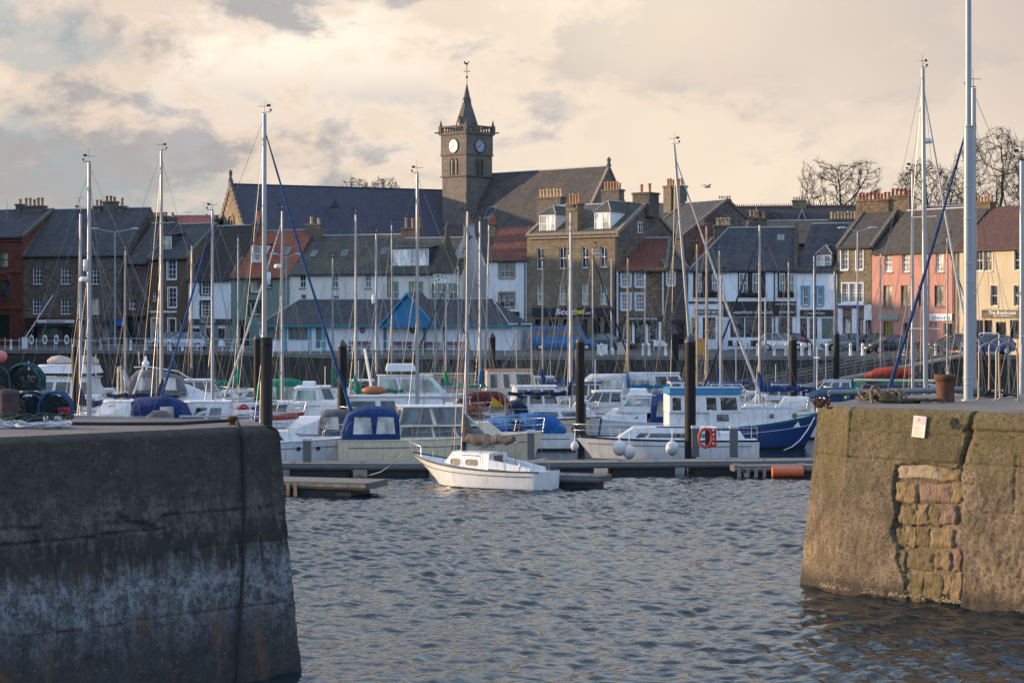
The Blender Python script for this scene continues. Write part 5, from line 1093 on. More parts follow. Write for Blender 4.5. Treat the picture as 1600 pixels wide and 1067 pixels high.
# tall pole
p = at_deck(1513, 625.5, RH); e = empty('tall_pole', p, 0, 'tall pale grey steel pole standing on the sunlit pier, running out of the picture', 'pole'); PG = mat('pale_grey_painted_steel', (.25, .29, .33), .4, .1, var=.08, dirt=.2)
zt = lambda v: zz(v, p.y) - RH
MB().tube((0, 0, 0), (0, 0, zt(198)), .132, .125, 20).build('lower_tube', PG, e); MB().tube((0, 0, zt(198)), (0, 0, zt(-160)), .086, .075, 16).build('upper_tube', PG, e)
for i, v in enumerate((600, 590, 440, 412, 342, 292, 198)):
    MB().lathe([(.136, -.02), (.142, -.012), (.142, .012), (.136, .02)], 16, (0, 0, zt(v))).build('band', GALV, e)
MB().lathe([(.2, 0), (.2, .03), (.14, .035)], 16).build('base_plate', GALV, e)
# pipe rail
e = empty('pipe_barrier', at_deck(1300, 636, RH), 0, 'thick grey pipe lying on short posts along the far edge of the sunlit pier', 'barrier'); o0 = Vector(e.location); a = P(1295, 614, 54.2); b = P(1530, 608, 55.5); PIPE = mat('dull_grey_pipe', (.16, .19, .20), .5, .3, var=.2, dirt=.3)
m = MB(); m.tube(a - o0, b - o0, .085, n=12); m.build('pipe', PIPE, e); MB().tube(a - o0 - Vector((.012, 0, 0)), a - o0 + Vector((.02, 0, 0)), .06, n=12).build('pipe_mouth', BLACK, e)
for t in (.12, .5, .78): q = a.lerp(b, t); MB().tube((q.x - o0.x, q.y - o0.y, 0), (q.x - o0.x, q.y - o0.y, q.z - RH - .06), .07, n=8).build('post', PIPE, e)
# ladder hoops
HR = mat('ladder_steel', (.30, .25, .20), .5, .5, var=.3)
def hoop(label, u0, u1, vt, D, rz=0):
    a, b = xy(u0, D), xy(u1, D); w = (b - a).length; h_ = zz(vt, D) - RH; e = empty('ladder_rail', (a.x, a.y, RH), rz, label, 'handrail', 'curved ladder handrails on the sunlit pier'); r = w / 2
    pts = [(0, 0, 0), (0.02, 0, h_ * .55)] + [(r - r * math.cos(t) * .96, 0, h_ - r * .9 + r * .9 * math.sin(t)) for t in [math.pi * i / 8 for i in range(9)]] + [(w, 0, h_ * .5), (w + .02, 0, 0)]
    MB().path(pts, .028, 7).build('hoop', HR, e); m = MB(); m.tube((0, 0, .0), (0, 0, .02), .07, n=8); m.tube((w, 0, 0), (w, 0, .02), .07, n=8); m.build('foot_plate', HR, e)
hoop('steel ladder handrail hoop nearest the tall grey pole', 1529, 1564, 536, 54.0, R(12)); hoop('steel ladder handrail hoop further from the tall grey pole, in front', 1556, 1592, 536, 53.2, R(8))
hoop('third lower steel ladder handrail hoop between the two tall ones', 1545, 1575, 530, 57.0, R(-8))
# ropes
def coil(label, cat, u, v, zt, r, n, mt, col2=None, seed=1, rr=.03, flat=1.0, name='rope_coil'):
    p = at_deck(u, v, zt); rg = random.Random(seed); m = MB()
    for k in range(n):
        cx, cy = rg.uniform(-r, r) * .9, rg.uniform(-r, r) * .3; a = rg.uniform(.15, .4) * r; b = a * rg.uniform(.4, .8); t0 = rg.uniform(0, 6); zt_ = rg.uniform(.02, .14) * flat
        m.path([(cx + a * math.cos(t0 + t), cy + b * math.sin(t0 + t), rr + zt_ * (1 + .5 * math.sin(2 * t))) for t in [i * .55 for i in range(rg.randint(9, 14))]], rr, 5)
    return tag(m.build(name, mt, None, p), label, cat)
ROPE_W = mat('pale_blue_rope', (.36, .40, .44), .9, var=.4, sc=20); ROPE_G = mat('green_rope', (.03, .05, .045), .9, var=.4); ROPE_B = mat('weathered_brown_rope', (.17, .13, .075), .95, var=.5, sc=14, bump=.01)
coil('tangle of pale blue-white rope on the shaded pier edge', 'rope', 33, 669, LH, .85, 26, ROPE_W, seed=3, rr=.018, flat=.6); coil('heap of dark green rope behind the pale tangle', 'rope', 58, 660, LH, .75, 18, ROPE_G, seed=5, rr=.02, flat=.8)
o = coil('pale rope end lying loose at the right of the green heap', 'rope', 85, 664, LH, .22, 6, ROPE_W, seed=8, rr=.014, flat=.8)
coil('thick brown mooring rope knotted over the pipe barrier', 'rope', 1376, 629, RH, .55, 16, ROPE_B, seed=9, rr=.04, flat=1.6)
coil('flat coil of mossy rope along the pier behind the rusty bollard', 'rope', 1425, 630, RH, .8, 12, mat('mossy_rope', (.05, .05, .025), .95, var=.5), seed=12, rr=.03, flat=.5); coil('green rope heap at the foot of the ladder handrails', 'rope', 1550, 622, RH, .55, 16, ROPE_G, seed=14, rr=.03, flat=1.2); coil('small rusty chain and shackle heap on the pier corner', 'chain', 1285, 640, RH, .2, 12, RUST, seed=15, rr=.02, flat=1.4, name='chain_heap')
m = MB(); p = at_deck(1366, 630, RH); m.path([(-.05, 0, 0), (-.08, .1, .3), (.0, .2, .42), (.14, .2, .4), (.2, .1, .2), (.3, 0, .05), (.6, -.05, .04), (1.2, 0, .04)], .05, 6); tag(m.build('rope_loop', ROPE_B, None, p), 'loop of thick brown rope thrown over the grey pipe', 'rope')
# lobster creels
TEAL = mat('teal_rope', (.012, .075, .095), .8, var=.6, sc=12); BLUR = mat('blue_rope', (.015, .065, .22), .8, var=.6, sc=12); NETM = mat('dark_green_net', (.012, .03, .035), .9, var=.5); CRB = mat('creel_base', (.03, .022, .02), .9)
def creel(label, u, v, lift, w=.70, d=.48, h_=.44, rz=0, rope=TEAL, D=None):
    p = at_deck(u, v, LH); p.z += lift; e = empty('lobster_creel', p, rz, label, 'creel', 'stacked lobster creels on the shaded pier'); hw, hd = w / 2, d / 2
    m = MB(); m.box(-hw, hw, -hd, hd, .0, .035)
    for i in range(5): m.box(-hw, hw, -hd + d * i / 5 + .02, -hd + d * i / 5 + .05, .036, .05)
    m.build('base', CRB, e)
    arc = lambda x, k=1.0: [(x, -hd * k, .03), (x, -hd * k, .20)] + [(x, -hd * k * math.cos(t), .2 + (h_ - .2) * math.sin(t) * k) for t in [math.pi * i / 10 for i in range(1, 10)]] + [(x, hd * k, .20), (x, hd * k, .03)]
    arcx = lambda y: [(-hw, y, .03), (-hw, y, .17)] + [(-hw * math.cos(t), y, .17 + (h_ - .17) * math.sin(t)) for t in [math.pi * i / 12 for i in range(1, 12)]] + [(hw, y, .17), (hw, y, .03)]
    for y in (-hd, 0, hd):
        rg = random.Random(int(u * 7 + y * 100)); pts = [Vector(q) + Vector((rg.uniform(-.008, .008),) * 3) for q in arcx(y)]; MB().path(pts, .026, 6).build('hoop', rope, e)
    m = MB()
    for pq in (arcx(0)[0], arcx(0)[4], arcx(0)[7], arcx(0)[10], arcx(0)[-1]): m.path([(pq[0], -hd, pq[2]), (pq[0] * 1.01, 0, pq[2] + .01), (pq[0], hd, pq[2])], .024, 5)
    m.build('binding', rope, e)
    m = MB(); rg = random.Random(int(u)); base = arcx(-hd); n = 40
    def prof(t):
        x = t * (len(base) - 1); i = min(int(x), len(base) - 2); a, b = Vector(base[i]), Vector(base[i + 1]); return a.lerp(b, x - i)
    for k in range(-9, 26):      # diagonal mesh over the arched top
        for sgn in (1, -1):
            pts = []
            for j in range(9):
                t = (k / 16) + sgn * (j / 8) * .5 + (0 if sgn > 0 else .0)
                if 0 <= t <= 1: q = prof(t); pts.append((q.x, -hd + d * j / 8, q.z + rg.uniform(-.008, .008)))
            if len(pts) > 1: m.path(pts, .011, 3)
    for y in (-hd, hd):          # net on the two end panels
        for k in range(-8, 20):
            for sgn in (1, -1):
                pts = []
                for j in range(8):
                    x = -hw + k * .055 + sgn * j * .055 + (.0 if sgn > 0 else .2); z = .04 + j * .055
                    zt2 = .17 + (h_ - .17) * math.sqrt(max(0, 1 - (x / hw) ** 2))
                    if abs(x) < hw and z < zt2: pts.append((x + rg.uniform(-.006, .006), y + rg.uniform(-.01, .01), z))
                if len(pts) > 1: m.path(pts, .011, 3)
    tag(m.build('netting', NETM, e), kind='stuff')
    return e
creel('lower creel right behind the purple bollard with dark netting', 46, 650, .0, h_=.50, w=.74); creel('blue-roped creel at the right end of the stack, standing on the pier', 87, 650, .0, rope=BLUR, h_=.52, w=.66, rz=.1)
creel('arched teal creel on top of the stack above the purple bollard', 40, 650, .55, h_=.56, w=.72); creel('teal creel at the picture edge, top of the stack', -8, 651, .52, h_=.54, w=.6, rz=.3); creel('bottom creel at the picture edge under the teal one', -6, 651, .0, h_=.5, w=.7); creel('creel behind the blue-roped one with red net inside', 70, 648, .02, h_=.42, w=.6, rz=-.2)
p = at_deck(100, 651, LH); tag(MB().path([(.1 * math.cos(t) * (1 + .3 * math.sin(3 * t)), .05 * math.sin(t * 2), .12 + .07 * math.sin(t * 1.7)) for t in [i * .5 for i in range(40)]], .012, 4).build('net_twine', mat('red_twine', (.45, .04, .05), .8), None, p), 'tangle of red twine hanging at the blue-roped creel', 'twine')
p = at_deck(2, 652, LH); o = MB().ball((0, 0, 0), .13, n=12, m=8).build('float', mat('pink_plastic', (.55, .16, .15), .5), None, (p.x, p.y, LH + 1.28)); tag(o, 'pink net float on top of the creel stack at the picture edge', 'float')

# ------------------------------------------------------------------ pilings, pontoons, gangway
PILM = NT('black_coated_pile'); v = PILM.vec(scale=(1, 1, .15)); c = PILM.ramp(PILM.noise(v, 8, 5), [(.3, (.012, .012, .013)), (.7, (.022, .021, .021))])
c = PILM.mix(PILM.ramp(PILM.noise(PILM.vec(scale=(2, 2, .4)), 2, 5), [(.60, 0.0), (.8, .35)]), c, (.06, .05, .04)); PILM.bump(PILM.noise(v, 12, 4), .01); PILE = PILM.set(c, .6, 0, .15)
def piling(label, u, vt, wpx, D, kind='cone'):
    x, y = xy(u, D); r = wpx / 2 * D / F; z = zz(vt, D); e = empty('mooring_pile', (x, y, 0), 0, label, 'pile', 'black steel mooring piles of the marina')
    hc = r * 1.35 if kind == 'cone' else .0
    MB().lathe([(r, -1.0), (r, z - hc)] + ([] if hc else [(r * .98, z), (.02, z)]), 20).build('tube', PILE, e)
    if hc: MB().lathe([(r * 1.04, z - hc - .06), (r * 1.04, z - hc), (.02, z)], 20).build('cap', mat('slate_blue_cap', (.035, .045, .055), .5), e)
    MB().lathe([(r * 1.02, z - hc - .35), (r * 1.02, z - hc - .25)], 16).build('band', PILE, e)
for a in (('big flat-topped pile rising behind the end of the shaded pier', 416.5, 527, 18.5, 84, 'flat'), ('pile on the far left between the creels and the tall mast', 119, 531, 13.5, 112), ('slim pile just left of the big flat-topped pile', 402, 521, 11, 128), ('pile left of the blue pediment building centre', 535, 530, 14, 110), ('pile in front of the museum right end', 769, 519, 10.5, 138),
          ('pile right of the blue van', 906.5, 524, 13.5, 106), ('thin pile between the chip shop and the restaurant', 1055.5, 514, 9.5, 140), ('big conical-topped pile standing at the lifebuoy', 1078.5, 521, 17.5, 91.5), ('pile in front of the restaurant door, crossed by the gangway rails', 1239, 522, 12.5, 121), ('pile beside the silver parked car', 1307, 515, 9.5, 141)): piling(*a)
WOOD = NT('grey_pontoon_planks'); v = WOOD.vec(scale=(1, 6, 1)); c = WOOD.ramp(WOOD.noise(v, 3, 5), [(.3, (.12, .11, .10)), (.7, (.24, .22, .20))]); WOOD.bump(WOOD.noise(v, 9, 4), .01); WOOD = WOOD.set(c, .85)
TIM = mat('weathered_fender_timber', (.26, .20, .13), .9, var=.5, sc=3); TIMD = mat('dark_wet_timber', (.035, .032, .03), .7); ALU = mat('pontoon_frame', (.10, .105, .11), .6, .2, var=.3); FLT = mat('black_float', (.018, .018, .02), .6)
def pontoon(label, A, B, w, top=.50, planks=True, front_slats=None, cleats=(), nplank=60):
    A, B = Vector(A), Vector(B); d = B - A; L = d.length; e = empty('pontoon', (A.x, A.y, 0), math.atan2(d.y, d.x), label, 'pontoon', 'floating pontoons of the marina')
    m = MB(); m.box(0, L, -w / 2, -w / 2 + .09, top - .24, top + .015); m.box(0, L, w / 2 - .09, w / 2, top - .24, top + .015); m.box(0, .09, -w / 2, w / 2, top - .239, top + .014); m.box(L - .09, L, -w / 2, w / 2, top - .239, top + .014); m.build('frame', ALU, e)
    m = MB(); n = max(1, int(L / 3.2))
    for i in range(n): a = L * (i + .12) / n; m.box(a, a + L / n * .76, -w / 2 + .12, w / 2 - .12, -.35, top - .245)
    m.build('float', FLT, e)
    pk = None; n = int(L / .16)
    if n <= 250:
        for i in range(n):
            if pk is None: pk = MB().box(.008, .152, -w / 2 + .07, w / 2 - .07, top - .03, top + .01).build('plank', WOOD, e)
            else: o = pk.copy(); COL.objects.link(o); o.location = (i * .16, 0, random.uniform(-.003, .003))
        pk.location = (.0, 0, 0)
    MB().box(.0, L, -w / 2 - .045, -w / 2 - .003, top - .16, top - .04).build('rubbing_strake', TIM if front_slats else mat('grey_rubber', (.14, .15, .16), .7), e)
    if front_slats:
        x0, x1, nn, mt = front_slats; sl = None
        for i in range(nn):
            x = x0 + (x1 - x0) * i / max(1, nn - 1)
            if sl is None: sl = MB().box(-.07, .07, -w / 2 - .10, -w / 2 - .048, -.25, top - .05).build('fender_slat', mt, e, (x, 0, 0))
            else: o = sl.copy(); COL.objects.link(o); o.location = (x, 0, 0)
    for x in cleats:
        m = MB(); m.box(x - .05, x + .05, -w / 2 + .1, -w / 2 + .16, top, top + .08); m.box(x - .16, x + .16, -w / 2 + .105, -w / 2 + .155, top + .08, top + .12); m.build('cleat', GALV, e)
    return e
pontoon('timber-fendered finger pontoon at the end of the shaded pier, nearest the viewer', (-10.8, 78.0), (-5.25, 76.2), 2.2, .52, front_slats=(.4, 2.9, 9, TIM), cleats=(1.4, 3.2, 4.9))
pontoon('long walkway pontoon behind the small white yacht', (-13.5, 86.6), (-3.3, 86.2), 1.9, .52, cleats=(1.5, 4, 7))
pontoon('long walkway pontoon in front of the white cruiser with round fenders', (-3.28, 86.4), (14.8, 88.4), 1.9, .52, front_slats=None, cleats=(8, 9.6, 12.8, 14.5))
pontoon('short finger pontoon at the stern of the small white yacht', (1.3, 80.3), (3.85, 79.4), 1.5, .50, cleats=(1.2, 2.2))
e = pontoon('slatted pontoon with the orange fender left of the sunlit pier', (9.6, 85.4), (14.6, 85.9), 1.0, .46, front_slats=(.2, 2.4, 7, mat('grey_slat', (.20, .21, .22), .7)), cleats=(3.0, .1))
pontoon('far walkway pontoon crossing the marina', (-24, 121), (24, 123), 1.8, .5, planks=False)
o = MB().tube((0, 0, 0), (1.33, .05, .0), .235, n=18).build('fender', mat('orange_plastic', (.62, .13, .045), .45, var=.12), None, (11.22, 84.5, .26)); tag(o, 'horizontal orange cylindrical fender floating against the slatted pontoon', 'fender')
# service posts
def spost(label, u, vt, vb, D, wpx=12):
    x, y = xy(u, D); z1, z0 = zz(vt, D), .5; w = wpx * D / F / 2; e = empty('service_post', (x, y, z0), 0, label, 'post', 'grey service pedestals on the pontoons')
    MB().box(-w, w, -w, w, 0, z1 - z0 - .12).build('column', mat('grey_pedestal', (.10, .11, .12), .5, var=.1), e); MB().box(-w * 1.15, w * 1.15, -w * 1.15, w * 1.15, z1 - z0 - .12, z1 - z0).build('cap', mat('pale_cap', (.55, .57, .58), .4), e)
spost('service post in front of the white hull at the left', 480, 684, 733, 86.6); spost('service post behind the stern of the small white yacht', 829.5, 672, 725, 88, 11); spost('service post beside the big conical pile at the lifebuoy', 1086.5, 665, 706, 90.3, 11); spost('service post in front of the blue hull', 1146.5, 665, 708, 90, 12); spost('service post behind the round-fendered cruiser bow', 911, 626, 655, 107, 9)
# lifebuoy station
D = 88.6; x, y = xy(1110, D); e = empty('lifebuoy_station', (x, y, .5), 0, 'red board with an orange lifebuoy on the pontoon beside the big pile', 'lifebuoy station'); RED = mat('signal_red', (.50, .025, .02), .45)
sx = D / F; z0, z1 = zz(699, D) - .5, zz(669, D) - .5
MB().box(-.4 * 0 - .02, .27, -.03, .03, z0, z1).build('board', RED, e); MB().box(-.24, .0, -.028, .02, z0, z1 + .02).build('backboard', BLACK, e); MB().box(-.03, .03, .031, .07, 0, z1).build('post', GALV, e)
m = MB(); cx, cz, Rr, r = -.24, (z0 + z1) / 2, .41, .075
rings = [[Vector((cx + (Rr + r * math.cos(q)) * math.cos(t) * .72, -.12 + r * .8 * math.sin(q), cz + (Rr + r * math.cos(q)) * math.sin(t))) for q in [2 * math.pi * k / 8 for k in range(8)]] for t in [2 * math.pi * i / 24 for i in range(25)]]
m.loft(rings, True); m.build('lifebuoy', mat('orange_buoy', (.42, .06, .03), .5), e); m = MB()
for i in range(4): m.box(.08, .17, -.036, -.031, z0 + .15 + .2 * i, z0 + .23 + .2 * i)
m.build('symbol', WHITE, e)
# gangway
e = empty('gangway', (*xy(1178, 143), 0.6), 0, 'long railed metal gangway sloping from the quay down to the pontoons', 'gangway'); o0 = Vector(e.location); GA = P(1150, 624, 141); GB = P(1530, 551, 148.5); GW = 1.5; dd = (GB - GA); dh = Vector((-dd.y, dd.x, 0)).normalized()
m = MB(); a, b = GA - o0, GB - o0; m.hexa([a + Vector((0, 0, -.12)), b + Vector((0, 0, -.12)), b + dh * GW + Vector((0, 0, -.12)), a + dh * GW + Vector((0, 0, -.12))], [a, b, b + dh * GW, a + dh * GW]); m.build('deck', GALVR, e)
for side in (0, 1):
    for hz_ in (.35, .62, .85, 1.12): MB().tube(a + dh * GW * side + Vector((0, 0, hz_)), b + dh * GW * side + Vector((0, 0, hz_)), .035 if hz_ > .8 else .018, n=6).build('rail', GALVR, e)
    for i in range(26): q = a.lerp(b, i / 25) + dh * GW * side; MB().tube(q, q + Vector((0, 0, 1.12)), .022, n=5).build('stanchion', GALVR, e)
e = empty('quay_gate', (*xy(1530, 149), 4.0), 0, 'white tubular gate frame at the head of the gangway', 'gate')
MB().path([(0, 0, 0), (0, 0, 1.7), (.1, 0, 1.8), (1.4, 0, 1.8), (1.5, 0, 1.7), (1.5, 0, 0)], .05, 6).build('frame', WHITE, e)

# ------------------------------------------------------------------ quay furniture
def quay_pt(u, inset=.4):
    for i in range(3, 9):
        a, b = Vector(QE[i]), Vector(QE[i + 1]); ua, ub = 800 + F * a.x / a.y, 800 + F * b.x / b.y
        if ua <= u <= ub:
            d = b - a; n = Vector((-d.y, d.x)).normalized(); k = (u - 800) / F; a2 = a + n * inset
            t = (a2.x - k * a2.y) / (k * d.y - d.x); return a2 + d * t
    return xy(u, 152)
RW_ = mat('white_rail_paint', (.62, .66, .70), .45, var=.1)
def railing(label, us, h_=1.15, rails=(.42, .80, 1.12)):
    pts = [quay_pt(u) for u in us]; e = empty('railing', (pts[0].x, pts[0].y, 4.0), 0, label, 'railing'); o0 = Vector((pts[0].x, pts[0].y, 0)); po = None
    for p in pts:
        q = Vector((p.x, p.y, 0)) - o0
        if po is None: po = MB().tube((0, 0, 0), (0, 0, h_), .032, n=6).lathe([(.07, 0), (.07, .03)], 6).build('post', RW_, e, q)
        else: o = po.copy(); COL.objects.link(o); o.location = q
    for z in rails: MB().path([Vector((p.x, p.y, z)) - o0 for p in pts], .022, 5).build('rail', RW_, e)
railing('white tubular railing along the quay left of the museum', [158, 170, 198] + list(range(228, 400, 17)), rails=(.5, 1.12)); railing('white tubular railing along the quay in front of the museum', list(range(405, 820, 16)), rails=(.5, 1.12))
def wpost(label, u, h_=1.0, inset=.6, r=.12):
    p = quay_pt(u, inset); o = MB().lathe([(r * 1.25, 0), (r * 1.1, .12), (r * .85, h_ * .8), (r * 1.05, h_ * .82), (r * 1.05, h_ * .9), (r * .7, h_)], 10).build('quay_post', WHITE, None, (p.x, p.y, 4.0)); tag(o, label, 'post', 'white cast posts along the quay edge')
for u, l in ((17, 'white quay post left of the raised barrier'), (135, 'white quay post below the blue corner sign'), (204, 'white quay post behind the tall left mast'), (228, 'white quay post in front of the brown house'), (266, 'white quay post in front of the silver hatchback front wheel'), (285, 'white quay post in front of the silver hatchback rear door'),
             (940, 'white quay post right of the blue van'), (1005, 'white quay post in front of the chip shop door'), (1014, 'white quay post by the chip shop pilaster'), (1040, 'white quay post below the stone cottage'), (1184, 'white quay post left of the white hatchback'), (1210, 'white quay post in front of the white hatchback door'), (1228, 'white quay post at the white hatchback nose'), (1253, 'white quay post right of the pile at the restaurant door'),
             (1265, 'white quay post under the blue windows'), (1292, 'white quay post left of the silver estate car'), (1329, 'white quay post in front of the silver estate car bonnet'), (1348, 'white quay post right of the right street lamp'), (1412, 'white quay post in front of the black saloon'), (1462, 'white quay post below the Shore sign'), (1503, 'white quay post left of the tall pole'), (1541, 'white quay post in front of the Boathouse door')): wpost(l, u)
def lamp(label, u, vt, D, arms=(-1, 1), aw=17):
    x, y = xy(u, D); h_ = zz(vt, D) - 4.2; e = empty('street_lamp', (x, y, 4.2), 0, label, 'street lamp'); MB().tube((0, 0, 0), (0, 0, 1.2), .13, .12, 10).build('base', LEAD, e); MB().tube((0, 0, 1.2), (0, 0, h_), .085, .06, 8).build('column', LEAD, e); L = aw * D / F
    for s in arms:
        MB().path([(0, 0, h_ - .05), (s * L * .5, 0, h_ + .06), (s * L, 0, h_ + .22)], .045, 6).build('arm', LEAD, e); m = MB(); m.ball((s * (L + .32), 0, h_ + .26), .42, .14, .10, 10, 6); ln = m.build('lantern', mat('lantern_grey', (.38, .42, .46), .4), e)
lamp('double-armed street lamp in front of the grey rubble house', 179.5, 362, 181, aw=26); lamp('double-armed street lamp between the blue-windowed and yellow stone houses', 1340, 361, 163, aw=18); lamp('double-armed street lamp in front of the long white house', 447, 402, 172, aw=14); lamp('thin street lamp at the right end of the betting shop', 955.5, 402, 163, arms=(-1,), aw=16)
lamp('low single street lamp in front of the yellow stone house sign', 1196, 465, 156, arms=(), aw=10)
def box_thing(name, label, cat, u, v0, v1, w, d, mt, D=None, z0=4.05, rz=0):
    p = quay_pt(u, 1.2) if D is None else xy(u, D); h_ = zz(v0, p.y) - z0; e = empty(name, (p.x, p.y, z0), rz, label, cat); m = MB(); m.box(-w / 2, w / 2, -d / 2, d / 2, .06, h_ - .05); m.build('body', mt, e); MB().box(-w / 2 - .03, w / 2 + .03, -d / 2 - .03, d / 2 + .03, h_ - .05, h_).build('lid', mt, e); MB().box(-w / 2 + .04, w / 2 - .04, -d / 2 + .03, d / 2 - .03, 0, .06).build('plinth', DRESS_D, e); MB().box(-w / 2 + .05, w / 2 - .05, -d / 2 - .012, -d / 2 - .001, .14, h_ - .12).build('door_panel', mt, e); return e
box_thing('barrier_cabinet', 'white barrier cabinet with raised pole at the left of the quay', 'cabinet', 39, 527, 547, .5, .4, WHITE); p = quay_pt(39, 1.2); h_ = zz(530, p.y); q = P(84, 461, p.y); tag(MB().path([(0, 0, 0), (q.x - p.x, 0, q.z - h_)], .05, 6).build('raised_pole', WHITE, None, (p.x, p.y - .3, h_)), 'raised white barrier arm leaning out of the cabinet', 'barrier arm')
box_thing('notice_box', 'slanted white cabinet on the quay right of the blue van', 'cabinet', 941, 538, 557, .8, .5, WHITE); box_thing('stone_box', 'buff stone-coloured cabinet on the quay before the chip shop', 'cabinet', 973, 535, 557, .85, .6, mat('buff_stone', (.48, .43, .36), .8)); box_thing('grit_bin', 'orange-yellow box on the quay in front of the restaurant', 'bin', 1096, 529, 555, .55, .5, mat('ochre_plastic', (.55, .26, .03), .5)); box_thing('slim_cabinet', 'slim white cabinet between the buff box and the slanted cabinet', 'cabinet', 957, 543, 557, .22, .3, WHITE); box_thing('tall_board', 'tall white board leaning by the restaurant corner', 'board', 1129, 500, 548, .9, .3, mat('pale_blue_white', (.5, .56, .66), .5), D=166)
def roundel(label, u, v):
    p = quay_pt(u, .4); r = .26; e = empty('ring_board', (p.x, p.y, zz(v, p.y)), 0, label, 'life ring', 'white life rings on the left railing'); m = MB(); rings = [[Vector(((r + .06 * math.cos(q)) * math.cos(t) * .7, .05 * math.sin(q), (r + .06 * math.cos(q)) * math.sin(t) * 1.4)) for q in [2 * math.pi * k / 6 for k in range(6)]] for t in [2 * math.pi * i / 16 for i in range(17)]]; m.loft(rings, True); m.build('ring', WHITE, e); MB().box(-.02, .02, .05, .09, -1.4, .3).build('stake', GALV, e)
for u, l in ((49, 'white life ring nearest the barrier cabinet'), (70, 'white life ring second from the barrier cabinet'), (88, 'white life ring before the shopfront window'), (104, 'white life ring left of the white-capped pile')): roundel(l, u, 531)
railing('thin grey railing along the left end of the quay', [-20, 8, 30, 57, 85, 112, 140, 156], rails=(.9,))
# outdoor cafe furniture
def chair(label, u, D, rz, mt=WHITE):
    e = empty('cafe_chair', (*xy(u, D), 4.15), rz, label, 'chair', 'cafe chairs set out on the quay'); MB().box(-.22, .22, -.22, .22, .43, .47).build('seat', mt, e); MB().box(-.22, .22, .19, .22, .47, .92).build('backrest', mt, e)
    for sx in (-1, 1):
        for sy in (-1, 1): MB().tube((sx * .2, sy * .2, .43), (sx * .23, sy * .24, 0), .018, n=5).build('leg', mt, e)
def table(label, u, D, mt=WHITE):
    e = empty('cafe_table', (*xy(u, D), 4.15), 0, label, 'table', 'cafe tables set out on the quay'); MB().lathe([(.4, .70), (.4, .73), (.02, .731)], 12).build('tabletop', mt, e); MB().tube((0, 0, 0), (0, 0, .7), .035, n=6).build('leg', mt, e); MB().lathe([(.25, 0), (.2, .04), (.03, .05)], 10).build('foot', mt, e)
for i, (u, l) in enumerate(((302, 'white chair in front of the silver hatchback tail'), (312, 'white chair facing the hatchback tail'), (347, 'white chair outside the grey fish shop window'), (377, 'white chair at the green house end of the fish shop'))): chair(l, u, 171 - i * .4, (1.2, -1.3, 2.8, -1.6)[i])
table('small white table outside the fish shop', 362, 170); table('white table beside the hatchback tail', 307, 171.5)
for i, u in enumerate((1143, 1157, 1175, 1182)): chair('dark chair %s outside the restaurant windows' % ('farthest from', 'second from', 'third from', 'nearest to')[i].replace('from', 'along').replace('to', 'the white car'), u, 166, (.4, 2.6, -.5, 3)[i], mat('dark_wicker', (.03, .025, .03), .8))
for u, l in ((1150, 'pale round table outside the restaurant, away from the car'), (1168, 'pale round table outside the restaurant, near the car')): table(l, u, 165.5, LEAD)
for u, l in ((1009, 'chair outside the chip shop door'), (1026, 'chair outside the chip shop right window'), (1033, 'chair at the chip shop downpipe')): chair(l, u, 166, 1.0 + u)
# ------------------------------------------------------------------ museum shed on the quay
A, B = Vector(xy(405, 171)), Vector(xy(800, 164)); h = House('harbour_museum', 'long low white harbour building with slate roof and a bright blue pediment', A, B, 505, 470, dep=5.5, wall=m_render('museum_white', (.68, .72, .76), dirt=.2), roof=SLATE, side=m_render('museum_white2', (.68, .72, .76)), gz=4.1, cat='building', hip=(2.6, 2.6), over=.45)
TEALP = mat('teal_fascia', (.02, .16, .22), .45); BLUP = mat('bright_blue_boards', (.012, .16, .33), .5)
for u0, u1 in ((415, 441), (450, 481), (493, 503)): h.win(u0, 511, u1, 533 if u0 < 490 else 545, 3, 1, fr=mat('pale_blue_frame', (.16, .40, .48), .45), gl=mat('grey_pane', (.10, .11, .11), .3), sash=False, sill=False)
for u0 in (443.5, 482, 504, 599, 661, 692): h.panel('corner_board', u0, 508, u0 + 4, 552, mat('teal_board', (.06, .30, .38), .5) if u0 < 510 else mat('teal_pipe', (.03, .16, .20), .5), -.08)
m = MB(); m.box(-.45, h.W + .45, -.5, -.42, h.he - .34, h.he - .12); m.box(-.5, -.42, -.42, 5.9, h.he - .34, h.he - .12); m.box(h.W + .42, h.W + .5, -.42, 5.9, h.he - .34, h.he - .12); m.build('fascia', TEALP, h.e)
x0, z0 = h.L(597, 508, -1.0); x1, _ = h.L(678, 508, -1.0); xm, zt = h.L(637, 461, -1.0); m = MB(); m.poly([(x0 + .1, -1.0, z0), (x1 - .1, -1.0, z0), (xm, -1.0, zt - .1)]); m.poly([(x1, -.95, z0), (x0, -.95, z0), (xm, -.95, zt)]); m.build('pediment', BLUP, h.e)
m = MB()
for (ax, az), (bx, bz) in (((x0 - .25, z0 - .15), (xm, zt + .12)), ((xm, zt + .12), (x1 + .25, z0 - .15))): m.hexa([(ax, -1.25, az - .12), (bx, -1.25, bz - .12), (bx, -1.02, bz - .12), (ax, -1.02, az - .12)], [(ax, -1.25, az + .12), (bx, -1.25, bz + .12), (bx, -1.02, bz + .12), (ax, -1.02, az + .12)])
m.build('bargeboard', mat('blue_bargeboard', (.03, .20, .36), .45), h.e); m = MB(); MB().box(x0 - .1, x1 + .1, -1.2, -1.03, z0 - .2, z0 - .02).build('tie_beam', BLUP, h.e)
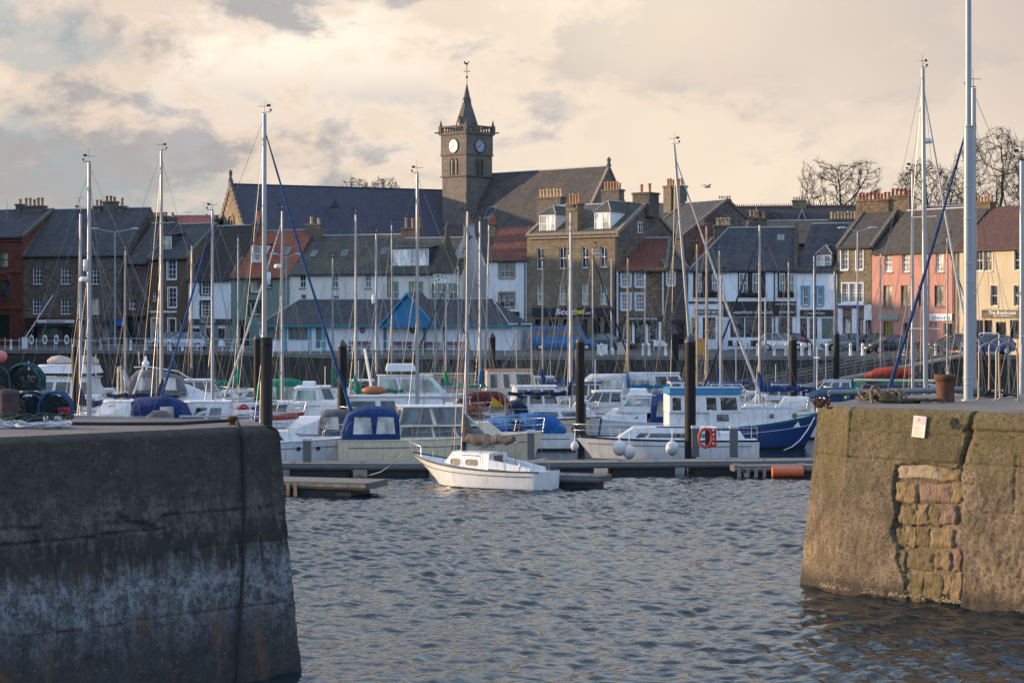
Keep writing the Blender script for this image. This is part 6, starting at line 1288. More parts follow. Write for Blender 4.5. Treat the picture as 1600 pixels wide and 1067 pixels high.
for (ax, az), (bx, bz) in (((x0 - .2, z0), (xm, zt + .1)), ((xm, zt + .1), (x1 + .2, z0))): m.hexa([(ax, -1.0, az + .02), (bx, -1.0, bz + .02), (bx, 2.7, bz + .02), (ax, 2.7, az + .02)], [(ax, -1.0, az + .10), (bx, -1.0, bz + .10), (bx, 2.7, bz + .10), (ax, 2.7, az + .10)])
m.build('porch_roof', SLATE, h.e)
for u, c_ in ((566, (.18, .18, .19)), (645, (.06, .03, .04)), (727, (.16, .07, .09))): x, z = h.L(u, 516, -.06); MB().lathe([(.27, 0), (.27, .05), (.02, .055)], 20).build('roundel', mat('roundel_%d' % u, c_, .5), h.e, (x, -.003, z), (R(90), 0, 0))
for u in (548, 590, 622, 671, 747): x, z = h.L(u, 512, -.1); MB().lathe([(.06, 0), (.13, .05), (.13, .12), (.03, .16)], 8).build('wall_lamp', LEAD, h.e, (x, -.12, z))
h.finish(gutter=False, down=())
BEN = mat('dark_red_boards', (.09, .02, .022), .6)
for i, (u0, u1, l) in enumerate(((544, 577, 'farthest left, under the roundel'), (609, 642, 'just left of the pediment centre'), (655, 685, 'just right of the pediment centre'), (695, 729, 'farthest right, under the pinkish roundel'))):
    x0, z0 = h.L(u0, 545, -.6); x1, _ = h.L(u1, 545, -.6); q = h.A + h.d * x0 - h.n * .6; e = empty('bench', (q.x, q.y, 4.1), h.e.rotation_euler.z, 'dark red bench against the museum wall, ' + l, 'bench', 'dark red benches along the museum'); w = x1 - x0
    for k in range(3): MB().box(0, w, -.2 + .15 * k, -.07 + .15 * k, .44, .48).build('slat', BEN, e)
    for k in range(2): MB().box(0, w, .24, .27, .6 + .17 * k, .74 + .17 * k).build('slat', BEN, e)
    for xx in (.1, w - .15): MB().box(xx, xx + .05, -.18, .28, 0, .439).build('leg', IRON, e)
# ------------------------------------------------------------------ bare winter trees
BARK = mat('winter_bark', (.032, .025, .022), .95, var=.3)
def tree(label, u, vt, D, spread, seed, name='bare_tree', levels=0, n=1500):
    rs = np.random.RandomState(seed); x, y = xy(u, D); H_ = zz(vt, D) - GZ; e = empty(name, (x, y, GZ), 0, label, 'tree'); sx = spread * D / F / 2; rz = min(H_ * .42, sx * 1.05); zc = H_ - rz
    q = rs.normal(size=(n, 3)); q /= np.linalg.norm(q, axis=1)[:, None]; q *= rs.uniform(.25, 1, (n, 1)) ** .45; lob = 1 + .13 * np.sin(q[:, 0] * 5 + seed) + .10 * np.sin(q[:, 2] * 7 + seed * 2); A_ = q * lob[:, None] * np.array([sx, sx * .8, rz]) + np.array([0, 0, zc]); A_ = A_[A_[:, 2] > zc - rz * .75]
    st = max(.35, sx / 14); P_ = [np.array([0, 0, z]) for z in np.arange(0, zc - rz * .55, st)]; par = [-1] + list(range(len(P_) - 1)); nodes = np.array(P_); near = None; dmin = np.full(len(A_), 1e9); near = np.zeros(len(A_), int); new0 = 0
    for it in range(75):
        d = np.linalg.norm(A_[:, None] - nodes[None, new0:], axis=2); k = d.argmin(1); dm = d[np.arange(len(A_)), k]; u_ = dm < dmin; dmin[u_] = dm[u_]; near[u_] = k[u_] + new0
        keep = dmin > st * 1.15; A_, dmin, near = A_[keep], dmin[keep], near[keep]
        if not len(A_): break
        act = dmin < sx * 2.5; dirs = (A_ - nodes[near]) / dmin[:, None]; new0 = len(nodes); add = []
        for j in np.unique(near[act]):
            v_ = dirs[act & (near == j)].mean(0) + rs.normal(0, .10, 3) + ((nodes[j] - nodes[par[j]]) / st * .55 if j else 0); v_ /= np.linalg.norm(v_) + 1e-9; add.append(nodes[j] + v_ * st); par.append(j)
        nodes = np.vstack([nodes, add])
    m_ = len(nodes); w = np.zeros(m_); par = np.array(par[:m_]); kids = np.bincount(par[1:], minlength=m_); w[kids == 0] = 1
    for j in range(m_ - 1, 0, -1): w[par[j]] += w[j]
    r = .020 * np.maximum(w, 1) ** .46 * (sx / 6) ** .3; tr, tw = MB(), MB(); nm = rs.normal(size=(m_ * 4, 3))
    for j in range(1, m_):
        (tr if r[j] > .13 else tw).tube(nodes[par[j]], nodes[j], max(.020, r[par[j]] if r[par[j]] < r[j] * 1.6 else r[j]), max(.018, r[j]), 6 if r[j] > .13 else 3, False)
        if w[j] <= 5 and nodes[j][2] > zc - rz * .7:
            g = nodes[j] - nodes[par[j]]; g = g / np.linalg.norm(g)
            for t in range(3): v_ = g + nm[(j * 3 + t) % len(nm)] * .55; v_ = v_ / np.linalg.norm(v_) * st * rs.uniform(.9, 1.9); a = nodes[par[j]] + (nodes[j] - nodes[par[j]]) * rs.uniform(0, 1); b = a + v_ * .55; tw.tube(a, b, .017, .014, 3, False); tw.tube(b, b + v_ * .5 + nm[(j + t) % len(nm)] * st * .22, .014, .009, 3, False)
    tr.build('trunk', BARK, e, uv=False); tw.build('crown', BARK, e, uv=False)
tree('bare domed tree behind the church hall ridge', 580, 274, 262, 98, 5); tree('wide bare tree on the skyline behind the yellow stone house', 1312, 247, 250, 142, 11); tree('bare leaf-flecked tree behind the chimneys of the pink house', 1450, 248, 235, 118, 21); tree('big bare tree rising at the right edge of the picture', 1560, 203, 225, 170, 33); tree('bare tree beyond the right edge, overlapping the big one', 1640, 215, 238, 150, 44)
for i, (u, vt, w, l) in enumerate(((1165, 330, 40, 'reddish bare bush behind the restaurant roof, left one'), (1205, 333, 44, 'reddish bare bush behind the restaurant roof, right one'))): tree(l, u, vt, 215, w, 60 + i, name='bare_bush', n=400)
# gull
p = P(1105, 293, 140); e = empty('gull', p, .5, 'gull gliding over the rooftops right of the leaning mast', 'gull'); GW_ = mat('gull_grey', (.35, .35, .35), .8); m = MB(); m.path([(-.28, 0, 0), (-.15, 0, .02), (.1, 0, .03), (.26, 0, .04), (.33, 0, .03)], [.01, .06, .075, .05, .015], 8); m.build('body', GW_, e)
for s in (-1, 1): m = MB(); pts = [(0, .05 * s, .05), (.06, .35 * s, .22), (-.08, .75 * s, .12)]; m.loft([[Vector((x + .09, y, z)), Vector((x, y, z + .012)), Vector((x - .09, y, z))] for x, y, z in pts[:2]] + [[Vector((pts[2][0] + .02, pts[2][1], pts[2][2])), Vector((pts[2][0], pts[2][1], pts[2][2] + .005)), Vector((pts[2][0] - .03, pts[2][1], pts[2][2]))]]); m.build('wing', GW_, e)
# ------------------------------------------------------------------ boats
GEL = mat('white_gelcoat', (.68, .70, .72), .28, var=.07, dirt=.34); GELC = mat('cream_gelcoat', (.74, .62, .45), .3, var=.09, dirt=.32); DECKM = mat('pale_deck', (.52, .56, .60), .6, var=.1, dirt=.15)
NAVY = mat('navy_hull', (.012, .045, .16), .3, var=.1); ANTI = mat('dark_antifoul', (.03, .035, .04), .7); REDH = mat('dark_red_hull', (.24, .02, .018), .4); BLKH = mat('black_hull', (.015, .016, .018), .4); TEAK = mat('teak_rail', (.24, .12, .045), .55, var=.3)
TEAKG = mat('grey_brown_rail', (.10, .075, .055), .6, var=.3); SSTL = mat('stainless_tube', (.55, .54, .52), .25, .9, var=.05); ALM = mat('mast_aluminium', (.28, .30, .33), .35, .45, var=.06); ALMY = mat('wooden_mast', (.42, .31, .17), .5, var=.2); WIRE = mat('rigging_wire', (.20, .20, .20), .4, .6); CLEAR = m_glass('clouded_vinyl', (.20, .20, .19)); BG = m_glass('boat_window', (.012, .016, .020))
def cloth(n, c):
    if n in MC: return MC[n]
    m = NT(n); v = m.vec(); f = m.noise(m.vec(scale=(1, 1, .5)), 3.2, 5, .6, 1.2); q = m.ramp(m.noise(v, 1.7, 5, .65), [(.3, tuple(x * .6 for x in c)), (.55, c), (.75, tuple(x * .85 + .05 for x in c))]); m.bump(f, .16); MC[n] = m.set(q, .85, 0, .3); return MC[n]
C_BL, C_NV, C_CY, C_GR, C_TN, C_RD, C_CB = cloth('royal_blue_canvas', (.014, .045, .16)), cloth('navy_canvas', (.012, .022, .06)), cloth('cyan_blue_canvas', (.008, .15, .30)), cloth('green_canvas', (.004, .20, .10)), cloth('grey_brown_canvas', (.13, .11, .105)), cloth('red_brown_canvas', (.42, .06, .03)), cloth('cobalt_canvas', (.01, .10, .34)); C_WH = cloth('white_canvas', (.50, .52, .54))
class Boat:
    def __init__(s, name, label, u, D, L, B, hd, cat='sailing boat', ox=0.0, fb=.75, fbow=1.05, tr=.7, hull=None, top=None, boot=None, rail=None, rake=.5, sheer=2.0, deckm=None, text=None, bilge=.62, transx=.0):
        x, y = xy(u, D); s.hd = R(hd); c, n = math.cos(s.hd), math.sin(s.hd)
        s.e = empty(name, (x - ox * c, y - ox * n, 0), s.hd, label, cat); s.L, s.B, s.fb, s.fbow, s.tr, s.sh, s.rake, s.D = L, B, fb, fbow, tr, sheer, rake, D; s.ox = ox
        hull = hull or GEL; top = top or hull; rail = rail or top; boot = boot or ANTI; NS = 22; m = MB()
        lev = [(-.4, .0), (-.32, .55), (-.10, .86), (.04, .93), (.13, .945), (.5, .985), (.80, 1.0), (.93, 1.015), (1.0, 1.02)]; mi = [0, 0, 0, 1, 2, 2, 3, 4]
        Ls, Rs = [], []
        for i in range(NS + 1):
            t = i / NS; zs = s.zs(t); b = s.hb(t); q = []
            for z, k in lev:
                zz_ = z if z < .2 else .13 + (zs - .13) * (z - .13) / .87
                fx = rake * (zz_ / max(.3, zs) - 1) * max(0, (t - .55) / .45) ** 2 - transx * (zz_ / zs - 1) * max(0, (.12 - t) / .12)
                tk = k ** (1 + 1.2 * max(0, (t - .5) / .5)) if k > 0 else 0
                flare = 1 - max(0, (t - .6) / .4) * .45 * (1 - max(0, zz_) / zs)
                q.append((-L / 2 + L * t + fx, b * tk * flare, zz_))
            Ls.append([Vector(p) for p in q]); Rs.append([Vector((p[0], -p[1], p[2])) for p in q])
        n_ = len(lev)
        for side, rr in ((0, Ls), (1, Rs)):
            for j in range(n_ - 1):
                m.mi = mi[j]
                for i in range(NS):
                    f = [rr[i][j], rr[i + 1][j], rr[i + 1][j + 1], rr[i][j + 1]]; m.add(f if side else f[::-1], [(0, 1, 2, 3)], True)
        m.mi = 2; m.poly([p for p in Ls[0]] + [p for p in reversed(Rs[0])]); V = m.build('hull', [ANTI, boot, hull, top, rail], s.e, uv=False)
        bm = bpy.data.meshes[V.data.name]
        import bmesh as _b
        q = _b.new(); q.from_mesh(bm); _b.ops.remove_doubles(q, verts=q.verts, dist=.0005); _b.ops.recalc_face_normals(q, faces=q.faces); q.to_mesh(bm); q.free()
        m = MB(); dz = .05; m.loft([[Vector((Ls[i][-1].x, Ls[i][-1].y * k, Ls[i][-1].z - dz + .06 * (1 - k * k) * min(1, s.hb(i / NS)))) for k in (1, .5, 0, -.5, -1)] for i in range(NS + 1)]); m.build('deck', deckm or DECKM, s.e, uv=False)
        m = MB()
        for rr in (Ls, Rs): m.path([r[-1] for r in rr], .022 if L < 7 else .03, 5)
        m.build('gunwale', rail, s.e, uv=False)
        if L > 6.2:
            m = MB()
            for rr in (Ls, Rs): m.path([r[5].lerp(r[6], .72) + Vector((0, .012 if r[5].y > 0 else -.012, 0)) for r in rr[1:-1]], .016, 4)
            m.build('cove_stripe', C_NV if hull in (GEL, GELC) else GEL, s.e, uv=False)
    def zs(s, t): return s.fb + (s.fbow - s.fb) * t ** s.sh + .06 * max(0, .3 - t)
    def hb(s, t):
        b = s.B / 2
        if t < .42: return b * (s.tr + (1 - s.tr) * math.sin(t / .42 * math.pi / 2))
        return max(.012, b * (1 - ((t - .42) / .58) ** 2.3))
    def dk(s, x): return s.zs(max(0, min(1, (x + s.L / 2) / s.L)))
    def cabin(s, x0, x1, w0, w1, h, rf=.4, rr=.1, mt=None, name='cabin', z=None, tum=.12, roof=None, over=.0, wins=(), fwin=0, awin=0, wz=(.35, .8), gl=None, h0=None, frame=None, crown=.05):
        """house on deck from x0 (aft) to x1 (forward); half widths w0, w1"""
        z0 = (min(s.dk(x0), s.dk(x1)) - .08) if z is None else z; z1 = (max(s.dk(x0), s.dk(x1)) if z is None else z) + h; h0 = z1 if h0 is None else z0 + h0; mt = mt or GEL
        b = [Vector((x0, -w0, z0)), Vector((x1, -w1, z0)), Vector((x1, w1, z0)), Vector((x0, w0, z0))]; k = 1 - tum
        t = [Vector((x0 + rr, -w0 * k, h0)), Vector((x1 - rf, -w1 * k, z1)), Vector((x1 - rf, w1 * k, z1)), Vector((x0 + rr, w0 * k, h0))]
        m = MB(); m.hexa(b, t); c = m.build(name, mt, s.e)
        m = MB(); rows_ = []
        for i in range(5):
            f = i / 4; A = t[0].lerp(t[1], f); Bq = t[3].lerp(t[2], f); A = A + Vector(((-over if i == 0 else over if i == 4 else 0), -over * .6, 0)); Bq = Bq + Vector(((-over if i == 0 else over if i == 4 else 0), over * .6, 0))
            rows_.append([A.lerp(Bq, g / 6) + Vector((0, 0, .004 + crown * (1 - (g / 3 - 1) ** 2))) for g in range(7)])
        m.loft(rows_); m.loft([[p - Vector((0, 0, .05)) for p in r] for r in rows_])
        ed = [r[0] for r in rows_] + rows_[-1][1:] + [r[-1] for r in reversed(rows_[:-1])] + rows_[0][1:-1][::-1]
        m.loft([ed + [ed[0]], [p - Vector((0, 0, .05)) for p in ed + [ed[0]]]]); m.build('roof' if over else 'cabin_top', roof or mt, c if 0 else s.e)
        gl = gl or BG; frame = frame or mt
        def pane(P0, P1, P2, P3, nrm):
            o = nrm * .012; q = [p + o for p in (P0, P1, P2, P3)]; cc = sum(q, Vector()) / 4
            fr_ = [cc + (p - cc) * 1.0 + (p - cc).normalized() * .035 - o * .4 for p in q]
            w = MB().add(fr_, [(0, 1, 2, 3)]).build('window_frame', LEAD if frame is mt else frame, c, uv=False); MB().add(q, [(0, 1, 2, 3)]).build('pane', gl, w, uv=False) if 0 else MB().add(q, [(0, 1, 2, 3)]).build('window', gl, c, uv=False)
        for sd in (-1, 1):
            B0, B1, T0, T1 = (b[0], b[1], t[0], t[1]) if sd < 0 else (b[3], b[2], t[3], t[2]); nrm = (B1 - B0).cross(T0 - B0).normalized() * (1 if sd < 0 else -1)
            for a, d_ in wins:
                lo0, lo1 = B0.lerp(B1, a), B0.lerp(B1, d_); hi0, hi1 = T0.lerp(T1, a), T0.lerp(T1, d_)
                pane(lo0.lerp(hi0, wz[0]), lo1.lerp(hi1, wz[0]), lo1.lerp(hi1, wz[1]), lo0.lerp(hi0, wz[1]), nrm)
        for nn, B0, B1, T0, T1 in ((fwin, b[1], b[2], t[1], t[2]), (awin, b[3], b[0], t[3], t[0])):
            nrm = (B1 - B0).cross(T0 - B0)
            if nrm.length < 1e-6: continue
            nrm.normalize()
            for i in range(nn):
                a, d_ = (i + .08) / nn, (i + .92) / nn; lo0, lo1 = B0.lerp(B1, a), B0.lerp(B1, d_); hi0, hi1 = T0.lerp(T1, a), T0.lerp(T1, d_); pane(lo0.lerp(hi0, wz[0]), lo1.lerp(hi1, wz[0]), lo1.lerp(hi1, wz[1]), lo0.lerp(hi0, wz[1]), nrm)
        return c
    def canopy(s, x0, x1, w, h, mt, z=None, nose=.35, tail=.35, clear=((.12, .42), (.5, .88)), name='canopy', frontclear=True):
        z0 = s.dk((x0 + x1) / 2) if z is None else z; pr = []
        xs = [x0, x0 + tail * .4, x0 + tail, (x0 + x1) / 2, x1 - nose, x1 - nose * .25, x1]; hs_ = [.25, .80, .97, 1.0, .97, .72, .2]
        arch = lambda x, k, ww: [Vector((x, ww * q[0], z0 + h * k * q[1])) for q in ((-1, 0), (-1, .5), (-.96, .8), (-.8, .96), (-.4, 1.02), (0, 1.04), (.4, 1.02), (.8, .96), (.96, .8), (1, .5), (1, 0))]
        r = [arch(x, k * (1 + .015 * math.sin(x * 9)), w * (.93 if i in (0, 6) else 1)) for i, (x, k) in enumerate(zip(xs, hs_))]; m = MB().loft(r); m.poly(r[0]); m.poly(list(reversed(r[-1]))); c = m.build(name, mt, s.e, uv=False)
        for sd in (-1, 1):
            for a, d_ in clear: xa, xb = x0 + (x1 - x0) * a, x0 + (x1 - x0) * d_; MB().add([(xa + .05, sd * (w + .012), z0 + h * .22), (xb - .02, sd * (w + .012), z0 + h * .22), (xb - .1, sd * (w * .985 + .012), z0 + h * .72), (xa + .12, sd * (w * .985 + .012), z0 + h * .74)], [(0, 1, 2, 3)]).build('clear_panel', CLEAR, c, uv=False)
        return c
    def rails(s, x0=None, x1=None, h=.6, n=5, bow=True, stern=True):
        x0 = -s.L / 2 + .1 if x0 is None else x0; x1 = s.L / 2 - .05 if x1 is None else x1; m = MB(); T = lambda x: (x + s.L / 2) / s.L; tp = []
        for i in range(n + 1):
            x = x0 + (x1 - x0) * i / n; y = max(.05, s.hb(T(x)) - .06)
            if x1 > s.L * .42 and i == n: y = .06
            for sd in (-1, 1): m.tube((x, sd * y, s.dk(x) - .02), (x + (.12 if i >= n - 1 and bow else 0), sd * y, s.dk(x) + h), .013, n=5)
            tp.append((x + (.12 if i >= n - 1 and bow else 0), y, s.dk(x) + h))
        for k in (0, h * .48): m.path([(a, b, c - k) for a, b, c in tp] + ([(a, -b, c - k) for a, b, c in reversed(tp)]), .013 if k == 0 else .007, 5)
        if stern: a, b, c = tp[0]; m.path([(a, -b, c), (a - .1, 0, c), (a, b, c)], .013, 5)
        m.build('guard_rail', SSTL, s.e, uv=False)
    def mast(s, x, vt, r=.075, spr=(.52,), boom=0, bz=1.0, cover=None, lean=0.0, furl=None, back=True, fore=True, mt=None, gear=True, radar=None, fx=None, sw=.85, boomdown=0, vane=True, heel=0.0, reflector=None, coverfat=1.0):
        z0 = s.dk(x) - .1; Yw = s.e.location.y + x * math.sin(s.hd); z1 = zz(vt, Yw); h = z1 - z0; mt = mt or ALM
        top = Vector((x + h * math.tan(R(lean)), h * math.tan(R(heel)), z1)); base = Vector((x, 0, z0)); A = lambda t: base.lerp(top, t)
        ms = MB().tube(base, top, r, r * .72, 10).build('mast', mt, s.e, uv=False); wr = MB(); sp = []
        for t in spr:
            q = A(t); w = sw * (1.1 if t < .4 else .85); m = MB(); m.tube(q + Vector((0, -w, .04)), q + Vector((0, w, .04)), .022, n=5); m.build('spreader', ALM, ms, uv=False); sp.append((q, w))
        yb = s.hb((x + s.L / 2) / s.L) - .04; W_ = .0105
        for sd in (-1, 1):
            prev = Vector((x - .1, sd * yb, s.dk(x)))
            for q, w in sp: nx = q + Vector((0, sd * w, .04)); wr.tube(prev, nx, W_, n=3, cap=False); prev = nx
            wr.tube(prev, A(.985), W_, n=3, cap=False)
            if sp: wr.tube(Vector((x - .45, sd * yb, s.dk(x))), sp[0][0], W_, n=3, cap=False)
        fx = s.L / 2 - .12 if fx is None else fx
        if fore and not furl: wr.tube((fx, 0, s.dk(fx)), A(.97), W_, n=3, cap=False)
        if back: wr.tube((-s.L / 2 + .08, 0, s.dk(-s.L / 2)), A(.99), W_, n=3, cap=False)
        for fx_, ts in ((1.3, .62), (-1.6, .95), (.5, .45), (-2.6, .75)):
            for sd in (-1, 1):
                if abs(x + fx_) < s.L / 2 - .3: wr.tube(Vector((x + fx_, sd * (s.hb((x + fx_ + s.L / 2) / s.L) - .04), s.dk(x + fx_))), A(ts), W_ * .8, n=3, cap=False)
        for k in (.05, .09): wr.tube(A(.02) + Vector((k, k, 0)), A(.97) + Vector((k, k * .3, 0)), W_ * .8, n=3, cap=False)
        wr.build('rigging', WIRE, s.e, uv=False)
        if furl:
            a, b = Vector((fx, 0, s.dk(fx) + .35)), A(.955); f = MB(); n = 14; f.path([a.lerp(b, i / n) + Vector((.0, 0, -.25 * math.sin(math.pi * i / n))) for i in range(n + 1)], [.035] + [.085 * (1 - .55 * i / n) * (1 + .12 * math.sin(i * 2.3)) for i in range(1, n)] + [.02], 7); f.build('furled_sail', furl, s.e, uv=False)
        if boom:
            zb = s.dk(x) + bz; e_ = Vector((x - boom, 0, zb + .02 - boomdown)); b0 = Vector((x - .05, 0, zb)); bo = MB().tube(b0, e_, .055, .05, 8).build('boom', mt if mt is ALMY else ALM, s.e, uv=False)
            if cover:
                f = MB(); n = 12; pts = []; rr = []; d = e_ - b0
                for i in range(n + 1): t = i / n * .93; pts.append(b0 + d * t + Vector((0, 0, .10 + .05 * math.sin(i * 1.7)))); rr.append(coverfat * (.19 - .09 * t + .025 * math.sin(i * 2.6)))
                f.path([b0 + Vector((.1, 0, 1.15)), b0 + Vector((.08, 0, .8)), b0 + Vector((-.02, 0, .42))] + pts, [.07, .13 * coverfat, .19 * coverfat] + rr, 8); f.build('sail_cover', cover, bo, uv=False)
            MB().tube(e_ + Vector((.1, 0, 0)), (e_.x + .1, 0, s.dk(e_.x)), .02, n=4).build('mainsheet', WIRE, s.e, uv=False)
        if gear:
            m = MB(); m.tube(top, top + Vector((.05, .08, .75)), .007, n=4); m.tube(top + Vector((-.1, 0, .05)), top + Vector((.32, 0, .09)), .016, n=4); m.ball(top + Vector((.3, 0, .18)), .06, n=6, m=4)
            if vane: m.tube(top + Vector((0, -.02, 0)), top + Vector((0, -.02, .34)), .01, n=4); m.tube(top + Vector((-.3, -.02, .34)), top + Vector((.25, -.02, .36)), .011, n=4); m.box(top.x + .12, top.x + .3, top.y - .025, top.y - .015, top.z + .33, top.z + .45)
            m.build('masthead_gear', BLKH, ms, uv=False)
        if radar: q = A(radar) + Vector((.25, 0, 0)); MB().lathe([(.22, 0), (.26, .04), (.26, .16), (.18, .24), (.02, .25)], 14, q).build('radar_dome', GEL, ms, uv=False)
        if reflector: q = A(reflector) + Vector((.18, .05, 0)); MB().lathe([(.05, -.3), (.12, -.27), (.12, .27), (.05, .3)], 12, q).build('radar_reflector', GEL, ms, uv=False)
        return ms
    def outboard(s, y=0, up=False, mt=None, sc=1.0):
        x = -s.L / 2 - .18 * sc; z = s.dk(-s.L / 2); m = MB(); a = R(48) if up else 0; M = Matrix.Translation((x, y, z)) @ Matrix.Rotation(a, 4, 'Y') @ Matrix.Scale(sc, 4)
        o = MB(); o.hexa([M @ Vector(p) for p in ((-.22, -.15, 0), (.17, -.15, 0), (.17, .15, 0), (-.22, .15, 0))], [M @ Vector(p) for p in ((-.17, -.11, .42), (.12, -.11, .40), (.12, .11, .40), (-.17, .11, .42))]); o.box(-.08, .08, -.06, .06, -.7, .0, M); o.box(-.16, .12, -.03, .03, -.9, -.7, M); o.box(-.24, .1, -.11, .11, -.48, -.45, M); o.build('outboard_motor', mt or BLKH, s.e, uv=False)
    def dots(s, xs_, z, r=.13, mt=None, side=(-1,), k=.99):
        for x in xs_:
            for sd in side: MB().lathe([(r, 0), (r, .02), (r * .1, .025)], 14).build('porthole', mt or BG, s.e, (x, sd * (s.hb((x + s.L / 2) / s.L) * k), z), (R(90 * -sd) * -1, 0, 0), uv=False)
    def arch(s, x, w, h, rk=.3, mt=None, name='radar_arch'):
        z = s.dk(x); return MB().path([(x, -w, z), (x - rk * .8, -w * .95, z + h * .8), (x - rk, -w * .8, z + h), (x - rk, w * .8, z + h), (x - rk * .8, w * .95, z + h * .8), (x, w, z)], .07, 7).build(name, mt or GEL, s.e, uv=False)
def fender(label, u, v, D, r, mt=None, kind='ball'):
    p = P(u, v, D); m = MB(); m.ball((0, 0, 0), r, r, r * 1.15, 16, 10); m.lathe([(.05, r * 1.1), (.04, r * 1.35), (.01, r * 1.36)], 8); m.tube((0, 0, r * 1.3), (.02, .15, r * 1.3 + .5), .012, n=4); return tag(m.build('fender', mt or mat('white_vinyl_fender', (.60, .60, .60), .4, var=.06, dirt=.15), None, p), label, 'fender', 'round white fenders hung along the cruiser')
# --- A white yacht at the left, furled blue genoa
b = Boat('sailing_yacht', 'white yacht with blue furled headsail, its bow just past the shaded pier', 413, 92.5, 10.4, 3.2, 2, ox=.7, fb=1.0, fbow=1.28, top=GEL, boot=NAVY, rail=GEL); s0 = b
MB().box(-5, 4.75, -1.63, -1.60, .83, .86).build('stripe', C_NV, b.e) if 0 else None
b.cabin(-2.2, 2.6, 1.0, .75, .42, .7, .1, wins=((.1, .42), (.5, .85))); b.rails(n=6); b.mast(.7, 178, .135, (.33, .66), boom=4.0, bz=1.15, furl=cloth('deep_blue_furled', (.012, .07, .20)), reflector=.5, sw=1.1); b.dots((3.3, 2.4), .8, .1)
# --- B big cream motor cruiser
b = Boat('motor_cruiser', 'big cream motor cruiser with blue canvas cockpit canopy and long side windows', 689, 93.5, 9.9, 3.2, 8, 'motor boat', fb=1.15, fbow=1.45, hull=GELC, top=GELC, boot=GELC, rail=GELC, tr=.9)
b.cabin(-2.4, 3.3, 1.25, .8, .55, 1.0, .25, mt=GELC, wins=((.06, .34), (.37, .55), (.58, .82)), wz=(.25, .85), frame=LEAD)
b.cabin(-2.2, 1.7, 1.2, 1.0, .95, .9, .3, mt=GELC, z=b.dk(0) + .55, roof=GEL, over=.18, wins=((.03, .44), (.5, .97)), wz=(.12, .9), fwin=3, gl=m_glass('smoky_cabin_glass', (.025, .034, .040)), name='wheelhouse')
b.canopy(-4.75, -2.05, 1.3, 1.55, C_BL, z=b.dk(-3) - .05, nose=.2, tail=.75, clear=((.16, .52), (.56, .92))); b.rails(-1.5, h=.65, n=5, stern=False)
text_mesh('SULIS', BLKH, b.e, (.7, -1.55, .82), .20, .75, rot=(R(90), 0, 0)); text_mesh('GAMA', BLKH, b.e, (2.1, -1.48, .86), .18, .65, rot=(R(90), 0, R(3)))
# --- C small white yacht in the foreground
b = Boat('small_yacht', 'small white yacht with wooden rubbing strake and brown sail cover, nearest boat', 747, 80.3, 6.9, 2.3, 147, fb=.74, fbow=1.30, rail=TEAKG, tr=.66, sheer=2.8, rake=1.7, boot=GEL)
c = b.cabin(-1.0, 1.55, .78, .5, .42, .55, .02, wins=(), tum=.16); T = c
for a, l in ((-.1, .62), (.75, .5)):
    for sd in (1,):
        pts = [(a + l / 2 * math.copysign(abs(math.cos(t)) ** .5, math.cos(t)), b.dk(.3) + .17 + .12 * math.copysign(abs(math.sin(t)) ** .5, math.sin(t))) for t in [2 * math.pi * i / 16 for i in range(16)]]
        ww = lambda x, z: (.78 - (.28) * (x + 1.0) / 2.55) * (1 - .16 * (z - b.dk(.3) + .08) / .5) + .012
        m = MB().poly([(x, ww(x, z), z) for x, z in pts]); m.build('window', mat('milky_brown_pane', (.20, .17, .12), .25, var=.5, sc=5), c, uv=False); MB().path([(x, ww(x, z) + .005, z) for x, z in pts + pts[:1]], .016, 5).build('window_frame', LEAD, c, uv=False)
MB().hexa([(-1.06, -.22, .82), (-.99, -.22, .82), (-.99, .22, .82), (-1.06, .22, .82)], [(-1.04, -.30, 1.30), (-.97, -.30, 1.30), (-.97, .30, 1.30), (-1.04, .30, 1.30)]).build('washboard', mat('brown_washboard', (.13, .075, .045), .5), b.e)
MB().hexa([(-2.9, .45, .70), (-1.0, .55, .80), (-1.0, .80, .80), (-2.9, .62, .70)], [(-2.9, .48, .86), (-1.0, .58, 1.16), (-1.0, .74, 1.16), (-2.9, .60, .86)]).hexa([(-2.9, -.62, .70), (-1.0, -.80, .80), (-1.0, -.55, .80), (-2.9, -.45, .70)], [(-2.9, -.60, .86), (-1.0, -.74, 1.16), (-1.0, -.58, 1.16), (-2.9, -.48, .86)]).build('coaming', GEL, b.e)
MB().box(-2.7, -1.05, -.44, .44, .69, .705).build('cockpit_sole', mat('dark_cockpit', (.16, .17, .18), .7), b.e)
MB().tube((-.5, .62, 1.29), (.6, .48, 1.29), .02, n=5).tube((-.5, -.62, 1.29), (.6, -.48, 1.29), .02, n=5).build('grab_rail', TEAK, b.e)
ms = b.mast(.62, 331, .062, (.52,), boom=2.55, bz=.95, cover=C_TN, heel=0, sw=.6, vane=False, lean=-.6, coverfat=1.35)
m = MB(); x0 = b.L / 2
m.path([(x0 - .9, .42, 1.0), (x0 - .85, .40, 1.55), (x0 - .1, .18, 1.72), (x0 + .12, 0, 1.74), (x0 - .1, -.18, 1.72), (x0 - .85, -.40, 1.55), (x0 - .9, -.42, 1.0)], .016, 5); m.tube((x0 - .35, .2, 1.1), (x0 - .1, .18, 1.72), .014, n=5); m.tube((x0 - .35, -.2, 1.1), (x0 - .1, -.18, 1.72), .014, n=5); m.build('pulpit', SSTL, b.e, uv=False)
m = MB(); m.path([(-2.4, .66, .72), (-2.45, .66, 1.15), (-3.05, .6, 1.2), (-3.1, -.6, 1.2), (-2.45, -.66, 1.15), (-2.4, -.66, .72)], .016, 5); m.tube((-3.05, .6, .7), (-3.05, .6, 1.2), .014, n=5); m.tube((-3.05, -.6, .7), (-3.05, -.6, 1.2), .014, n=5); m.build('pushpit', SSTL, b.e, uv=False)
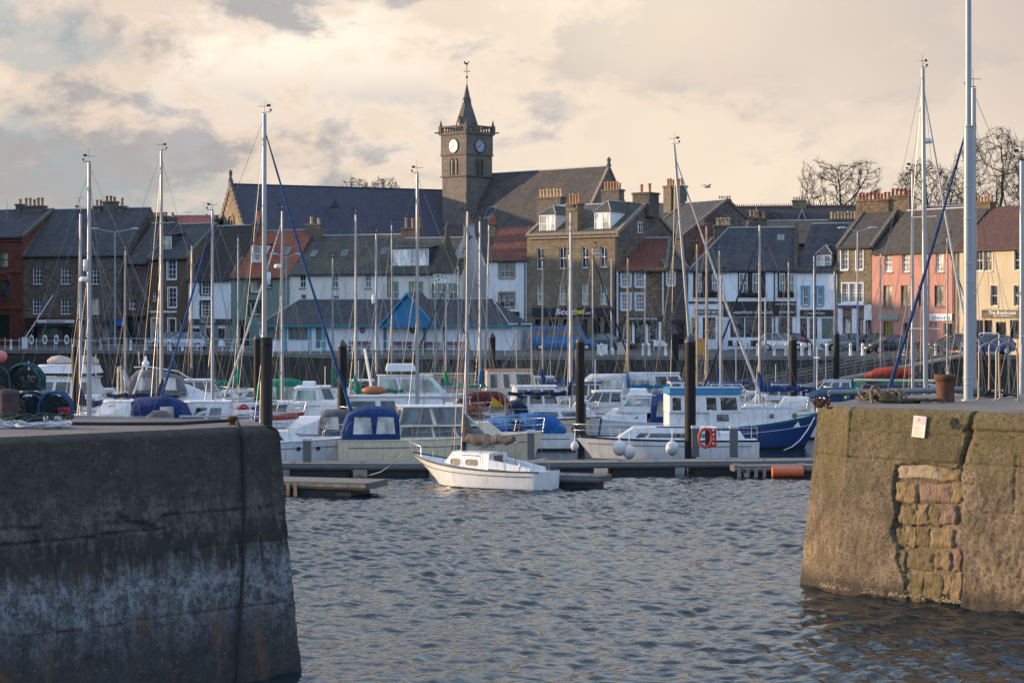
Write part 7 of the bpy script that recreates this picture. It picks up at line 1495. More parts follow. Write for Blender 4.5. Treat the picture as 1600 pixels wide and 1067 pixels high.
MB().lathe([(.05, 0), (.05, .02), (.01, .021)], 10).build('exhaust', BLKH, b.e, (-3.14, .0, .32), (0, R(-90), 0)); MB().path([(-1.1, .35, .9), (-1.8, .1, .95)], .02, 5).build('tiller', TEAK, b.e)
m = MB(); m.path([(.62 + .05, .06, 1.35), (.66, .10, 1.6), (.6, .08, 1.95), (.64, .05, 2.1)], [.07, .11, .09, .04], 7); m.build('halyard_bag', C_NV, b.e, uv=False)
# --- D white cruiser with round fenders
b = Boat('cabin_yacht', 'white sailing cruiser with black swept cabin windows and four round white fenders', 1040, 96, 8.9, 2.9, 180, fb=.95, fbow=1.12, boot=GEL, rail=C_NV, tr=.8, rake=.9)
b.cabin(-2.6, 2.6, 1.05, .7, .5, 1.0, .2, wins=((.10, .30), (.33, .72), (.75, .84)), wz=(.30, .62), gl=m_glass('black_acrylic', (.012, .012, .015))); b.cabin(-3.9, -2.5, 1.0, 1.05, .35, .1, .3, name='coaming'); b.rails(n=5)
MB().path([(3.3, 0, 1.1), (3.15, 0, 2.0)], .06, 6).build('furled_jib', C_BL, b.e); MB().box(-1.2, .5, .5, .7, 1.58, 1.62).build('hatch', C_NV, b.e)
for u, v, r, l in ((898, 697, .20, 'round fender at the bow of the white cruiser'), (968, 700, .32, 'largest round fender under the forward cabin window'), (983, 706, .30, 'round fender just right of the largest one'), (1050, 700, .31, 'round fender left of the big conical pile')): fender(l, u, v, 93.4 if u > 900 else 95.0, r)
# --- E blue fishing boat with wheelhouse
b = Boat('fishing_boat', 'blue-hulled fishing boat with white wheelhouse, bright blue roof band and foredeck', 1161, 104, 8.6, 2.9, 4, 'fishing boat', fb=1.05, fbow=1.9, hull=NAVY, top=NAVY, rail=mat('turquoise_rail', (.02, .12, .17), .45), boot=BLKH, tr=.85, sheer=2.2, rake=1.0)
b.cabin(-2.0, 2.9, 1.2, .8, .95, .3, .0, mt=GEL, z=1.15, wins=((.08, .22),), wz=(.35, .75), roof=mat('sky_blue_deck', (.02, .16, .36), .4), name='forecabin', frame=WHITE, tum=.05); b.dots((1.3, 2.6), 1.75, .14, side=(-1,), k=.93)
b.cabin(-4.1, -.3, 1.15, 1.1, .98, .10, .0, mt=GEL, z=1.95, over=.12, wins=((.04, .16), (.22, .34), (.52, .66), (.72, .95)), wz=(.12, .80), fwin=3, name='wheelhouse', roof=mat('sky_blue_roof', (.03, .20, .42), .4), tum=.03, frame=WHITE); b.cabin(-4.1, -.3, 1.21, 1.16, .30, .0, .0, mt=mat('sky_blue_roof'), z=2.92, name='roof_band', tum=.0); b.cabin(-4.1, -.3, 1.14, 1.09, .98, .0, .0, z=.95, name='wheelhouse_base')
b.rails(-.5, h=.8, n=6, stern=False); b.mast(-1.2, 430, .06, (), boom=0, back=False, fore=False)
# --- F cruiser with royal blue canopy
b = Boat('canopy_cruiser', 'white cruiser with raked windscreen, white hardtop and royal blue cockpit canopy', 988, 112, 6.6, 2.5, 172, 'motor boat', fb=.95, fbow=1.3, rake=.7); b.cabin(-.9, 2.2, 1.05, .6, .55, 1.1, .0, wins=((.2, .5),)); b.cabin(-1.3, .9, 1.0, .85, 1.0, .8, .0, z=1.55, roof=GEL, over=.12, wins=((.15, .9),), fwin=2, name='windscreen', gl=m_glass('pale_screen', (.13, .14, .13))); b.canopy(-3.2, -1.1, 1.05, 1.75, C_BL, z=.95, nose=.1, tail=.7, clear=((.15, .45), (.55, .85))); b.rails(.3, h=.5, n=3, stern=False); b.outboard(.3, True); b.cabin(-.9, .2, .4, .4, .25, .1, .1, z=2.6, name='roof_box')
# --- G boat under blue tarpaulin with outboard
b = Boat('tarpaulin_boat', 'open motor boat under a bright blue tarpaulin with tilted black outboards', 806, 103, 6.4, 2.3, 174, 'motor boat', fb=.85, fbow=1.1); b.canopy(-2.6, 2.2, 1.0, 1.1, C_CB, z=.8, nose=2.6, tail=1.2, clear=(), name='tarpaulin'); b.outboard(-.35, True, sc=1.5); b.outboard(.45, True, sc=1.3); b.rails(h=.45, n=3)
# --- H wheelhouse boat
b = Boat('wheelhouse_boat', 'white wheelhouse boat with slanted pillars behind the blue tarpaulin', 846, 116, 6.8, 2.6, 8, 'motor boat', fb=1.0, fbow=1.35); b.cabin(-1.9, 1.2, 1.1, .95, 1.75, .55, .3, mt=GEL, over=.15, wins=((.04, .28), (.34, .62), (.68, .95)), wz=(.48, .90), fwin=3, name='wheelhouse', frame=WHITE); b.rails(.9, n=3, stern=False); b.mast(-.6, 505, .03, (), fore=False, back=False, gear=False)
# --- J small grey-white cuddy boat
b = Boat('cuddy_boat', 'small white cuddy cruiser with trapezoid cabin window and grey cockpit tent', 492, 101.5, 5.6, 2.2, 183, 'motor boat', fb=.85, fbow=1.15, rail=LEAD, boot=GEL); b.cabin(-.6, 1.9, .95, .5, .72, 1.1, .1, wins=((.14, .66),), wz=(.3, .82), gl=CLEAR, frame=BLKH); b.canopy(-2.7, -.2, 1.0, 1.25, cloth('slate_canvas', (.08, .09, .11)), z=.9, clear=((.1, .48), (.54, .95))); b.rails(.5, h=.5, n=3, stern=False)
# --- K red hulled wheelhouse boat
b = Boat('red_boat', 'red-hulled fishing boat with white cabin and squat wheelhouse', 462, 114, 6.9, 2.5, 178, 'fishing boat', fb=1.25, fbow=1.5, hull=REDH, top=REDH, rail=GEL, rake=.6); b.cabin(-2.6, 2.4, 1.05, .7, .65, .3, .1, wins=((.62, .8), (.84, .95))); b.cabin(-1.5, .1, .95, .9, 1.05, .25, .15, z=1.85, over=.1, wins=((.08, .9),), wz=(.3, .85), fwin=2, name='wheelhouse', frame=WHITE, gl=m_glass('green_glass', (.09, .13, .11))); b.cabin(-1.2, -.4, .3, .3, .3, .05, .05, z=2.9, name='liferaft_box'); b.rails(n=4)
# --- L green canopy boat
b = Boat('green_canopy_boat', 'cruiser wearing a large emerald green canopy with clear windows', 468, 128, 7.4, 2.8, 4, 'motor boat', fb=1.2, fbow=1.5); b.canopy(-2.9, 1.4, 1.2, 1.75, C_GR, z=1.2, nose=1.6, tail=.5, clear=((.12, .36), (.42, .82))); b.cabin(1.0, 3.0, 1.0, .5, .5, .8, 0); b.rails(n=4)
# --- left group behind the shaded pier
b = Boat('blue_cockpit_boat', 'motor boat with navy blue cockpit canvas and pale green front windows behind the shaded pier', 214, 104, 6.0, 2.4, 178, 'motor boat', fb=1.1, fbow=1.3); b.cabin(.1, 2.6, 1.05, .7, 1.25, 1.0, .0, wins=((.12, .40), (.44, .72)), wz=(.3, .85), gl=m_glass('pale_green_glass2', (.14, .20, .18)), over=.06, name='wheelhouse', frame=WHITE); b.canopy(-2.9, .15, 1.1, 1.65, cloth('deep_navy_blue', (.008, .03, .13)), z=1.05, nose=.2, tail=1.0, clear=((.2, .5),)); b.rails(n=4)
b = Boat('sports_cruiser', 'white sports cruiser with swept radar arch, dark-framed screen and antennas', 262, 126, 10.0, 3.2, 3, 'motor boat', fb=1.45, fbow=1.85); b.cabin(-1.2, 3.9, 1.35, .6, .85, 2.6, .1, wins=((.2, .5),)); b.canopy(-2.4, 1.3, 1.3, 1.55, cloth('smoke_screen', (.15, .15, .16)), z=2.0, nose=1.8, tail=.5, clear=((.15, .45), (.5, .85))); b.arch(-2.2, 1.35, 2.4, -.8); b.rails(1, n=4, stern=False)
m = MB(); z = b.dk(-2) + 2.4; m.path([(-2.0, -1.1, z - .1), (-1.2, -1.25, z - .05), (.8, -1.15, z - .35), (1.6, -.9, z - .9)], .05, 5); m.lathe([(.2, 0), (.24, .05), (.24, .2), (.1, .3), (.06, .6), (.02, .62)], 10, (-1.4, 0, z)); m.tube((-1.9, .5, z), (-1.9, .5, z + .9), .015, n=4); m.build('antenna_mount', GEL, b.e)
b = Boat('white_wheelhouse_boat', 'plain white boat with two dark wheelhouse windows and a red flag case', 318, 106, 6.5, 2.4, 181, 'motor boat', fb=1.15, fbow=1.35); b.cabin(-1.5, 1.8, 1.05, .75, 1.15, .9, .0, wins=((.16, .38), (.45, .66)), wz=(.3, .75), over=.08, name='wheelhouse'); b.rails(n=4)
b = Boat('covered_dinghy', 'little boat under a rounded bright blue cover at the pier edge', 348, 99, 3.6, 1.6, 175, 'dinghy', fb=.9, fbow=1.05); b.canopy(-1.5, 1.5, .75, .72, C_CB, z=1.0, nose=1.4, tail=1.2, clear=(), name='cover')
b = Boat('red_ring_boat', 'white boat with red ring fenders beside the big flat-topped pile', 388, 112, 6.4, 2.4, 8, 'motor boat', fb=1.2, fbow=1.5, top=C_RD); b.cabin(-1.2, 1.6, 1.0, .7, .7, .5, .1, wins=((.2, .45), (.55, .8))); b.rails(n=4)
for i, (u, v, l) in enumerate(((372, 645, 'red ring fender left of the flat-topped pile, lower'), (381, 639, 'red ring fender left of the flat-topped pile, upper'))): p = P(u, v, 110.5); m = MB(); m.loft([[Vector(((.22 + .07 * math.cos(q)) * math.cos(t), .07 * math.sin(q), (.22 + .07 * math.cos(q)) * math.sin(t))) for q in [2 * math.pi * k / 6 for k in range(6)]] for t in [2 * math.pi * j / 14 for j in range(15)]], True); tag(m.build('ring_fender', RED, None, p), l, 'fender')
b = Boat('flybridge_boat', 'white flybridge boat with pale covered bundles on its top deck', 92, 128, 9.0, 3.2, 176, 'motor boat', fb=1.5, fbow=1.9); b.cabin(-2.6, 2.6, 1.35, 1.1, 1.35, .7, .2, wins=((.05, .25), (.3, .5), (.55, .75), (.8, .95)), wz=(.35, .8), over=.15); b.cabin(-2.6, 1.4, 1.3, 1.1, .5, .3, .2, z=3.35, name='flybridge', over=.05)
for i, x in enumerate((-1.6, .2)): m = MB(); m.path([(x - .8, -.8, 4.05), (x - .5, -.8, 4.12), (x, -.8, 4.18), (x + .5, -.8, 4.13), (x + .8, -.8, 4.05)], [.15, .26, .3, .27, .12], 8); m.build('covered_bundle', cloth('pink_white_canvas', (.55, .46, .42)), b.e, uv=False)
b.arch(-1.6, 1.1, 2.9, .3, SSTL); b.rails(n=5)
b = Boat('gantry_boat', 'work boat with a tall square steel gantry left of the sports cruiser', 172, 122, 6.5, 2.5, 185, 'fishing boat', fb=1.1, fbow=1.4, hull=BLKH, top=C_RD, rail=GEL); b.arch(-.6, 1.05, 2.7, .0, mat('cream_gantry', (.5, .44, .34), .5), 'gantry'); b.cabin(.5, 2.2, 1, .7, .8, .3, .1, wins=((.2, .8),)); b.rails(n=3)
# --- centre rear
b = Boat('flybridge_cruiser', 'white flybridge cruiser with curved arch and raked dark windscreen in the centre background', 640, 131, 9.4, 3.2, 6, 'motor boat', fb=1.5, fbow=1.9, boot=NAVY); b.cabin(-2.2, 2.9, 1.35, .9, 1.35, 1.5, .1, wins=((.04, .3), (.36, .62), (.66, .9)), wz=(.35, .85), over=.12, fwin=2, gl=m_glass('pale_green_pane', (.12, .15, .13))); b.arch(-2.4, 1.3, 3.3, .6); b.cabin(-1.6, .6, 1.1, 1.0, .45, .4, .1, z=3.4, name='flybridge'); b.rails(0, n=5, stern=False)
b = Boat('long_roofed_boat', 'white boat with a long pale blue-white cabin roof behind the big cream cruiser', 640, 112, 9.2, 3.0, 5, 'motor boat', fb=1.2, fbow=1.5); b.cabin(-3.8, 2.6, 1.25, .9, 1.1, 1.0, .2, wins=((.06, .3), (.36, .5)), over=.15, roof=C_WH, wz=(.35, .8)); b.rails(n=5)
p = P(585, 607, 113); m = MB(); m.ball((0, 0, 0), .75, .5, .26, 14, 8); tag(m.build('upturned_dinghy', mat('orange_dinghy', (.30, .11, .04), .6), None, (p.x, p.y, p.z - .1)), 'small orange dinghy upturned on the long-roofed boat', 'dinghy')
b = Boat('arched_window_boat', 'old cream wheelhouse boat with arched side windows in the centre background', 700, 139, 7.2, 2.7, 178, 'fishing boat', fb=1.4, fbow=1.8, hull=GELC, top=GELC); b.cabin(-1.9, 2.0, 1.15, .9, 1.35, .2, .1, mt=mat('old_cream_paint', (.38, .31, .21), .6, var=.25, dirt=.4), wins=((.06, .2), (.27, .41), (.48, .62), (.7, .84)), wz=(.4, .82), over=.15, name='wheelhouse'); b.rails(n=3)
b = Boat('orange_trim_boat', 'cream wheelhouse boat with orange roof corner and blue-framed front windows', 798, 135, 7.4, 2.8, 6, 'fishing boat', fb=1.4, fbow=1.8, hull=BLKH, top=BLKH, rail=GEL); b.cabin(-1.7, 1.9, 1.15, 1.05, 1.75, .5, .0, mt=GELC, wins=((.06, .2), (.34, .46), (.62, .93)), wz=(.4, .85), fwin=3, over=.1, roof=mat('orange_roof_paint', (.45, .16, .06), .5), name='wheelhouse', frame=mat('pale_blue_pillar', (.40, .48, .56), .4)); b.rails(n=4); b.mast(.4, 515, .03, (), fore=False, back=False)
b = Boat('black_rib', 'black rigid inflatable boat behind the white wheelhouse boat', 806, 125, 5.2, 2.2, 4, 'inflatable boat', fb=.95, fbow=1.2, hull=BLKH, top=BLKH, rail=BLKH, tr=.9)
for sd in (-1, 1): MB().path([(-2.6, sd * .95, 1.05), (0, sd * 1.05, 1.1), (1.6, sd * .8, 1.2), (2.5, sd * .1, 1.35)], [.2, .26, .25, .15], 10).build('tube', BLKH, b.e, uv=False)
b.cabin(-.6, .3, .3, .3, .9, .2, .0, name='console', wins=()); b.arch(-2.0, .8, 1.4, .1, SSTL)
b = Boat('tent_boat', 'boat with a dark maroon and yellow cockpit tent in the middle distance', 752, 121, 6.0, 2.4, 178, 'motor boat', fb=1.1, fbow=1.3); b.canopy(-1.8, 1.6, 1.0, 1.1, cloth('maroon_canvas', (.09, .015, .02)), z=1.3, nose=1.2, tail=.8, clear=()); MB().add([(-.6, 1.02, 1.5), (-1.5, 1.02, 1.5), (-.7, 1.0, 2.15)], [(0, 1, 2)]).build('yellow_panel', cloth('yellow_canvas', (.55, .33, .02)), b.e); b.cabin(1.6, 2.5, .8, .5, .4, .3, .1)
p = P(735, 640, 108); coil('heap of orange-brown netting and gear on the pontoon behind the big cream cruiser', 'fishing net', 737, 640, 2.0, .7, 30, mat('orange_net', (.30, .12, .07), .9, var=.5), seed=21, rr=.03, flat=4, name='net_heap').location = (p.x, p.y, 1.4)
MB_ = MB().box(-1.1, 1.1, -.9, .9, .0, 2.4); tag(MB_.build('net_crate', mat('old_pallet', (.12, .09, .07), .9), None, (p.x, p.y + .3, -.9)), 'dark timber crate under the orange-brown netting', 'crate')
b = Boat('white_hooped_boat', 'white boat with long hooped white cover right of the blue van pile', 962, 134, 7.6, 2.7, 183, 'motor boat', fb=1.4, fbow=1.7); b.canopy(-2.8, 2.4, 1.15, 1.5, C_WH, z=1.6, nose=.7, tail=.4, clear=((.1, .45), (.52, .9))); b.rails(n=4)
b = Boat('small_windowed_boat', 'white boat with blue-framed forward windows at the thin pile', 1030, 138, 7.2, 2.6, 2, 'motor boat', fb=1.4, fbow=1.7); b.cabin(-2.2, 2.0, 1.15, .9, 1.5, .7, .1, wins=((.1, .3), (.5, .7), (.76, .94)), wz=(.45, .85), over=.1, frame=NAVY); b.rails(n=4)
# --- yachts given by their masts: u, mast top, distance, length, heading, looks, label
Y = [
 (139.5, 255, 99, 10.5, 183, dict(r=.125, spr=(.36, .66), boom=0, reflector=.62, radar=.56, sw=1.1), 'white yacht with tall mast carrying a radar and a white reflector at the far left'),
 (126, 334, 106, 8.5, 178, dict(r=.09, spr=(.5,), boom=3, cover=C_NV), 'yacht with a slimmer mast just left of the radar mast'),
 (252, 236, 116, 9.8, 4, dict(r=.10, spr=(.6,), boom=3.4, cover=C_NV, fore=True), 'yacht with tall dark-topped mast in front of the brown house'),
 (332, 330, 110, 8.6, 186, dict(r=.095, spr=(.4,), boom=3.6, mt=None, furl=cloth('blue_furl2', (.015, .07, .22)), fx=3.6), 'yacht with pale boom and blue furled sail in front of the white house'),
 (441, 330, 118, 8.6, 176, dict(r=.085, spr=(.55,), boom=0, radar=.72, furl=C_WH), 'yacht with white mast before the orange-roofed house'),
 (556, 336, 124, 8.8, 184, dict(r=.085, spr=(.52,), boom=3.2, cover=C_GR), 'yacht with green sail cover left of the blue pediment'),
 (588, 366, 131, 8.2, 178, dict(r=.08, spr=(.55,), boom=3.4, cover=C_BL, reflector=.62), 'yacht with royal blue sail cover just left of the pediment'),
 (652, 272, 108, 9.6, 178, dict(r=.105, spr=(.52,), boom=3.0, bz=1.3, lean=.0), 'yacht with tall pale mast crossing the blue pediment'),
 (680, 440, 142, 7.4, 3, dict(r=.06, spr=(.5,), boom=2.8, cover=C_CY), 'small yacht with short mast and bright blue cover behind the pediment mast'),
 (731, 398, 126, 8.2, 175, dict(r=.075, spr=(.5,), boom=0, heel=0), 'yacht with plain short mast in front of the pale gable'),
 (750, 346, 134, 9.2, 3, dict(r=.095, spr=(.45, .72), boom=4.2, cover=C_CY), 'yacht with long cyan blue sail cover in front of the museum'),
 (757, 352, 141, 8.6, 178, dict(r=.08, spr=(.55,), boom=3.4, cover=C_CB, lean=-1.5), 'yacht with cobalt sail cover just behind the cyan-covered one'),
 (892, 333, 113, 9.6, 6, dict(r=.10, spr=(.5,), boom=3.9, bz=1.25, cover=C_NV, coverfat=.8), 'yacht with navy sail lashed along a pale boom in front of the betting shop'),
 (889, 398, 128, 8.0, 176, dict(r=.07, spr=(.6,), boom=0), 'yacht whose shorter mast stands just left of the betting shop mast'),
 (981, 404, 133, 8.4, 180, dict(r=.075, spr=(), boom=3.2, cover=C_CY, mt=ALMY), 'yacht with wooden mast and cyan sail cover at the chip shop'),
 (1087, 226, 113, 10.4, 2, dict(r=.10, spr=(.5,), boom=0, lean=-4.5, back=False, furl=C_WH, fx=4.6), 'big yacht with a tall mast leaning to the left beside the lifebuoy pile'),
 (1089, 382, 124, 8.4, 176, dict(r=.075, spr=(.5,), boom=2.6, mt=ALMY), 'yacht with ochre wooden mast left of the restaurant corner'),
 (1104, 354, 129, 8.6, 4, dict(r=.08, spr=(.42,), boom=3.0, mt=ALMY), 'yacht with ochre wooden mast right of the restaurant corner'),
 (1187, 352, 118, 8.8, 183, dict(r=.085, spr=(.55,), boom=2.9, bz=1.35, cover=C_BL, coverfat=1.25, furl=C_NV), 'yacht with bulky royal blue sail cover in front of the restaurant'),
 (1272, 400, 136, 8.2, 2, dict(r=.07, spr=(), boom=2.4, lean=.0, vane=False), 'yacht with slim mast under the blue-windowed house'),
 (1304, 424, 142, 7.6, 178, dict(r=.065, spr=(), boom=0), 'yacht with short mast beside the thin pile at the silver estate car'),
 (1426, 268, 104, 9.4, 176, dict(r=.095, spr=(.42,), boom=0), 'yacht with grey mast in front of the pink house, left of the radar mast'),
 (1447, 108, 92, 10.5, 42, dict(r=.125, spr=(.30, .6), boom=4.0, cover=C_NV, radar=.80, furl=mat('white_furl', (.5, .5, .52), .7), lean=-.8), 'large yacht with very tall mast and radar dome in front of the pink house'),
 (1521, 138, 74, 10.5, 178, dict(r=.135, spr=(.46,), boom=0, furl=cloth('blue_furl3', (.012, .05, .15)), fx=4.6), 'yacht whose tall mast stands just behind the grey pole'),
 (1597, 252, 72, 9.5, 176, dict(r=.13, spr=(.44,), boom=3.0), 'yacht with pale mast at the right edge of the picture'),
]
for i, (u, vt, D, L, hd, kw, lab) in enumerate(Y):
    rg = random.Random(i); hull = rg.choice((GEL, GEL, GEL, GELC, NAVY)); b = Boat('sailing_yacht', lab, u, D, L, L * .32, hd + rg.uniform(-3, 3), ox=L * .06, fb=.95 + L * .015, fbow=1.25 + L * .02, hull=hull, top=rg.choice((hull, C_NV, hull)), boot=rg.choice((NAVY, ANTI, REDH)), rail=rg.choice((GEL, TEAK, GEL)))
    b.cabin(-L * .22, L * .24, L * .105, L * .075, .42, .7, .1, wins=((.08, .3), (.36, .58), (.64, .84)) if i % 2 else ((.1, .45), (.52, .85)), wz=(.35, .75)); b.mast(L * .06, vt, **kw); b.rails(n=6)
    if i % 3 == 0: b.canopy(-L * .33, -L * .2, L * .11, .95, rg.choice((C_NV, C_BL, C_TN)), z=b.dk(-2) + .1, nose=.5, tail=.3, clear=(), name='sprayhood')
    if i % 4 == 1: b.outboard(.3)
# --- right, behind the sunlit pier
b = Boat('blue_covered_boat', 'boat under long dark blue covers just behind the sunlit pier', 1338, 113, 6.4, 2.3, 4, 'motor boat', fb=1.2, fbow=1.5, hull=GEL); b.canopy(-2.9, .6, 1.05, .75, cloth('petrol_blue_canvas', (.012, .05, .12)), z=2.15, nose=.8, tail=1.4, clear=(), name='cover'); b.canopy(.2, 3.0, 1.0, .7, cloth('petrol_blue_canvas2', (.012, .055, .14)), z=2.1, nose=.9, tail=.5, clear=(), name='cover'); b.cabin(-2.6, 2.5, 1.0, .9, 1.0, .2, .2, wins=((.3, .6),))
b = Boat('dark_hulled_ketch', 'dark-hulled boat with an orange-red sail bundle along its boom behind the gangway', 1394, 124, 8.5, 2.8, 178, fb=1.5, fbow=2.0, hull=mat('aubergine_hull', (.035, .03, .05), .4), top=mat('aubergine_hull'), rail=GELC); m = MB(); m.path([(-1.6, -.2, 3.3), (-1.1, -.2, 3.45), (0, -.2, 3.5), (1.0, -.2, 3.42), (1.7, -.2, 3.2)], [.12, .3, .36, .3, .08], 9); m.build('sail_bundle', C_RD, b.e); b.cabin(-2.4, 2.2, 1.0, .8, .9, .3, .2, mt=mat('aubergine_cover', (.04, .035, .06), .8)); MB().tube((2.4, 0, 3.0), (-2.7, 0, 2.95), .09, n=8).build('boom', GELC, b.e); b.rails(n=4)
b = Boat('cockpit_boat', 'white boat with wind generator and outboard bracket below the gangway', 1358, 126, 7.5, 2.6, 4, fb=1.3, fbow=1.6); b.cabin(-1.5, 1.8, 1, .7, .6, .5, .1, wins=((.1, .4), (.5, .8))); b.rails(n=5); b.outboard(.2); MB().tube((-3.4, 0, 1.3), (-3.4, 0, 4.4), .04, n=6).box(-3.44, -3.36, -.7, .7, 4.35, 4.42).box(-3.44, -3.36, -.04, .04, 3.7, 5.1).build('wind_generator', GEL, b.e)
b = Boat('small_white_cabin_boat', 'small white cabin boat with grey sheet in front of the blue-covered boats', 1250, 113, 6.5, 2.4, 176, 'motor boat', fb=1.2, fbow=1.45); b.cabin(-.8, 1.6, .9, .6, 1.0, .7, .1, wins=((.15, .75),), gl=CLEAR, wz=(.35, .8)); b.rails(n=4)
b = Boat('white_rail_boat', 'white fishing boat with tubular white rails and a bright blue sheet behind the ladder handrails', 1560, 66, 6.5, 2.6, 176, 'fishing boat', fb=1.9, fbow=2.3, boot=NAVY); b.cabin(-2.2, .6, 1.0, .9, 1.2, .3, .1, wins=((.2, .5), (.6, .9))); m = MB(); m.path([(-2.8, 1.0, 2.1), (-2.0, 1.0, 3.9), (0, 1.0, 4.1), (1.6, .9, 3.9), (2.6, .6, 3.0)], .05, 6)
for x, z in ((-2.0, 3.9), (-.8, 4.0), (.4, 4.05), (1.6, 3.9)): m.tube((x, 1.0, 2.0), (x, 1.0, z), .035, n=5)
m.build('deck_rail', WHITE, b.e); MB().box(-1.9, -1.3, .9, .98, 2.3, 4.3).build('blue_sheet', cloth('sky_canvas', (.01, .22, .45)), b.e)
# floats in the gaps: a few mooring lines
for lab, a, c_, r in (('mooring line of the small yacht to the long walkway', P(633, 705, 82), P(560, 742, 86), .014), ('stern line of the small yacht to the short finger pontoon', P(868, 738, 79.5), P(893, 742, 79.6), .014), ('bow line of the white cruiser to the walkway', P(905, 680, 95), P(935, 712, 87.5), .014), ('white bow rope of the blue fishing boat', P(1273, 652, 100), P(1225, 703, 89), .03)):
    mid = a.lerp(c_, .5) - Vector((0, 0, .35)); tag(MB().path([Vector((0, 0, 0)), a.lerp(mid, .5) - a - Vector((0, 0, .08)), mid - a, c_.lerp(mid, .5) - a - Vector((0, 0, .08)), c_ - a], r, 5).build('mooring_line', ROPE_W, None, a), lab, 'rope')
# more boats filling the berths between the far walkway and the town wall
Q = [('m', 45, 138, 7, 176, 'small white motor boat at the far left below the barrier cabinet'), ('m', 150, 140, 6.5, 5, 'low white boat behind the tall radar mast'), ('y', 196, 136, 8, 178, 'plain white yacht with short mast left of the sports cruiser', 392), ('m', 330, 134, 7.5, 3, 'white cabin boat behind the pale boom, below the silver hatchback'),
     ('y', 372, 140, 8, 4, 'yacht with thin mast between the white and green houses', 372), ('m', 415, 139, 6.5, 176, 'grey-white boat behind the flat-topped pile'), ('m', 508, 122, 6.5, 4, 'small white boat with dark windows right of the green canopy'), ('y', 520, 143, 8, 178, 'yacht with slender mast below the long white house', 404),
     ('y', 612, 138, 8.4, 2, 'yacht whose thin mast cuts the left end of the blue pediment', 352), ('m', 560, 140, 7, 177, 'low white cruiser tucked under the green sail cover'), ('y', 697, 133, 8, 184, 'yacht with slim mast just right of the blue pediment', 436), ('y', 716, 143, 7.6, 3, 'small yacht with thin mast before the turret', 416),
     ('m', 860, 141, 7, 4, 'white cabin boat moored beneath the blue van'), ('y', 848, 137, 8, 178, 'yacht with thin mast left of the betting shop sign', 408), ('m', 900, 128, 6.5, 176, 'pale boat behind the pile right of the van'), ('y', 926, 141, 8.2, 4, 'yacht with thin mast at the navy sign end', 388), ('m', 930, 119, 6, 182, 'small white boat left of the royal blue canopy cruiser'),
     ('y', 1008, 143, 7.8, 178, 'yacht with thin mast in the chip shop doorway', 430), ('m', 1085, 131, 7, 3, 'white motor cruiser behind the ochre masts', ), ('y', 1124, 139, 8.4, 176, 'yacht with thin mast before the restaurant sign', 392), ('m', 1150, 134, 7.5, 4, 'white motor boat with radar behind the fishing boat'), ('m', 1212, 128, 6.5, 178, 'white boat below the gangway rails'),
     ('y', 1232, 140, 8, 3, 'yacht with thin mast beside the restaurant door pile', 410), ('m', 1290, 139, 7, 176, 'white boat under the middle of the gangway'), ('y', 1376, 138, 8, 178, 'yacht with thin mast before the yellow stone house', 396), ('y', 1480, 132, 8.4, 4, 'yacht with thin mast before the pink house right end', 372), ('y', 300, 141, 8, 176, 'yacht with thin mast before the brown house edge', 384)]
for i, q in enumerate(Q):
    rg = random.Random(100 + i); k, u, D, L, hd, lab = q[:6]; hull = rg.choice((GEL, GEL, GELC, GEL, NAVY, BLKH, REDH)); b = Boat('sailing_yacht' if k == 'y' else 'motor_boat', lab, u, D, L, L * .35, hd + rg.uniform(-6, 6), 'sailing boat' if k == 'y' else 'motor boat', ox=L * .06 if k == 'y' else 0, fb=1.1, fbow=1.5, hull=hull, boot=rg.choice((NAVY, ANTI, GEL)), rail=rg.choice((GEL, TEAK)))
    if k == 'y': b.cabin(-L * .2, L * .24, L * .11, L * .07, .45, .7, .1, wins=((.1, .4), (.5, .85))); b.mast(L * .06, q[6], r=.052, spr=(.5,), boom=2.9, cover=rg.choice((C_BL, C_NV, C_CY, C_GR, C_WH, C_TN)), furl=None if i % 5 else C_NV, sw=.75)
    else:
        b.cabin(-L * .3, L * .3, L * .14, L * .08, .55, .7, .1, wins=((.5, .7), (.75, .9))); b.cabin(-L * .26, L * .12, L * .13, L * .115, rg.uniform(.9, 1.25), rg.uniform(.3, .8), .1, z=b.dk(0) + .4, over=.1, wins=((.05, .32), (.4, .64), (.7, .95)), wz=(.3, .85), fwin=2, awin=1, name='wheelhouse', frame=rg.choice((WHITE, NAVY, BLKH)), roof=rg.choice((GEL, GEL, C_BL, C_WH)))
        if i % 2: b.canopy(-L * .46, -L * .25, L * .13, 1.3, rg.choice((C_BL, C_NV, C_GR, C_CB)), nose=.2, tail=.5)
        MB().tube((0, 0, 2.4), (0, 0, 3.9 + i % 3 * .5), .025, n=5).build('aerial_pole', GEL, b.e)
    b.rails(n=5)
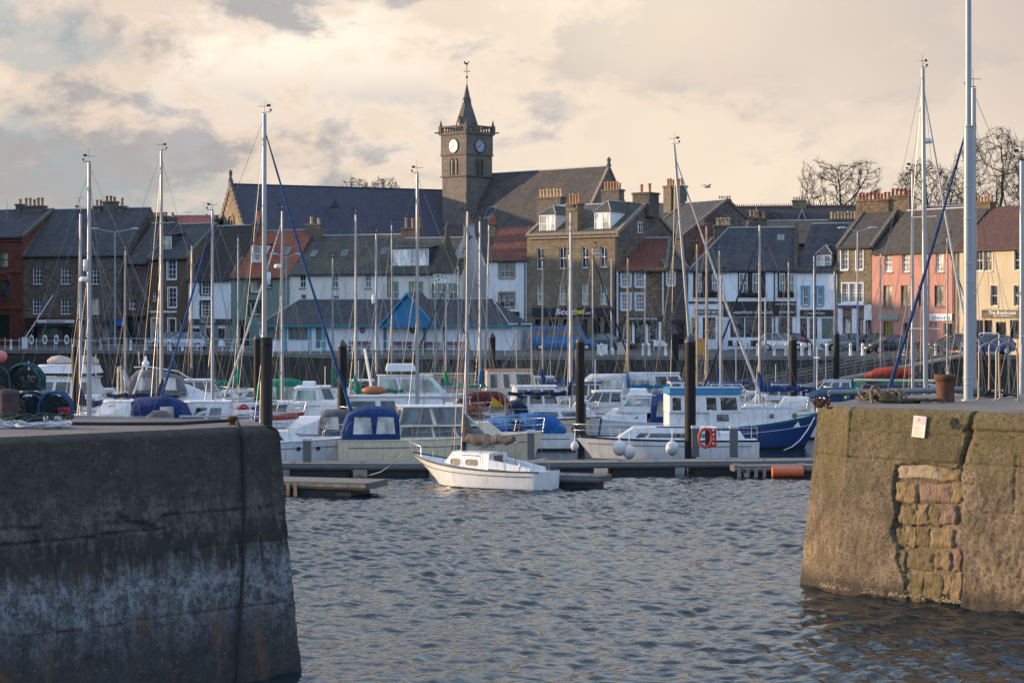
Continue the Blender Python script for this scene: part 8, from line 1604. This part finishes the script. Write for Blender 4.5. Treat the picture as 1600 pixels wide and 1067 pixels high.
# ------------------------------------------------------------------ cars on the quay
CG = m_glass('car_glass', (.015, .018, .02)); TYRE = mat('tyre', (.015, .015, .015), .8); ALLOY = mat('alloy_wheel', (.45, .46, .48), .3, .8)
def car(name, label, u, D, col, L=4.1, W=1.72, Hh=1.5, rz=0, kind='hatch', z=4.15):
    x, y = xy(u, D); e = empty(name, (x, y, z), rz, label, 'van' if kind == 'van' else 'car'); cm = mat('car_paint_' + label.split()[0] + str(int(col[2] * 999)), col, .25, .3 if col[0] > .1 else 0, var=.03, dirt=.08); hw = W / 2; hl = L / 2
    if kind == 'van': pr = [(-hl, .35, .85, .95), (-hl + .06, .3, 1.05, 1.0), (hl - 1.1, .3, 1.08, 1.0), (hl - .95, .3, 1.06, 1.0), (hl - .12, .32, .85, .96), (hl, .4, .7, .86)]
    else: pr = [(-hl, .42, .74, .86), (-hl + .12, .30, .90, .96), (-hl + .7, .24, .96, 1.0), (.3, .22, .95, 1.0), (hl - 1.05, .24, .90, .98), (hl - .3, .28, .76, .93), (hl, .40, .60, .80)]
    rings = [[Vector((px, sy * hw * k, z_)) for sy, z_, in ((-.97, zl), (-1.0, (zl + zh) / 2), (-.97, zh - .05), (-.86, zh), (0, zh + .03), (.86, zh), (.97, zh - .05), (1.0, (zl + zh) / 2), (.97, zl))] for px, zl, zh, k in pr]
    m = MB(); m.loft(rings); m.poly(rings[0]); m.poly(list(reversed(rings[-1]))); m.box(-hl + .2, hl - .2, -hw * .9, hw * .9, .24, .4); bd = m.build('body', cm, e, uv=False)
    if kind == 'van': g = [(-hl + .04, 1.0), (-hl + .12, Hh - .06), (hl - 1.55, Hh), (hl - .85, 1.04)]
    elif kind == 'saloon': g = [(-hl + .55, .93), (-hl + 1.35, Hh - .04), (.25, Hh), (1.15, .93)]
    else: g = [(-hl + .15, .93), (-hl + .55, Hh - .07), (.15, Hh), (1.15, .93)]
    (ax, az), (bx, bz), (cx, cz), (dx, dz) = g; kb, kt = .93, (.88 if kind == 'van' else .74)
    m = MB(); m.hexa([(ax, -hw * kb, az), (dx, -hw * kb, dz), (dx, hw * kb, dz), (ax, hw * kb, az)], [(bx, -hw * kt, bz), (cx, -hw * kt, cz), (cx, hw * kt, cz), (bx, hw * kt, bz)]); m.build('glasshouse', CG, e, uv=False)
    m = MB(); rows_ = [[Vector((px, hw * kt * q, pz + .035 * (1 - q * q) + .01)) for q in (-1.03, -.6, 0, .6, 1.03)] for px, pz in ((bx - .06, bz - .03), (bx + .15, bz + .0), ((bx + cx) / 2, Hh + .02), (cx - .1, cz + .0), (cx + .04, cz - .03))]; m.loft(rows_); m.loft([[p - Vector((0, 0, .05)) for p in r] for r in rows_]); m.build('roof', cm, e, uv=False)
    m = MB()
    for sd in (-1, 1):
        A_, B_, C_, D_ = Vector((ax, sd * hw * kb, az)), Vector((bx, sd * hw * kt, bz)), Vector((cx, sd * hw * kt, cz)), Vector((dx, sd * hw * kb, dz)); m.tube(A_, B_, .05, n=6); m.tube(D_, C_, .045, n=6)
        for t in ((.25, .5, .76) if kind == 'van' else (.36, .66)): m.tube(A_.lerp(D_, t), B_.lerp(C_, t), .035 if kind != 'van' else .06, n=6)
        if kind == 'van': m.hexa([A_ + Vector((0, sd * .0, -.1)), D_ + Vector((0, 0, -.1)), D_ + Vector((0, sd * .05, -.1)), A_ + Vector((0, sd * .05, -.1))], [A_.lerp(B_, .25), D_.lerp(C_, .25), D_.lerp(C_, .25) + Vector((0, sd * .03, 0)), A_.lerp(B_, .25) + Vector((0, sd * .03, 0))]); m.hexa([A_.lerp(B_, .82), D_.lerp(C_, .82), D_.lerp(C_, .82) + Vector((0, sd * .03, 0)), A_.lerp(B_, .82) + Vector((0, sd * .03, 0))], [B_, C_, C_ + Vector((0, sd * .02, 0)), B_ + Vector((0, sd * .02, 0))])
    m.build('pillars', cm, e, uv=False)
    for px in (-hl + .75, hl - .8):
        for sd in (-1, 1):
            w = MB().lathe([(.31, -.1), (.32, 0), (.31, .1)], 18).build('wheel', TYRE, e, (px, sd * (hw - .09), .31), (R(90), 0, 0), uv=False); m = MB()
            m.lathe([(.2, .0), (.2, .02), (.06, .03)], 14); m.build('rim', ALLOY, w, (0, 0, -.115 if sd > 0 else .095), uv=False); MB().lathe([(.36, -.02), (.36, .02)], 18).build('wheel_arch', TYRE, e, (px, sd * (hw - .03), .33), (R(90), 0, 0), uv=False)
    for sd in (-1, 1):
        MB().ball((hl - .1, sd * hw * .68, .66), .10, .16, .08, 8, 5).build('headlight', mat('headlight_glass', (.6, .62, .65), .1), e, uv=False); MB().box(-hl - .01, -hl + .1, sd * hw * .78 - .1, sd * hw * .78 + .1, .72, .92).build('tail_light', mat('tail_light_red', (.35, .01, .01), .2), e, uv=False); MB().ball((dx - .25, sd * (hw + .06), 1.0), .06, .09, .07, 6, 4).build('mirror', cm, e, uv=False)
    MB().box(hl - .03, hl + .015, -.26, .26, .40, .51).build('number_plate', WHITE, e); MB().box(hl - .12, hl + .005, -.5, .5, .52, .6).build('grille', BLACK, e)
    return e
car('parked_car', 'silver-blue hatchback parked in front of the white house', 291, 177.5, (.36, .42, .50), rz=R(172)); car('parked_car', 'silver car half hidden behind the silver-blue hatchback', 266, 184, (.33, .35, .38), L=4.0, rz=R(176))
car('blue_van', 'bright blue van parked in front of the betting shop', 882, 166.5, (.012, .12, .32), L=5.5, W=1.95, Hh=2.15, kind='van', rz=R(-6)); car('parked_car', 'dark car standing in front of the blue van nose', 952, 171, (.02, .035, .05), rz=R(-8))
car('parked_car', 'white hatchback parked by the restaurant windows', 1222, 165, (.60, .60, .60), rz=R(-4)); car('parked_car', 'silver-green estate car under the blue-windowed house', 1324, 165, (.18, .22, .24), L=4.4, rz=R(184)); car('parked_car', 'black saloon facing left in front of the pink house', 1391, 155.5, (.012, .014, .016), L=4.5, Hh=1.42, kind='saloon', rz=R(200))
car('parked_car', 'red car parked under the grey tin sign', 1441, 164, (.32, .012, .012), rz=R(160)); car('parked_car', 'dark green car beside the white shop sign', 1492, 158, (.02, .035, .04), rz=R(190)); car('parked_car', 'blue car parked in front of the Boathouse left window', 1543, 151, (.012, .07, .26), rz=R(175)); car('parked_car', 'dark red car roof showing behind the white hatchback', 1240, 170, (.16, .015, .02), L=3.9, rz=R(10)); car('parked_car', 'dark car between the silver-green estate and the black saloon', 1362, 164, (.03, .03, .035), rz=R(186))
